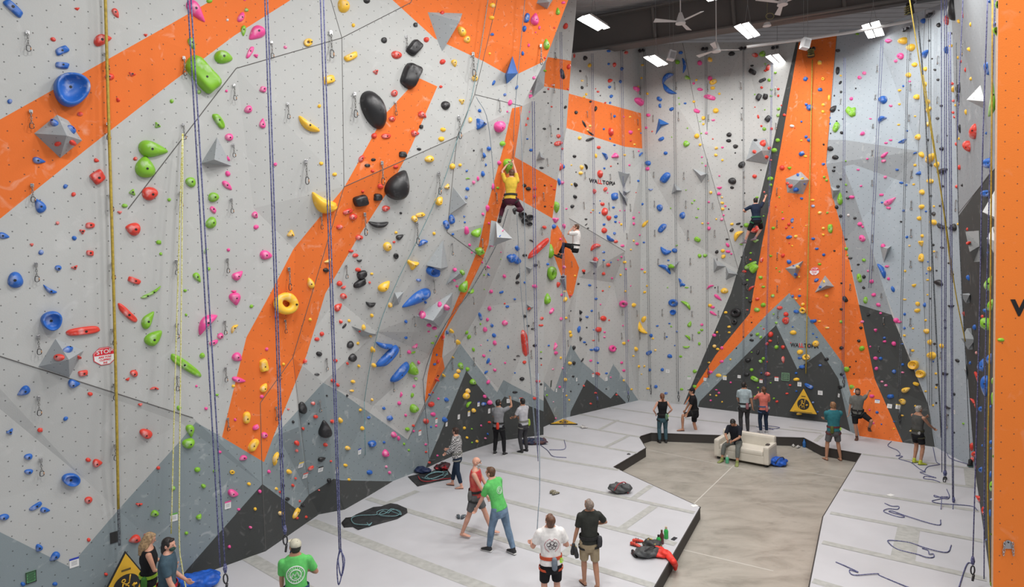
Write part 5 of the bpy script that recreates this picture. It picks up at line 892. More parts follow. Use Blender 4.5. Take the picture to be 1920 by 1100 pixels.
for x, y, Y_, w_, label in [(1510, 82, 21.5, .27, 'white boxy speaker hung on wires before the orange tower top'), (1259, 104, 24.3, .28, 'white boxy speaker hung on wires right of the low left lamp')]:
    c = at(x, y, Y_); o = empty('hanging_speaker', c); bm = bmesh.new(); box(bm, (0, 0, 0), (w_, .25, .36), Matrix.Rotation(.25, 3, 'Y'), .03); bmobj('cabinet', bm, mat('speaker_white', (.60, .61, .62), .5), o)
    bm = bmesh.new(); box(bm, (.02, -.125, -.02), (w_*.7, .01, .24), Matrix.Rotation(.25, 3, 'Y')); bmobj('grille', bm, mat('grille', (.35, .35, .36), .6), o)
    bm = bmesh.new(); [cyl(bm, (a, 0, .15), (a, 0, CZ-c.z), .005, 4) for a in (-.06, .08)]; bmobj('hanging_wire', bm, mat('wire', (0, 0, 0)), o); tag(o, label, 'speaker')
c = at(1438, 46, 21.5); o = empty('ceiling_sensor', c); bm = bmesh.new(); cyl(bm, (0, 0, -.05), (0, 0, .05), .14, 12, .1); bmobj('body', bm, WP, o)
bm = bmesh.new(); tube(bm, [(.14*cos(t)+.1, .0, .28+.10*sin(t)) for t in [2*pi*i/12 for i in range(13)]], .012, 5, False); cyl(bm, (0, 0, .05), (.05, 0, CZ-c.z), .006, 4); bmobj('cable_loop', bm, mat('cable', (.25, .22, .10), .6), o); tag(o, 'small white round sensor with a coiled cable under the dark beam', 'sensor')
for x, y, label, big in [(1521, 92, 'auto-belay unit with striped webbing at the top of the orange tower', 1), (1203, 95, 'steel rope pulley bracket above the second lamp', 0), (1165, 92, 'steel rope pulley bracket at the left of the back wall top', 0), (1321, 92, 'steel rope pulley bracket behind the low fan', 0), (1392, 91, 'steel rope pulley bracket near the fan blade tip', 0), (1453, 89, 'steel rope pulley bracket above the low lamp beside the tower', 0), (1700, 54, 'steel rope pulley bracket right of the rightmost lamp', 0), (1746, 27, 'steel rope pulley bracket in the top right corner', 0), (1710, 6, 'dark auto-belay unit at the top picture edge holding the yellow rope', 1)]:
    h = hit(x, y) or hit(x, y+12); M, s = wall_frame(x, max(y, 30), 0, .02); M.translation = at(x, y, M.translation.y-.1); o = empty('rope_pulley' if not big else 'auto_belay_unit'); o.matrix_world = M
    bm = bmesh.new(); box(bm, (0, 0, -.02), (.30, .12, .05), bev=.01); bmobj('bracket', bm, STEEL, o)
    bm = bmesh.new(); cyl(bm, (-.06, -.02, .02), (-.06, -.02, .12), .06, 12); cyl(bm, (.08, -.02, .02), (.08, -.02, .12), .05, 12); bmobj('wheel', bm, DSTEEL, o)
    if big:
        bm = bmesh.new(); cyl(bm, (0, -.34, .08), (0, -.08, .08), .13, 14, .10); bmobj('drum', bm, mat('drum_dark', (.05, .05, .04), .5), o); bm = bmesh.new(); [box(bm, (0, -.12-.07*k, .16), (.22, .025, .08)) for k in range(4)]; bmobj('stripe', bm, mat('olive_stripe', (.30, .27, .08), .5), o)
    tag(o, label, 'pulley' if not big else 'auto-belay unit', None if big else 'pulley brackets')
# hanger plate with two chains on the pillar
h = hit(1889, 1022); M = Matrix((pdv, Vector((0, 0, 1)), n)).transposed().to_4x4(); M.translation = h[0]+n*.005; o = empty('anchor_hanger'); o.matrix_world = M
bm = bmesh.new(); vsx = [(-.06, -.045), (.06, -.045), (.06, .05), (.02, .085), (-.02, .085), (-.06, .05)]; a = [bm.verts.new((x, y, .012)) for x, y in vsx]; b_ = [bm.verts.new((x, y, 0)) for x, y in vsx]
bm.faces.new(a); bm.faces.new(b_[::-1]); [bm.faces.new((b_[i], b_[(i+1) % 6], a[(i+1) % 6], a[i])) for i in range(6)]; bmobj('plate', bm, STEEL, o)
bm = bmesh.new(); cyl(bm, (0, .055, .01), (0, .055, .02), .012, 6); bmobj('bolt', bm, BOLT, o)
for sx in (-1, 1):
    bm = bmesh.new()
    for k in range(4):
        c = Vector((sx*(.058+.004*k), .03-.05*k, .02)); aa = (k % 2)*pi/2; u_ = Vector((cos(aa), 0, sin(aa))); tube(bm, [c+u_*(.014*cos(t))+Vector((0, .034*sin(t), 0)) for t in [2*pi*i/10 for i in range(11)]], .006, 6, False)
    bmobj('chain', bm, STEEL, o, True)
tag(o, 'steel anchor plate with two short chains on the orange pillar', 'anchor')
for x, y in ((1670, 928), (1302, 948)):
    p = fl(x, y); bm = bmesh.new(); box(bm, p+Vector((0, 0, .005)), (.16, .12, .006), Matrix.Rotation(.4, 3, 'Z')); tag(bmobj('floor_card', bm, CARD), 'small white card stuck on the right mats' if x > 1500 else 'small white marks card at the mat corner beside the concrete', 'card')
# ---------------------------------------------------------------- people
def fuse(parts, voxel, smooth=3):
    """parts: callables adding shapes to a bmesh; one closed skin is grown around all of them"""
    bm = bmesh.new()
    for p in parts: p(bm)
    me = bpy.data.meshes.new('tmp'); bmesh.ops.recalc_face_normals(bm, faces=bm.faces); bm.to_mesh(me); bm.free()
    o = bpy.data.objects.new('tmp', me); C.objects.link(o)
    m = o.modifiers.new('r', 'REMESH'); m.mode = 'VOXEL'; m.voxel_size = voxel; m.use_smooth_shade = True
    s = o.modifiers.new('s', 'SMOOTH'); s.iterations = smooth; s.factor = .5
    bpy.context.view_layer.update(); dg = bpy.context.evaluated_depsgraph_get()
    out = bpy.data.meshes.new_from_object(o.evaluated_get(dg)); bpy.data.objects.remove(o); bpy.data.meshes.remove(me)
    for p in out.polygons: p.use_smooth = True
    return out
def ball(c, r, rot=None):
    r = r if isinstance(r, tuple) else (r, r, r)
    def f(bm):
        q = bmesh.ops.create_icosphere(bm, subdivisions=3, radius=1)
        bmesh.ops.transform(bm, matrix=Matrix.Translation(c) @ (rot.to_4x4() if rot else Matrix.Identity(4)) @ Matrix.Diagonal((*r, 1)), verts=q['verts'])
    return f
def chain(P, R, ends=True, n=14):
    def f(bm):
        tube(bm, P, R, n)
        if ends:
            for i in (0, -1):
                q = bmesh.ops.create_icosphere(bm, subdivisions=2, radius=R[i]); bmesh.ops.translate(bm, vec=P[i], verts=q['verts'])
        for i in range(1, len(P)-1):
            q = bmesh.ops.create_icosphere(bm, subdivisions=2, radius=R[i]*.99); bmesh.ops.translate(bm, vec=P[i], verts=q['verts'])
    return f
def loft(S, n=20):
    """S: (centre, side axis, front axis, half width, half depth)"""
    def f(bm):
        rings = [[bm.verts.new(c+x*(a*cos(2*pi*i/n))+y*(b*sin(2*pi*i/n))) for i in range(n)] for c, x, y, a, b in S]
        for p, q in zip(rings, rings[1:]):
            for i in range(n): bm.faces.new((p[i], p[(i+1) % n], q[(i+1) % n], q[i]))
        bm.faces.new(rings[0][::-1]); bm.faces.new(rings[-1])
    return f
def ik(a, b, l1, l2, pole):
    d = b-a; L = min(d.length, (l1+l2)*.999); d = d.normalized(); b = a+d*L
    x = (l1*l1-l2*l2+L*L)/(2*L); h = sqrt(max(0, l1*l1-x*x)); p = pole-d*pole.dot(d); p = p.normalized() if p.length > 1e-4 else frame_of(d)[0]
    return a+d*x+p*h, b
SKIN = {k: mat('skin_'+k, v, .5, noise=.08, scale=9, spec=.4) for k, v in dict(fair=(.62, .33, .24), tan=(.45, .23, .145), mid=(.54, .28, .19)).items()}
def cloth(name, col, rough=.85, **k): return mat('cloth_'+name, col, rough, noise=.10, scale=14, bump=.25, spec=.2, **k)
def person(label, H=1.75, yaw=0, foot=None, z=MAT, pelvis=None, o_={}, **P):
    k = H/1.75; Rm = Matrix.Rotation(radians(yaw), 3, 'Z'); near = P.get('near', False)
    if foot: G = fl(foot[0], foot[1], z)
    else: G = at(*pelvis)-Vector((0, 0, .93*k))
    def W(v): return v-G if isinstance(v, Vector) else (Rm @ Vector(v))*k      # to metres about the root
    D = lambda v: (Rm @ Vector(v)).normalized()
    root = empty('person', G)
    pel = W(P.get('pel', (0, 0, .93))); td = D(P.get('torso', (0, .04, 1))); tw = radians(P.get('twist', 0))
    hx = D((1, 0, 0)) if 'hipx' not in P else D(P['hipx']); fwd = Vector((0, 0, 1)).cross(hx); sx0 = Matrix.Rotation(tw, 3, td) @ hx; sx = (sx0-td*sx0.dot(td)).normalized(); sf = td.cross(sx)
    hf = td.cross((hx-td*hx.dot(td)).normalized())
    sh = pel+td*(.50*k); shR, shL = sh+sx*(.175*k*P.get('broad', 1)), sh-sx*(.175*k*P.get('broad', 1)); hpR, hpL = pel+hx*(.09*k), pel-hx*(.09*k)
    nd = D(P.get('neck', (0, .12, 1))); neck = sh+td*(.055*k); hc = sh+td*.05*k+nd*(.175*k)
    face = D(P.get('face', (0, 1, 0))); face = (face-nd*face.dot(nd)*.0).normalized(); up = nd-face*nd.dot(face); up = up.normalized(); side = face.cross(up)
    Rh = Matrix((side, face, up)).transposed()
    kR, aR = ik(hpR, W(P.get('fr', (.11, 0, .085))), .43*k, .43*k, D(P.get('kr', (0.15, 1, 0)))); kL, aL = ik(hpL, W(P.get('fl', (-.11, 0, .085))), .43*k, .43*k, D(P.get('kl', (-.15, 1, 0))))
    eR, wR = ik(shR, W(P.get('hr', (.27, .04, .84))), .29*k, .25*k, D(P.get('er', (.3, -1, -.2)))); eL, wL = ik(shL, W(P.get('hl', (-.27, .04, .84))), .29*k, .25*k, D(P.get('el', (-.3, -1, -.2))))
    fem = P.get('fem', 0); bel = P.get('belly', 0)
    sk = SKIN[P.get('skin', 'fair')]
    def torso(off=0, t0=-.10, t1=1.0, flat=False):
        prof = [(-.10, .115, .085), (-.03, .155, .115), (.06, .165+.012*fem, .12), (.16, .155-.005*fem, .11+.03*bel), (.26, .138-.016*fem, .10+.045*bel), (.34, .142-.012*fem, .10+.035*bel), (.42, .158-.01*fem, .112+.012*fem), (.50, .172-.012*fem, .115+.01*fem), (.58, .175-.01*fem, .10), (.645, .15, .082), (.69, .095, .068), (.735, .062, .06)]
        S = []
        for t, a, b in prof:
            if t < t0-.001 or t > t1+.001: continue
            u = max(0, min(1, t/.6)); x = (hx*(1-u)+sx*u); x = (x-td*x.dot(td)).normalized(); y = td.cross(x)
            S.append((pel+td*((t-.09)*k), x, y, (a+off)*k, (b+off)*k))
        return loft(S)
    def leg(h, kn, a, off=0, cut=1.0, flare=0):
        pts = [h, h.lerp(kn, .45), kn, kn.lerp(a, .3), kn.lerp(a, .6), a]; rr = [.088, .078, .055, .056, .046, .037]
        tt = [0, .22, .5, .65, .8, 1.0]; Q, R = [], []
        for p, r, t in zip(pts, rr, tt):
            if t <= cut+1e-6: Q.append(p); R.append((r+off+flare*t)*k)
        if Q and tt[len(Q)-1] < cut:
            i = len(Q)-1; u = (cut-tt[i])/(tt[i+1]-tt[i]); Q.append(pts[i].lerp(pts[i+1], u)); R.append((rr[i]*(1-u)+rr[i+1]*u+off+flare*cut)*k)
        def f(bm): tube(bm, Q, R, 16); q = bmesh.ops.create_icosphere(bm, subdivisions=2, radius=R[0]); bmesh.ops.translate(bm, vec=Q[0], verts=q['verts'])
        return f
    def arm(s, e, w, off=0, cut=1.0, flare=0):
        pts = [s, s.lerp(e, .4), e, e.lerp(w, .3), w]; rr = [.054, .047, .037, .038, .026]; tt = [0, .2, .5, .65, 1.0]; Q, R = [], []
        for p, r, t in zip(pts, rr, tt):
            if t <= cut+1e-6: Q.append(p); R.append((r+off+flare*t-fem*.005)*k)
        if tt[len(Q)-1] < cut:
            i = len(Q)-1; u = (cut-tt[i])/(tt[i+1]-tt[i]); Q.append(pts[i].lerp(pts[i+1], u)); R.append((rr[i]*(1-u)+rr[i+1]*u+off+flare*cut-fem*.005)*k)
        def f(bm): tube(bm, Q, R, 14); q = bmesh.ops.create_icosphere(bm, subdivisions=2, radius=R[0]); bmesh.ops.translate(bm, vec=Q[0], verts=q['verts'])
        return f
    def hand(e, w, right, curl, inward):
        d = (w-e).normalized(); a = (inward-d*inward.dot(d)); a = a.normalized() if a.length > 1e-3 else frame_of(d)[0]   # a: the palm's own direction
        b = d.cross(a)*(1 if right else -1); out = []                                                                  # b: towards the thumb
        kn = w+d*.085*k
        out.append(loft([(w, b, a, .024*k, .018*k), (w+d*.03*k, b, a, .034*k, .016*k), (w+d*.065*k, b, a, .041*k, .0145*k), (kn, b, a, .038*k, .011*k)], 12))
        for i, (o2, ln) in enumerate(((.029, .072), (.0105, .080), (-.009, .074), (-.027, .058))):
            p = kn+b*o2*k-d*.006*k; dd = d; Q = [p]
            for j, fr in enumerate((.45, .32, .23)):
                ang = radians(curl*(.7+.25*j)+i*3); dd = (Matrix.Rotation(ang, 3, b*(1 if right else -1)*-1) @ dd); dd = dd if dd.dot(a) > d.dot(a)-1e-6 else dd
                p = p+dd*(ln*fr*k); Q.append(p)
            out.append(chain(Q, [.0095*k, .009*k, .0082*k, .007*k], n=8))
        tb = w+d*.025*k+b*.026*k; td2 = (d*.75+b*.62+a*.25).normalized(); t2 = (d*.95+b*.15+a*.35).normalized()
        out.append(chain([tb, tb+td2*.038*k, tb+td2*.038*k+t2*.03*k], [.0125*k, .0105*k, .008*k], n=8)); return out
    def footp(a, kn, dr, off=0, shoe=False):
        dr = dr.normalized(); u = Vector((0, 0, 1)) if P.get('flatfeet', True) else (kn-a).normalized(); u = (u-dr*u.dot(dr)).normalized(); x = dr.cross(u); b = a-u*.045*k
        S = [(b-dr*.055*k-u*.005*k, x, u, (.020+off)*k, (.022+off)*k), (b-dr*.045*k, x, u, (.032+off)*k, (.036+off)*k), (b+dr*.0*k+u*.005*k, x, u, (.036+off)*k, (.045+off)*k), (b+dr*.07*k-u*.008*k, x, u, (.042+off)*k, (.032+off*.6)*k), (b+dr*.13*k-u*.02*k, x, u, (.046+off)*k, (.020+off*.6)*k), (b+dr*.17*k-u*.026*k, x, u, (.038+off)*k, (.014+off*.5)*k), (b+dr*(.19+off)*k-u*.028*k, x, u, .018*k, .009*k)]
        return loft([(c, x_, y_, p, q) for c, x_, y_, p, q in S], 14)
    fdR, fdL = D(P.get('toeR', (.15, 1, 0))), D(P.get('toeL', (-.15, 1, 0)))
    inR, inL = D(P.get('palmR', (-1, 0, 0))), D(P.get('palmL', (1, 0, 0)))
    body = [torso(), chain([neck-td*.03*k, hc-up*.05*k-face*.01*k], [.056*k, .054*k]), leg(hpR, kR, aR), leg(hpL, kL, aL), arm(shR, eR, wR), arm(shL, eL, wL), chain([shR-sx*.02*k, sh, shL+sx*.02*k], [.05*k, .06*k, .05*k]),
            footp(aR, kR, fdR), footp(aL, kL, fdL), ball(hc+up*.012*k, (.073*k, .092*k, .098*k), Rh), ball(hc-up*.055*k+face*.028*k, (.052*k, .058*k, .058*k), Rh), ball(hc-up*.085*k+face*.062*k, (.022*k, .018*k, .018*k), Rh),
            chain([hc+face*.088*k+up*.01*k, hc+face*.104*k-up*.026*k], [.008*k, .0135*k]), ball(hc+face*.080*k-up*.052*k, (.024*k, .013*k, .010*k), Rh), ball(hc+face*.075*k+up*.028*k, (.045*k, .014*k, .010*k), Rh)]
    for s_ in (-1, 1): body.append(ball(hc+side*(s_*.076*k)-up*.01*k-face*.005*k, (.010*k, .020*k, .031*k), Rh))
    body += hand(eR, wR, True, P.get('curlR', 22), inR)+hand(eL, wL, False, P.get('curlL', 22), inL)
    link('body', fuse(body, .0075 if near else .0095, 2), sk, root)
    # face
    bm = bmesh.new()
    for s_ in (-1, 1): ball(hc+side*(s_*.030*k)+face*.0835*k+up*.012*k, (.0105*k, .006*k, .0065*k), Rh)(bm)
    bmobj('eye', bm, mat('eye_dark', (.03, .02, .018), .3), root, True)
    bm = bmesh.new(); tube(bm, [hc+side*(x*.022*k)+face*(.0935-.006*abs(x))*k-up*(.053)*k for x in (-1, -.5, 0, .5, 1)], .0038*k, 5); bmobj('mouth', bm, mat('lips', (.40, .13, .12), .5), root, True)
    O = o_
    # hair
    if O.get('hair'):
        hm = mat('hair_'+O['hair'][0], O['hair'][1], .55, noise=.35, scale=30, bump=.5); st = O['hair'][2]; hp = [ball(hc+up*.028*k-face*.018*k, (.081*k, .092*k, .094*k), Rh), ball(hc-up*.012*k-face*.038*k, (.076*k, .066*k, .085*k), Rh)]
        for s_ in (-1, 1): hp.append(ball(hc+side*(s_*.062*k)+up*.02*k+face*.012*k, (.018*k, .035*k, .042*k), Rh))
        hp.append(ball(hc+up*.078*k+face*.045*k, (.058*k, .035*k, .026*k), Rh))
        if st == 'long': hp += [chain([hc-face*.05*k-up*.02*k, hc-face*.06*k-up*.15*k, hc-face*.05*k-up*.26*k], [.075*k, .075*k, .045*k])]+[chain([hc+side*(s_*.065*k), hc+side*(s_*.07*k)-up*.14*k-face*.02*k, hc+side*(s_*.05*k)-up*.23*k-face*.02*k], [.032*k, .034*k, .018*k]) for s_ in (-1, 1)]
        if st == 'neck': hp += [chain([hc-face*.05*k-up*.03*k, hc-face*.058*k-up*.105*k, hc-face*.05*k-up*.15*k], [.07*k, .056*k, .03*k])]
        if st == 'tail': hp += [chain([hc-face*.10*k+up*.03*k, hc-face*.13*k-up*.04*k, hc-face*.125*k-up*.18*k, hc-face*.10*k-up*.33*k], [.028*k, .036*k, .036*k, .014*k])]
        if st == 'bun': hp += [ball(hc-face*.10*k+up*.055*k, .036*k)]
        link('hair', fuse(hp, .008, 2), hm, root)
    if O.get('beard'):
        link('beard', fuse([ball(hc-up*.075*k+face*.045*k, (.052*k, .05*k, .035*k), Rh)]+[chain([hc+side*(s_*.070*k)-up*.03*k+face*.01*k, hc+side*(s_*.045*k)-up*.085*k+face*.04*k], [.014*k, .02*k]) for s_ in (-1, 1)], .007, 1), mat('hair_beard', O['beard'], .7, noise=.3, scale=30), root)
    if O.get('mask'):
        link('face_mask', fuse([ball(hc-up*.05*k+face*.052*k, (.058*k, .052*k, .046*k), Rh)]+([chain([hc-up*.10*k, neck-td*.01*k], [.066*k, .075*k])] if O.get('gaiter') else []), .007, 2), mat('mask_'+str(O['mask']), O['mask'], .8, noise=.5 if O.get('maskpat') else .08, scale=40), root)
    if O.get('glasses'):
        bm = bmesh.new()
        for s_ in (-1, 1):
            c = hc+side*(s_*.031*k)+face*.094*k+up*.012*k; tube(bm, [c+side*(.021*k*cos(t))+up*(.016*k*sin(t)) for t in [2*pi*i/10 for i in range(11)]], .0025*k, 4, False); cyl(bm, c+side*(s_*.02*k), hc+side*(s_*.078*k)+up*.01*k, .0025*k, 4)
        bmobj('glasses', bm, DSTEEL, root)
    if O.get('cap'):
        cm = cloth('cap_'+O['cap'][0], O['cap'][1]); sgn = -1 if O['cap'][2] == 'back' else 1
        link('cap', fuse([ball(hc+up*.045*k-face*.008*k, (.087*k, .10*k, .078*k), Rh), loft([(hc+face*(sgn*.07*k)+up*.045*k, side, up, .075*k, .008*k), (hc+face*(sgn*.12*k)+up*.04*k, side, up, .068*k, .006*k), (hc+face*(sgn*.155*k)+up*.03*k, side, up, .04*k, .005*k)], 14)], .006, 1), cm, root)
    v = .010 if near else .013
    # clothes
    t = O.get('top')
    if t:
        m = t[1]; cut = t[2]; q = [torso(.020+O.get('loose', 0), .06 if not O.get('tuck') else .10, .69 if t[0] != 'tank' else .645)]
        if t[0] != 'tank': q += [arm(shR, eR, wR, .018+O.get('loose', 0), cut, .01), arm(shL, eL, wL, .018+O.get('loose', 0), cut, .01), chain([shR-sx*.02*k, sh+td*.0*k, shL+sx*.02*k], [.068*k, .076*k, .068*k])]
        else: q += [chain([sh+sx*(s_*.085*k)-sf*.05*k-td*.06*k, sh+sx*(s_*.095*k)+td*.052*k, sh+sx*(s_*.085*k)+sf*.07*k-td*.06*k], [.026*k]*3) for s_ in (-1, 1)]
        shirt = link('shirt' if t[0] != 'tank' else 'tank_top', fuse(q, v, 3), m, root)
    b = O.get('bottom')
    if b:
        m = b[0]; cut = b[1]; fl_ = .004 if cut > .7 else .028
        link('trousers' if cut > .6 else 'shorts', fuse([torso(.013, -.10, .16), leg(hpR, kR, aR, .013, cut, fl_), leg(hpL, kL, aL, .013, cut, fl_)], v, 3), m, root)
    s = O.get('shoes')
    if s:
        for nm, a, kn, d_ in (('shoe', aR, kR, fdR), ('shoe', aL, kL, fdL)):
            if s[1] == 'flop':
                dr = d_; x = dr.cross(Vector((0, 0, 1))); so_ = link('sandal', fuse([loft([(a-Vector((0, 0, .084*k))+dr*t_*k, x, Vector((0, 0, 1)), w_*k, .010*k) for t_, w_ in ((-.06, .03), (0, .038), (.1, .048), (.18, .042), (.2, .02))], 12)], .006, 0), s[0], root)
                bm = bmesh.new(); tube(bm, [a-Vector((0, 0, .075*k))+dr*(.03*k)+x*(.042*k), a-Vector((0, 0, .045*k))+dr*(.09*k), a-Vector((0, 0, .075*k))+dr*(.03*k)-x*(.042*k)], .007*k, 5); bmobj('strap', bm, s[0], so_)
            else:
                q = link(nm, fuse([footp(a, kn, d_, .010), chain([a-(a-kn).normalized()*.0, a+(kn-a).normalized()*.04*k], [.046*k, .048*k])], .007 if near else .009, 1), s[0], root)
                if s[1]:
                    dr = d_; x = dr.cross(Vector((0, 0, 1))); so_ = link('sole', fuse([loft([(a-Vector((0, 0, .080*k))+dr*t_*k, x, Vector((0, 0, 1)), w_*k, .013*k) for t_, w_ in ((-.068, .03), (-.05, .042), (.02, .044), (.12, .055), (.18, .048), (.205, .02))], 12)], .006, 0), s[1], q)
    hn = O.get('harness')
    if hn:
        hm = cloth('harness_'+hn[0], hn[1]); c = pel+td*(.10*k); y = td.cross(hx)
        def belt(bm, c, x, y, a, b2, hgt, upv, th=.009):
            R1 = []
            for i in range(24):
                an = 2*pi*i/24; R1.append((c+x*(a*cos(an))+y*(b2*sin(an)), (x*cos(an)+y*sin(an)).normalized()))
            rings = [[bm.verts.new(p+n_*oo+upv*zz) for p, n_ in R1] for oo, zz in ((0, -hgt/2), (th, -hgt/2), (th, hgt/2), (0, hgt/2))]
            for r_ in range(4):
                a_, b_ = rings[r_], rings[(r_+1) % 4]
                for i in range(24): bm.faces.new((a_[i], a_[(i+1) % 24], b_[(i+1) % 24], b_[i]))
            bmesh.ops.recalc_face_normals(bm, faces=bm.faces)
        bm = bmesh.new(); belt(bm, c, hx, y, .186*k, (.142+.03*bel)*k, .055*k, td); hb = bmobj('harness_belt', bm, hm, root, False)
        for h_, kn in ((hpR, kR), (hpL, kL)):
            bm = bmesh.new(); d_ = (kn-h_).normalized(); xx, yy = frame_of(d_); belt(bm, h_.lerp(kn, .24), xx, yy, .108*k, .108*k, .04*k, d_); bmobj('leg_loop', bm, hm, root)
        bm = bmesh.new(); fp = c+y*(.15*k); tube(bm, [fp+td*.03*k, fp+y*.02*k, fp-td*.10*k], .012*k, 6); tube(bm, [fp+y*.03*k+hx*(.022*k*cos(t_))+td*(.035*k*sin(t_)-.03*k) for t_ in [2*pi*i/10 for i in range(11)]], .006*k, 5, False); bmobj('belay_loop', bm, DSTEEL, root)
        if hn[2]:
            bc = cloth('bag_'+hn[2][0], hn[2][1]); sd = hn[2][2]; bp = c+hx*(sd[0]*.17*k)-y*(sd[1]*.17*k)-td*.06*k
            link('chalk_bag', fuse([chain([bp+td*.06*k, bp, bp-td*.08*k], [.045*k, .052*k, .048*k])], .009, 1), bc, root)
        if hn[3:]:
            bm = bmesh.new(); gp = c-y*.10*k+hx*(.13*k)
            for q_ in range(3): tube(bm, [gp+hx*(.02*q_*k)-td*(.03*k)+hx*(.02*k*cos(t_))-td*(.04*k*sin(t_)+.02*k) for t_ in [2*pi*i/8 for i in range(9)]], .006*k, 5, False)
            bmobj('carabiners', bm, mat('gear_'+hn[3], {'lime': (.45, .8, .03), 'red': (.7, .05, .04), 'steel': (.5, .5, .5)}[hn[3]], .4), root)
    tag(root, label, 'person'); root['_'] = 0; del root['_']
    return dict(root=root, G=G, wR=G+wR, wL=G+wL, pel=G+pel, sh=G+sh, td=td, sf=sf, sx=sx, k=k, shirt=shirt if t else None, up=up, face=face, hc=G+hc)
def back_print(p, m, shapes, cz=-.16, name='shirt_print', front=False):
    """small print laid on the shirt's back; shapes: lists of flat outlines in metres"""
    me = p['shirt'].data; G = p['G']; vs = [v.co.copy() for v in me.vertices]; bvh = BVHTree.FromPolygons(vs, [tuple(f.vertices) for f in me.polygons])
    c = p['sh']-G+p['td']*(cz*p['k']); n = -p['sf'] if not front else p['sf']; x = p['sx']*(1 if not front else -1); x = -x if (x.dot(XC) < 0) else x
    bm = bmesh.new()
    for P in shapes:
        pts = []
        for a, b in P:
            q = c+x*(a*p['k'])+p['td']*(b*p['k']); r = bvh.ray_cast(q+n*.4, -n); pts.append((r[0] if r[0] else q)+n*.0045)
        tube(bm, pts, .0042*p['k'], 5) if P[0] != P[-1] else tube(bm, pts, .0042*p['k'], 5, False)
    return bmobj(name, bm, m, p['root'])
circ = lambda r, n=20, cx=0, cy=0: [(cx+r*cos(2*pi*i/n), cy+r*sin(2*pi*i/n)) for i in range(n)]+[(cx+r, cy)]
DK = dict(brown=('brown', (.10, .045, .02), 'short'), black=('black', (.012, .010, .010), 'short'))
BK = cloth('black', (.014, .014, .016)); JEAN = mat('jeans_blue', (.13, .20, .29), .85, noise=.3, scale=6); NAVYP = cloth('navy', (.018, .03, .055)); CHAR = cloth('charcoal', (.045, .045, .048)); GSH = cloth('grey_shorts', (.12, .12, .125)); KHAKI = cloth('khaki', (.36, .29, .19)); WSH = cloth('white', (.78, .76, .74)); GREEN = cloth('green', (.12, .50, .13))
SB = mat('shoe_black', (.02, .02, .022), .5); SW = mat('sole_white', (.7, .7, .68), .6); SANDAL = mat('sandal_brown', (.10, .045, .03), .6)
person('long-haired blonde woman in a black tank top, bottom left', 1.66, -60, foot=(283, 1182), near=True, fem=1, skin='mid', face=(-.15, .9, -.35), hr=(.16, .34, 1.12), hl=(-.10, .36, 1.10), er=(.5, -.5, -1), el=(-.6, -.3, -1), curlR=45, curlL=45,
 o_=dict(hair=('blonde', (.32, .21, .11), 'long'), top=('tank', BK, 0), bottom=(BK, 1.0), shoes=(SB, None), harness=('lime', (.30, .50, .05), ('green_black', (.05, .16, .03), (1.1, .4)), 'lime')))
person('dark-haired man in a blue-grey tee and dark mask with a red harness, bottom left', 1.79, -75, foot=(318, 1216), near=True, face=(.25, 1, -.05), skin='fair', hr=(.20, .20, .92), hl=(-.20, .22, .98), er=(.6, -.8, -.3), torso=(0, .06, 1), curlR=45,
 o_=dict(hair=('black', (.015, .012, .011), 'neck'), mask=(.02, .06, .045), top=('tee', cloth('slate', (.055, .095, .125)), .34), bottom=(CHAR, 1.0), shoes=(SB, None), harness=('red', (.45, .02, .03), None, 'red')))
p = person('man in a green tee with white back print and pale mesh cap, bottom centre-left', 1.78, 18, foot=(560, 1222), near=True, skin='tan', face=(-.45, .9, .25), hr=(.20, .32, 1.12), hl=(-.22, .22, .93), er=(.7, -.5, -.6), el=(-.6, -.8, 0), broad=1.06, curlR=40, curlL=30,
 o_=dict(hair=DK['black'], cap=('mesh', (.50, .48, .38), 'front'), mask=(.02, .035, .09), gaiter=1, top=('tee', GREEN, .36), bottom=(CHAR, 1.0), shoes=(SB, None), harness=('navy', (.04, .07, .14), ('olive', (.16, .18, .06), (-.9, .5)), 'steel')))
PW = mat('print_white', (.75, .78, .75), .7)
back_print(p, PW, [circ(.135, 28), circ(.128, 28), circ(.085, 22), circ(.079, 22), [(-.07, -.03), (-.035, .03), (-.01, -.005), (.02, .05), (.07, -.03), (-.07, -.03)], [(-.05, -.025), (-.03, .01), (-.01, -.02), (.02, .03), (.05, -.025)], [(-.02, -.05), (.02, -.05)]]+[[(.107*cos(radians(a))-.0, .107*sin(radians(a))-.010), (.107*cos(radians(a))+.004, .107*sin(radians(a))+.012)] for a in range(20, 340, 18)])
PLAID = mat('plaid', (.5, .5, .5), .85); nt = PLAID.node_tree; ck = nt.nodes.new('ShaderNodeTexChecker'); ck.inputs['Scale'].default_value = 34; ck.inputs['Color1'].default_value = (.62, .61, .60, 1); ck.inputs['Color2'].default_value = (.02, .02, .025, 1)
tc = nt.nodes.new('ShaderNodeTexCoord'); nt.links.new(tc.outputs['Object'], ck.inputs['Vector']); nt.links.new(ck.outputs['Color'], nt.nodes['Principled BSDF'].inputs['Base Color'])
person('woman in a black and white checked shirt and navy leggings, near the rope tarp', 1.64, 75, foot=(859, 913), fem=1, face=(.25, 1, -.05), hr=(.12, .34, 1.08), hl=(-.10, .30, 1.02), er=(.5, -.6, -.8), el=(-.5, -.6, -.8), fr=(.10, .22, .085), fl=(-.10, -.14, .085), curlR=50,
 o_=dict(hair=('dark_brown', (.04, .018, .012), 'bun'), top=('tee', PLAID, .9), loose=.012, bottom=(NAVYP, .90), shoes=(SANDAL, 'flop'), harness=('grey', (.2, .2, .18), ('lime', (.35, .5, .05), (.9, .3)))))
RED = mat('red_tank', (.50, .03, .04), .8, col2=(.62, .16, .10), wear=(.4, .7), scale=7)
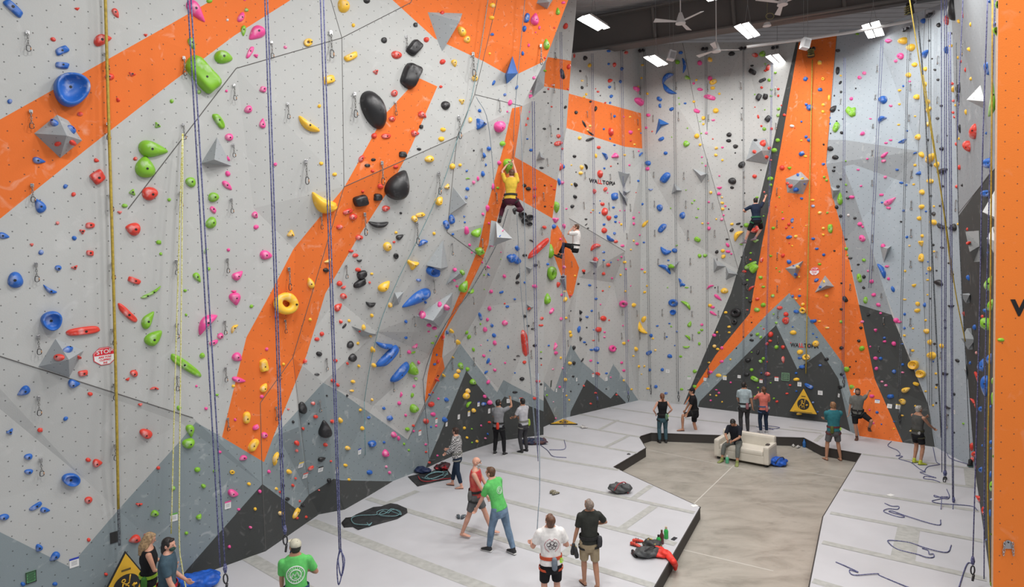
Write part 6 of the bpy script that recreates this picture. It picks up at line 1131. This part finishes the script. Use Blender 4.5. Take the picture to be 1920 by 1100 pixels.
person('bald man in a red tank top, patterned mask and grey shorts walking barefoot', 1.78, -98, foot=(893, 1005), near=True, skin='fair', face=(.05, 1, 0), hr=(.20, .30, .97), hl=(-.17, .30, .95), er=(.5, -.8, -.1), el=(-.5, -.8, -.1), fr=(.10, -.30, .085), fl=(-.09, .34, .085), kr=(.2, 1, 0), curlR=55, curlL=55, palmR=(-1, .2, 0),
 o_=dict(mask=(.45, .46, .46), maskpat=1, gaiter=1, glasses=1, beard=None, top=('tank', RED, 0), bottom=(GSH, .40), harness=('black', (.03, .03, .03), ('grey', (.12, .12, .12), (1.0, .5)), 'lime')))
p = person('man in a green tee and blue jeans leaning beside the bald man', 1.82, 48, foot=(938, 1036), near=True, skin='fair', torso=(-.10, .22, 1), neck=(-.1, .25, 1), face=(-.3, 1, .1), hr=(.26, .26, .80), hl=(-.30, .38, .86), fr=(.12, -.26, .085), fl=(-.10, .22, .085),
 o_=dict(hair=DK['brown'], top=('tee', GREEN, .36), bottom=(JEAN, .97), shoes=(SB, SW)))
back_print(p, PW, [circ(.07, 18), circ(.045, 14), [(-.035, -.02), (0, .03), (.035, -.02)]], -.14)
person('dark-haired man in a grey tee and black trousers raising one arm at the wall', 1.76, -20, foot=(936, 852), skin='tan', face=(.35, 1, .25), hr=(.30, .34, 1.72), hl=(-.12, .36, 1.08), er=(1, .0, -.3), el=(-.7, -.3, -.8), fr=(.17, .0, .085), fl=(-.16, .02, .085), curlR=40, curlL=50, palmR=(0, 1, 0),
 o_=dict(hair=DK['black'], beard=(.015, .01, .01), top=('tee', cloth('mid_grey', (.25, .255, .27)), .36), bottom=(BK, .97), shoes=(SB, SW), harness=('black', (.03, .03, .03), ('red', (.6, .05, .03), (.2, 1.0)))))
person('dark-haired man in a pale grey tee beside the raised-arm man', 1.74, 42, foot=(983, 847), skin='tan', face=(.1, 1, .0), hr=(.16, .36, 1.05), hl=(-.16, .36, 1.10), er=(.7, -.5, -.8), el=(-.7, -.5, -.8), curlR=50, curlL=50,
 o_=dict(hair=DK['black'], top=('tee', cloth('pale_grey', (.50, .50, .53)), .36), bottom=(cloth('dark_trousers', (.05, .05, .055)), .97), shoes=(SB, None), harness=('grey', (.25, .25, .27), ('lime', (.55, .75, .03), (.9, .5)))))
p = person('person in a white printed tee and orange harness looking up, seen from behind', 1.76, 8, foot=(1035, 1152), near=True, skin='fair', neck=(-.05, -.18, 1), face=(-.35, .75, .65), hr=(.30, .28, 1.08), hl=(-.28, .32, 1.13), er=(.6, -.5, -1), el=(-.6, -.5, -1), curlR=50, curlL=50,
 o_=dict(hair=('chestnut', (.12, .055, .03), 'neck'), top=('tee', WSH, .34), loose=.012, bottom=(BK, .42), harness=('orange', (.55, .09, .04), ('blue_grey', (.17, .20, .24), (.15, 1.05)), 'lime')))
PR = mat('print_rose', (.45, .14, .17), .7)
back_print(p, PR, [[(-.10, .06), (-.13, .0), (-.11, -.07), (-.05, -.12)], [(.10, .06), (.13, .0), (.11, -.07), (.05, -.12)], [(-.09, .07), (-.04, .10), (0, .07), (.04, .10), (.09, .07)]])
back_print(p, mat('print_dark', (.10, .08, .09), .7), [circ(.03, 10, -.06, .0), circ(.035, 10, 0, .03), circ(.03, 10, .06, .0), circ(.028, 10, -.03, -.05), circ(.028, 10, .035, -.055), [(-.08, -.03), (-.02, .0), (.05, -.02), (.09, -.04)], [(-.05, .05), (.0, -.01), (.06, .05)]], name='shirt_print_inner')
p10 = person('balding man in a dark tee and khaki shorts looking up, holding climbing shoes', 1.70, 10, foot=(1106, 1103), near=True, skin='tan', torso=(.02, -.02, 1), neck=(-.12, -.20, 1), face=(-.35, .72, .62), hl=(-.30, .10, .80), hr=(.16, .22, 1.16), er=(1, -.25, -.15), fr=(.13, -.10, .085), fl=(-.06, .16, .085), curlL=60, belly=.5, curlR=40,
 o_=dict(hair=('grey_brown', (.22, .17, .14), 'short'), top=('tee', cloth('dark_olive', (.035, .037, .033)), .38), bottom=(KHAKI, .46), shoes=(mat('flop_dark', (.06, .02, .015), .6), 'flop'), harness=('black', (.03, .03, .03), ('dark', (.05, .05, .055), (1.0, .75)))))
person('woman with a long auburn ponytail, black top and teal leggings standing on the concrete', 1.74, 0, foot=(1243, 830), z=0, fem=1, face=(.05, 1, .25), hr=(.22, .12, 1.02), hl=(-.22, .12, 1.02), er=(.8, -.7, 0), el=(-.8, -.7, 0),
 o_=dict(hair=('auburn', (.17, .065, .03), 'tail'), top=('tank', BK, 0), bottom=(cloth('teal_leggings', (.055, .11, .14)), .97), shoes=(SB, None), harness=('black', (.03, .03, .03), ('green_grey', (.12, .22, .15), (.6, .8)), 'lime')))
person('man in a black cap, tee and shorts with one foot on the mat edge', 1.82, 80, foot=(1303, 822), z=0, skin='tan', face=(.0, 1, .05), hr=(.22, .34, .84), hl=(-.22, .30, .86), torso=(0, .12, 1), fr=(.10, -.10, .085), fl=(-.12, .42, .385), kl=(0, 1, .2), curlR=40,
 o_=dict(hair=DK['black'], cap=('black', (.015, .015, .017), 'front'), top=('tee', BK, .36), bottom=(BK, .42), shoes=(SANDAL, 'flop'), harness=('black', (.03, .03, .03), ('plum', (.20, .06, .08), (.9, .6)))))
person('tall man in a pale blue-grey tee and dark trousers behind the white couch', 1.78, -6, foot=(1396, 811), face=(.65, .8, .1), skin='tan', hr=(.28, .0, .84), hl=(-.10, .30, 1.0), el=(-.7, -.5, -.3),
 o_=dict(hair=DK['black'], beard=(.02, .012, .01), top=('tee', cloth('pale_blue', (.38, .46, .49)), .37), bottom=(CHAR, .97), shoes=(SB, None), harness=('black', (.03, .03, .03), ('red_grey', (.30, .12, .14), (.3, 1.0)), 'steel')))
person('woman in a coral tee and navy trousers looking up, behind the couch', 1.63, 0, foot=(1432, 812), fem=1, neck=(0, -.10, 1), face=(-.1, .8, .5), hr=(.13, .33, 1.15), hl=(-.12, .28, 1.42), er=(.7, -.4, -.8), el=(-.8, -.2, -.8), curlL=40,
 o_=dict(hair=('brown', (.10, .045, .02), 'tail'), top=('tee', cloth('coral', (.68, .19, .15)), .40), bottom=(NAVYP, .97), shoes=(mat('shoe_grey', (.35, .35, .36), .6), SW), harness=('blue', (.08, .12, .22), ('pink', (.45, .15, .15), (.3, 1.0)), 'steel')))
person('man in a teal tee and grey shorts standing on the concrete with folded arms', 1.84, -4, foot=(1563, 863), z=0, skin='tan', face=(.1, 1, .1), hr=(-.10, .26, 1.20), hl=(.10, .28, 1.17), er=(1, -.1, -.8), el=(-1, -.1, -.8), fr=(.20, .0, .085), fl=(-.19, .04, .085), broad=1.1,
 o_=dict(hair=('sandy', (.26, .13, .06), 'short'), top=('tee', cloth('teal', (.035, .17, .20)), .42), loose=.01, bottom=(GSH, .42), shoes=(mat('flop_dark', (0, 0, 0)), 'flop'), harness=('maroon', (.15, .04, .04), ('lime_black', (.10, .12, .03), (-.6, .8)), 'lime')))
hd = hit(1638, 717)
person('bearded man in a grey tee with one hand on a grip of the orange tower', 1.72, 150, foot=(1608, 824), skin='tan', face=(-.05, 1, -.05), hl=hd[0]+Vector((-.05, -.14, 0)), el=(-1, 0, -.4), hr=(.26, .05, .86), fl=(-.34, -.10, .42), kl=(-.6, .8, .2), fr=(.02, 0, .085), curlL=55,
 o_=dict(hair=('dark_brown', (.04, .018, .012), 'short'), beard=(.05, .025, .015), top=('tee', cloth('ash', (.17, .17, .155)), .38), bottom=(BK, .44), shoes=(SANDAL, None), harness=('black', (.03, .03, .03), ('black', (.02, .02, .02), (.9, .4)))))
person('grey-haired man in a grey tank top and yellow-green climbing shoes holding a rope', 1.70, -78, foot=(1720, 869), skin='tan', face=(.1, 1, .2), hr=(.15, .42, 1.08), hl=(-.08, .36, 1.36), er=(.6, -.5, -.8), el=(-.6, -.3, -.8), curlR=60, curlL=60, broad=1.1,
 o_=dict(hair=('grey', (.36, .34, .31), 'short'), top=('tank', cloth('tank_grey', (.09, .09, .085)), 0), bottom=(BK, .36), shoes=(mat('shoe_lime', (.50, .55, .05), .5), SB), harness=('olive', (.06, .06, .04), None, 'steel')))
YCL = 16.35
person('climber in a yellow top and maroon trousers high on the orange prow', 1.62, -10, pelvis=(957, 372, YCL), fem=1, pel=(0, 0, .93), torso=(.05, .12, 1), hl=at(951, 308, YCL+.1), hr=at(961, 300, YCL+.1), el=(-1, -.3, -.3), er=(1, -.3, -.3), fr=at(966, 392, YCL-.25), fl=at(938, 408, YCL+.1), kr=(.25, 1, .1), kl=(-.3, 1, .1), face=(-.6, 1, .1), flatfeet=False, toeR=(0, 1, -.4), toeL=(-.3, 1, -.4), curlR=55, curlL=55, palmR=(0, 1, 0), palmL=(0, 1, 0),
 o_=dict(hair=('brown', (.10, .045, .02), 'short'), top=('tee', cloth('yellow', (.62, .42, .05)), .40), bottom=(cloth('maroon', (.06, .012, .025)), .95), shoes=(SB, None), harness=('black', (.03, .03, .03), None)))
YW = 22.6
person('climber in a white tee and black trousers hanging on a rope, feet on the wall', 1.78, 70, pelvis=(1079, 464, YW), torso=(0, -.12, 1), twist=0, hl=at(1073, 428, YW-.1), hr=at(1076, 434, YW-.1), el=(-.3, .2, -1), er=(.3, .2, -1), fr=at(1047, 478, YW+.3), fl=at(1053, 480, YW), kr=(0, .2, 1), kl=(0, .2, 1), face=(-.1, 1, .15), flatfeet=False, toeR=(0, 1, .6), toeL=(0, 1, .6), curlR=60, curlL=60,
 o_=dict(hair=('brown', (.10, .045, .02), 'short'), top=('tee', WSH, .38), loose=.01, bottom=(BK, .88), shoes=(SB, None), harness=('black', (.03, .03, .03), None)))
YN = 24.3
person('climber in a navy tee and shorts on the charcoal stripe, one arm high', 1.80, 0, pelvis=(1418, 412, YN), torso=(-.02, .05, 1), broad=1.1, hr=at(1437, 366, YN+.35), hl=at(1396, 396, YN+.35), er=(1, -.2, -.5), el=(-1, -.4, -.3), fr=at(1416, 446, YN+.3), fl=at(1395, 456, YN+.3), kr=(1, .4, .3), kl=(-1, .4, .3), face=(0, 1, .2), flatfeet=False, toeR=(-.5, 1, -.1), toeL=(-.7, .8, -.1), curlR=55, curlL=55, palmR=(0, 1, 0), palmL=(0, 1, 0),
 o_=dict(hair=DK['black'], top=('tee', cloth('navy_tee', (.018, .028, .055)), .40), bottom=(BK, .50), shoes=(mat('shoe_mauve', (.28, .20, .24), .6), None), harness=('green', (.04, .16, .08), None)))
# ---------------------------------------------------------------- the white couch and the man on it
LEA = mat('white_leather', (.66, .62, .54), .42, noise=.04, scale=3, bump=.05, spec=.5)
cl, cr = fl(1339, 859, 0), fl(1441, 878, 0); ux = (cr-cl); CL = ux.length+.02; ux = ux.normalized(); uy = Vector((-ux.y, ux.x, 0)); M = Matrix((ux, uy, Vector((0, 0, 1)))).transposed().to_4x4(); M.translation = (cl+cr)/2
co = empty('couch'); co.matrix_world = M
def cb(nm, c, s, bev=.05, m=LEA, par=co, rot=None):
    bm = bmesh.new(); box(bm, c, s, rot, bev); return bmobj(nm, bm, m, par, False)
HL = CL/2; D_ = .86
cb('base', (0, D_/2, .21), (CL-.02, D_-.02, .26), .03); cb('seat', (0, .34, .40), (CL-.34, .68, .18), .06); cb('backrest', (0, D_-.10, .50), (CL-.06, .22, .66), .07)
cb('armrest', (-HL+.09, .40, .36), (.18, .82, .56), .06); cb('armrest', (HL-.09, .40, .36), (.18, .82, .56), .06)
for a, b in ((-HL+.12, .08), (HL-.12, .08), (-HL+.12, D_-.08), (HL-.12, D_-.08)): cb('leg', (a, b, .045), (.07, .07, .09), .01, mat('leg_black', (.02, .02, .02), .5))
tag(co, 'white leather two-seat couch standing on the concrete', 'couch')
cp = M @ Vector((-HL+.60, .16, 0)); yw = degrees(atan2(ux.y, ux.x))+180
p = person('seated man in a black tee and grey trousers looking at his phone on the couch', 1.76, yw, foot=(0, 0), near=False, skin='tan') if False else None
bpos = M @ Vector((-HL+.62, .30, .52)); Fp = M @ Vector((-HL+.60, -.22, 0)); 
pj = proj(Vector((bpos.x, bpos.y, 0)))
person('seated man in a black tee and grey trousers looking at his phone on the couch', 1.78, yw, foot=pj, z=0, skin='tan', pel=(0, 0, .57), torso=(0, .34, 1), neck=(0, .75, 1), face=(0, .65, -.75), hr=(.08, .52, .72), hl=(-.07, .50, .71), er=(1, -.2, -.6), el=(-1, -.2, -.6),
 fr=(.27, .50, .085), fl=(-.22, .54, .085), kr=(.25, .8, 1), kl=(-.25, .8, 1), toeR=(.3, 1, 0), toeL=(-.25, 1, 0), curlR=55, curlL=55,
 o_=dict(hair=DK['black'], top=('tee', cloth('ink', (.016, .018, .026)), .40), bottom=(cloth('grey_green', (.14, .15, .14)), .84), shoes=(mat('shoe_limegrey', (.22, .26, .08), .6), None)))
ph = M @ Vector((-HL+.61, -.23, .75)); bm = bmesh.new(); box(bm, ph, (.075, .15, .009), Matrix.Rotation(-.6, 3, 'X'), .003); tag(bmobj('smartphone', bm, mat('phone', (.02, .02, .025), .2)), 'dark phone held by the seated man on the couch', 'phone')
bm = bmesh.new(); box(bm, M @ Vector((HL-.12, .28, .655)), (.10, .16, .03), M.to_3x3(), .01); tag(bmobj('wallet', bm, mat('wallet', (.05, .045, .04), .6)), 'small dark wallet lying on the right couch armrest', 'wallet')
# ---------------------------------------------------------------- bottles, bags, shoes
def bottle(px, py, z, h_, r_, m, capm, label, lay=None):
    g = fl(px, py, z); o = empty('water_bottle', g); bm = bmesh.new(); tube(bm, [(0, 0, t*h_) for t in (0, .04, .35, .5, .62, .78, .84)], [r_*.9, r_, r_*.94, r_, r_, r_*.6, r_*.45], 14); bmobj('bottle_body', bm, m, o, True)
    bm = bmesh.new(); cyl(bm, (0, 0, h_*.83), (0, 0, h_), r_*.5, 12); bmobj('cap', bm, capm, o); tag(o, label, 'bottle'); return o
MGR = mat('bottle_green', (.03, .42, .08), .3); MGR2 = mat('bottle_mint', (.10, .45, .25), .3); MBL = mat('bottle_blue', (.03, .14, .40), .3); CAPW = mat('cap_white', (.7, .7, .68), .4); CAPB = mat('cap_black', (.02, .02, .02), .4)
bottle(1249, 1009, MAT, .26, .05, MGR, mat('cap_tan', (.5, .4, .25), .5), 'bright green drink bottle standing on the mat behind the gear pile')
bottle(1363.5, 868, 0, .25, .055, MGR2, CAPW, 'mint green bottle on the concrete between the seated man\'s feet'); bottle(1439, 874, 0, .24, .045, mat('bottle_black', (.02, .02, .022), .3), CAPB, 'black bottle on the concrete at the couch corner by the blue bag')
bottle(1508, 838, 0, .26, .055, MBL, MBL, 'blue bottle on the concrete by the black bench edge'); bottle(1235, 1023, MAT, .24, .05, MGR, CAPB, 'dark green bottle standing in the gear pile'); bottle(1241, 1019, MAT, .30, .045, mat('bottle_maroon', (.12, .03, .03), .4), SANDAL, 'tall dark red bottle standing in the gear pile')
def lump(nm, px, py, z, size, m, label, cat, seed=1, strap=None, yaw=0):
    rnd = random.Random(seed); g = fl(px, py, z); o = empty(nm, g); R3 = Matrix.Rotation(radians(yaw), 3, 'Z'); q = []
    for i in range(7):
        c = R3 @ Vector(((rnd.random()-.5)*size[0]*.55, (rnd.random()-.5)*size[1]*.5, size[2]*(.34+.25*rnd.random()))); q.append(ball(c, (size[0]*(.24+.10*rnd.random()), size[1]*(.26+.1*rnd.random()), size[2]*(.28+.12*rnd.random())), R3))
    q.append(ball(R3 @ Vector((0, 0, size[2]*.35)), (size[0]*.46, size[1]*.46, size[2]*.36), R3))
    me = fuse(q, max(size)/45, 2)
    for v in me.vertices:
        v.co += v.normal*(.012*sin(v.co.x*38+seed)*cos(v.co.y*31)+.008*sin(v.co.z*60+v.co.x*20)); v.co.z = max(v.co.z, .004)
    link('fabric', me, m, o)
    if strap:
        bm = bmesh.new(); tube(bm, spline([R3 @ Vector((a*size[0], b*size[1], c*size[2])) for a, b, c in ((-.3, -.42, .4), (-.1, -.40, .9), (.2, -.2, .98), (.4, .1, .5), (.35, -.3, .1))], 6), .014, 6); bmobj('strap', bm, strap, o, True)
    tag(o, label, cat); return o
BAGB = mat('bag_blue', (.012, .10, .50), .5, noise=.25, scale=8, bump=.5); BAGK = mat('bag_black', (.03, .031, .033), .6, noise=.3, scale=8, bump=.5); BAGG = mat('bag_dark_grey', (.065, .068, .07), .6, noise=.3, scale=8, bump=.4); JRED = mat('jacket_red', (.75, .035, .02), .6, noise=.2, scale=9, bump=.5)
lump('duffel_bag', 372, 1098, MAT, (.85, .5, .28), BAGB, 'bright blue bag bundle on the mat beside the bottom left pair', 'bag', 3, yaw=15)
lump('duffel_bag', 1459, 873, 0, (.55, .40, .30), BAGB, 'bright blue bag slumped on the concrete right of the couch', 'bag', 5, BAGK)
lump('backpack', 1162, 924, MAT, (.56, .36, .32), BAGG, 'dark grey backpack lying alone on the mat left of the concrete', 'backpack', 8, mat('strap_red', (.35, .04, .05), .6))
lump('stuff_sack', 794, 886, MAT, (.50, .34, .20), mat('bag_navy', (.012, .022, .07), .6, noise=.2, scale=8, bump=.4), 'navy blue sack on the mat behind the checked-shirt woman\'s rope', 'bag', 12)
lump('rope_bag', 830, 881, MAT, (.42, .36, .26), mat('bag_blackred', (.05, .015, .02), .6, col2=(.45, .02, .03), wear=(.55, .6), scale=6), 'black and red rope bag behind the red-edged tarp', 'bag', 15, BAGK)
lump('backpack', 1000, 832, MAT, (.85, .4, .22), mat('bag_dark_navy', (.02, .03, .07), .6, col2=(.08, .03, .03), wear=(.5, .6), scale=5, bump=.4), 'dark blue and maroon bag heap against the wall behind the pale grey tee man', 'bag', 22)
lump('climbing_backpack', 1214, 1042, MAT, (.50, .40, .24), BAGG, 'grey and black pack at the front of the gear pile', 'backpack', 31, BAGK)
lump('gear_bag', 1222, 1026, MAT, (.45, .3, .2), mat('bag_blackyellow', (.03, .03, .03), .6, col2=(.5, .4, .05), wear=(.6, .63), scale=9), 'black and yellow bag in the middle of the gear pile', 'bag', 37)
lump('red_jacket', 1240, 1042, MAT, (.42, .36, .18), JRED, 'crumpled bright red jacket spilling over the mat edge', 'jacket', 41, yaw=-20)
# sleeve over the rim
a, b = fl(1252, 1046)+Vector((0, 0, .08)), fl(1263, 1056)+Vector((0, 0, .03))
c_ = fl(1266, 1066, .06); sl = link('sleeve', fuse([chain([a, b, c_+Vector((0, 0, .08)), c_], [.08, .07, .06, .04])], .012, 2), JRED, [o for o in C.objects if o.name.startswith('red_jacket')][0]); sl.matrix_parent_inverse = sl.parent.matrix_world.inverted(); sl.location = -Vector((0, 0, 0))
sl.matrix_parent_inverse = Matrix.Translation(-sl.parent.location)
def climbing_shoes(px, py, m, m2, label, yaw=0, z=MAT, gap=.13):
    for i in (0, 1):
        r2 = random.Random(int(px)+i); g = fl(px, py, z); a = radians(yaw+r2.uniform(-18, 18)+(i*25)); d = Vector((cos(a), sin(a), 0)); x = Vector((-d.y, d.x, 0)); z_ = Vector((0, 0, 1)); c = g+Matrix.Rotation(radians(yaw), 3, 'Z') @ Vector((0, (i-.5)*gap, 0)); o = empty('climbing_shoe', c)
        S = [(-d*.11+z_*.04, .022, .035), (-d*.08+z_*.045, .034, .045), (-d*.02+z_*.045, .036, .045), (d*.05+z_*.032, .044, .032), (d*.10+z_*.024, .040, .022), (d*.135+z_*.018, .018, .012)]
        link('upper', fuse([loft([(p_, x, z_, w_, h_) for p_, w_, h_ in S], 14)], .007, 1), m, o)
        link('sole', fuse([loft([(p_*1+z_*(-p_.z+.010), x, z_, w_*1.05, .010) for p_, w_, h_ in S], 14)], .006, 0), SB, o)
        bm = bmesh.new(); tube(bm, [d*.02+x*.045+z_*.03, d*.015+z_*.088, d*.02-x*.045+z_*.03], .009, 6); tube(bm, [-d*.03+x*.04+z_*.03, -d*.03+z_*.098, -d*.03-x*.04+z_*.03], .009, 6); bmobj('strap', bm, m2, o)
        tag(o, label+(', left one' if i else ', right one'), 'climbing shoe')
YS = mat('shoe_yellow', (.6, .42, .03), .5); RS = mat('shoe_red', (.55, .04, .02), .5); WS = mat('shoe_pale', (.55, .54, .52), .5); BS = mat('shoe_slate', (.08, .10, .12), .5)
climbing_shoes(1094, 802, WS, SB, 'pale climbing shoe on the mat beside the lying yellow gate', 20)
climbing_shoes(1039, 925, mat('shoe_olive', (.20, .18, .12), .5), WS, 'olive and black climbing shoe alone mid mat', 30)
climbing_shoes(864, 970, BS, WS, 'slate climbing shoe by the bald man\'s rear foot', 80, gap=.12)
climbing_shoes(890, 970, BS, SB, 'slate climbing shoe between the bald man\'s legs', 80, gap=.12) if False else None
climbing_shoes(1193, 1020, RS, SB, 'red strapped sandal at the left of the gear pile', -25, gap=.2)
climbing_shoes(1194, 1040, SB, mat('dark_red', (.14, .03, .03), .5), 'black sneaker standing left of the grey pack', -85, gap=.12)
climbing_shoes(1218, 1018, YS, SB, 'yellow and black climbing shoe at the back of the gear pile', 10, gap=.12)
climbing_shoes(1530, 846, SB, BS, 'black climbing shoe on the concrete beside the black rim', 10, z=0, gap=.14)
climbing_shoes(1492, 838, WS, WS, 'pale flip-flop on the concrete right of the couch', 30, z=0, gap=.18)
c = p10['wL']; 
for i in (0, 1):
    o = empty('climbing_shoe', c+Vector((-.02+.05*i, -.03*i, -.13-.05*i))); d = Vector((-.15+.3*i, -.1, -1)).normalized(); x = d.cross(Vector((0, 1, 0))).normalized(); y = x.cross(d); S = [(-d*.10, .022, .03), (-d*.06, .034, .045), (d*.0, .036, .042), (d*.06, .044, .030), (d*.12, .03, .016)]
    link('upper', fuse([loft([(p_, x, y, w_, h_) for p_, w_, h_ in S], 14)], .007, 1), YS if i else BS, o); link('sole', fuse([loft([(p_-y*h_, x, y, w_*1.05, .010) for p_, w_, h_ in S], 14)], .006, 0), SB, o)
    tag(o, ('yellow' if i else 'dark slate')+' climbing shoe held in the left hand of the khaki shorts man', 'climbing shoe')
bm = bmesh.new(); g = fl(1264, 1010); box(bm, g+Vector((0, 0, .008)), (.085, .16, .012), Matrix.Rotation(-.7, 3, 'Z'), .004); tag(bmobj('smartphone', bm, mat('phone', (0, 0, 0))), 'black phone lying on the mat right of the green bottle', 'phone')
# black shoe bag on the mat rim, bench hinge block
bm = bmesh.new(); g = fl(1179, 869, 0)
link('pouch', fuse([ball(Vector((0, 0, .17)), (.10, .08, .17)), ball(Vector((.05, 0, .07)), (.10, .09, .07))], .01, 2), BAGK).location = g; tag(C.objects['pouch'], 'small black pouch leaning on the black mat rim left of the concrete', 'bag')
# rope tarps
def tarp(pts, hgt, m, label, seed):
    g = sum((fl(*p) for p in pts), Vector())/len(pts); P = [fl(*p)-g for p in pts]; v2 = [(p.x, p.y) for p in P]; rnd = random.Random(seed)
    ex = []; xs = [p[0] for p in v2]; ys = [p[1] for p in v2]
    n0 = len(v2)
    for i in range(1, 22):
        for j in range(1, 16):
            q = (min(xs)+(max(xs)-min(xs))*i/22+rnd.uniform(-.01, .01), min(ys)+(max(ys)-min(ys))*j/16)
            if inpoly(q[0], q[1], v2): ex.append(q)
    r_ = delaunay_2d_cdt([Vector(v) for v in v2+ex], [(i, (i+1) % n0) for i in range(n0)], [], 0, 1e-5); vs = [(v[0], v[1], .012+hgt*abs(sin(v[0]*6+seed)*cos(v[1]*7)+.5*sin(v[0]*15+v[1]*11))) for v in r_[0]]
    fs = [tuple(f) for f in r_[2] if inpoly(sum(r_[0][i][0] for i in f)/3, sum(r_[0][i][1] for i in f)/3, v2)]
    o = pyobj('rope_tarp', vs, fs, m, smooth=True); o.location = g; s_ = o.modifiers.new('t', 'SOLIDIFY'); s_.thickness = .012; s_.offset = -1; tag(o, label, 'tarp'); return o
TP = mat('tarp_black', (.025, .025, .026), .55, noise=.3, scale=7, bump=.3)
tarp([(640,981),(648,972),(660,972),(668,965),(700,954),(715,950),(732,944),(745,946),(763,955),(764,962),(745,973),(690,988),(672,994),(662,988),(645,989)], .03, TP, 'black tarp with teal rope spread on the left mats', 2)
tarp([(765,894),(790,888),(838,880),(851,897),(815,904),(783,912)], .02, TP, 'black tarp with a red edge and rope pile near the checked-shirt woman', 5)
on_floor('teal rope coiled on the long black tarp', [(688,980),(692,986),(697,981),(690,984),(666,983),(659,976),(662,970),(675,967),(705,966),(707,960),(722,956),(740,962),(752,965),(748,958),(735,957),(728,962),(718,959),(712,967),(738,968),(750,963),(735,955),(722,963),(708,966)], 't', .010, MAT+.05)
on_floor('dark teal rope piled on the red-edged tarp', [(790,895),(805,899),(825,893),(840,889),(822,886),(806,890),(797,896),(815,897),(832,888),(818,884),(800,893),(812,900),(830,896),(838,885),(808,887)], 't', .010, MAT+.04)
on_floor('red rope along the front of the rope pile', [(784,893),(788,900),(800,904),(825,899),(850,897)], 'n', .012, MAT+.03).data.materials[0] = mat('rope_red', (.4, .03, .04), .7)
# somebody's foot on the side wall at the far right
o = empty('climbing_shoe', fl(1821, 876)+Vector((0, 0, .03))); link('upper', fuse([loft([(Vector((-.10+.0, 0, .04)), Vector((0, 1, 0)), Vector((0, 0, 1)), .03, .04), (Vector((0, 0, .045)), Vector((0, 1, 0)), Vector((0, 0, 1)), .04, .045), (Vector((.13, 0, .02)), Vector((0, 1, 0)), Vector((0, 0, 1)), .035, .02)], 12), chain([Vector((-.03, 0, .06)), Vector((-.02, 0, .17))], [.05, .055])], .009, 1), SB, o)
bm = bmesh.new(); box(bm, (.02, 0, .008), (.24, .08, .02), bev=.006); bmobj('sole', bm, mat('sole_teal', (.04, .14, .13), .5), o); tag(o, 'black and teal high shoe at the foot of the dark side wall', 'shoe')
settle()
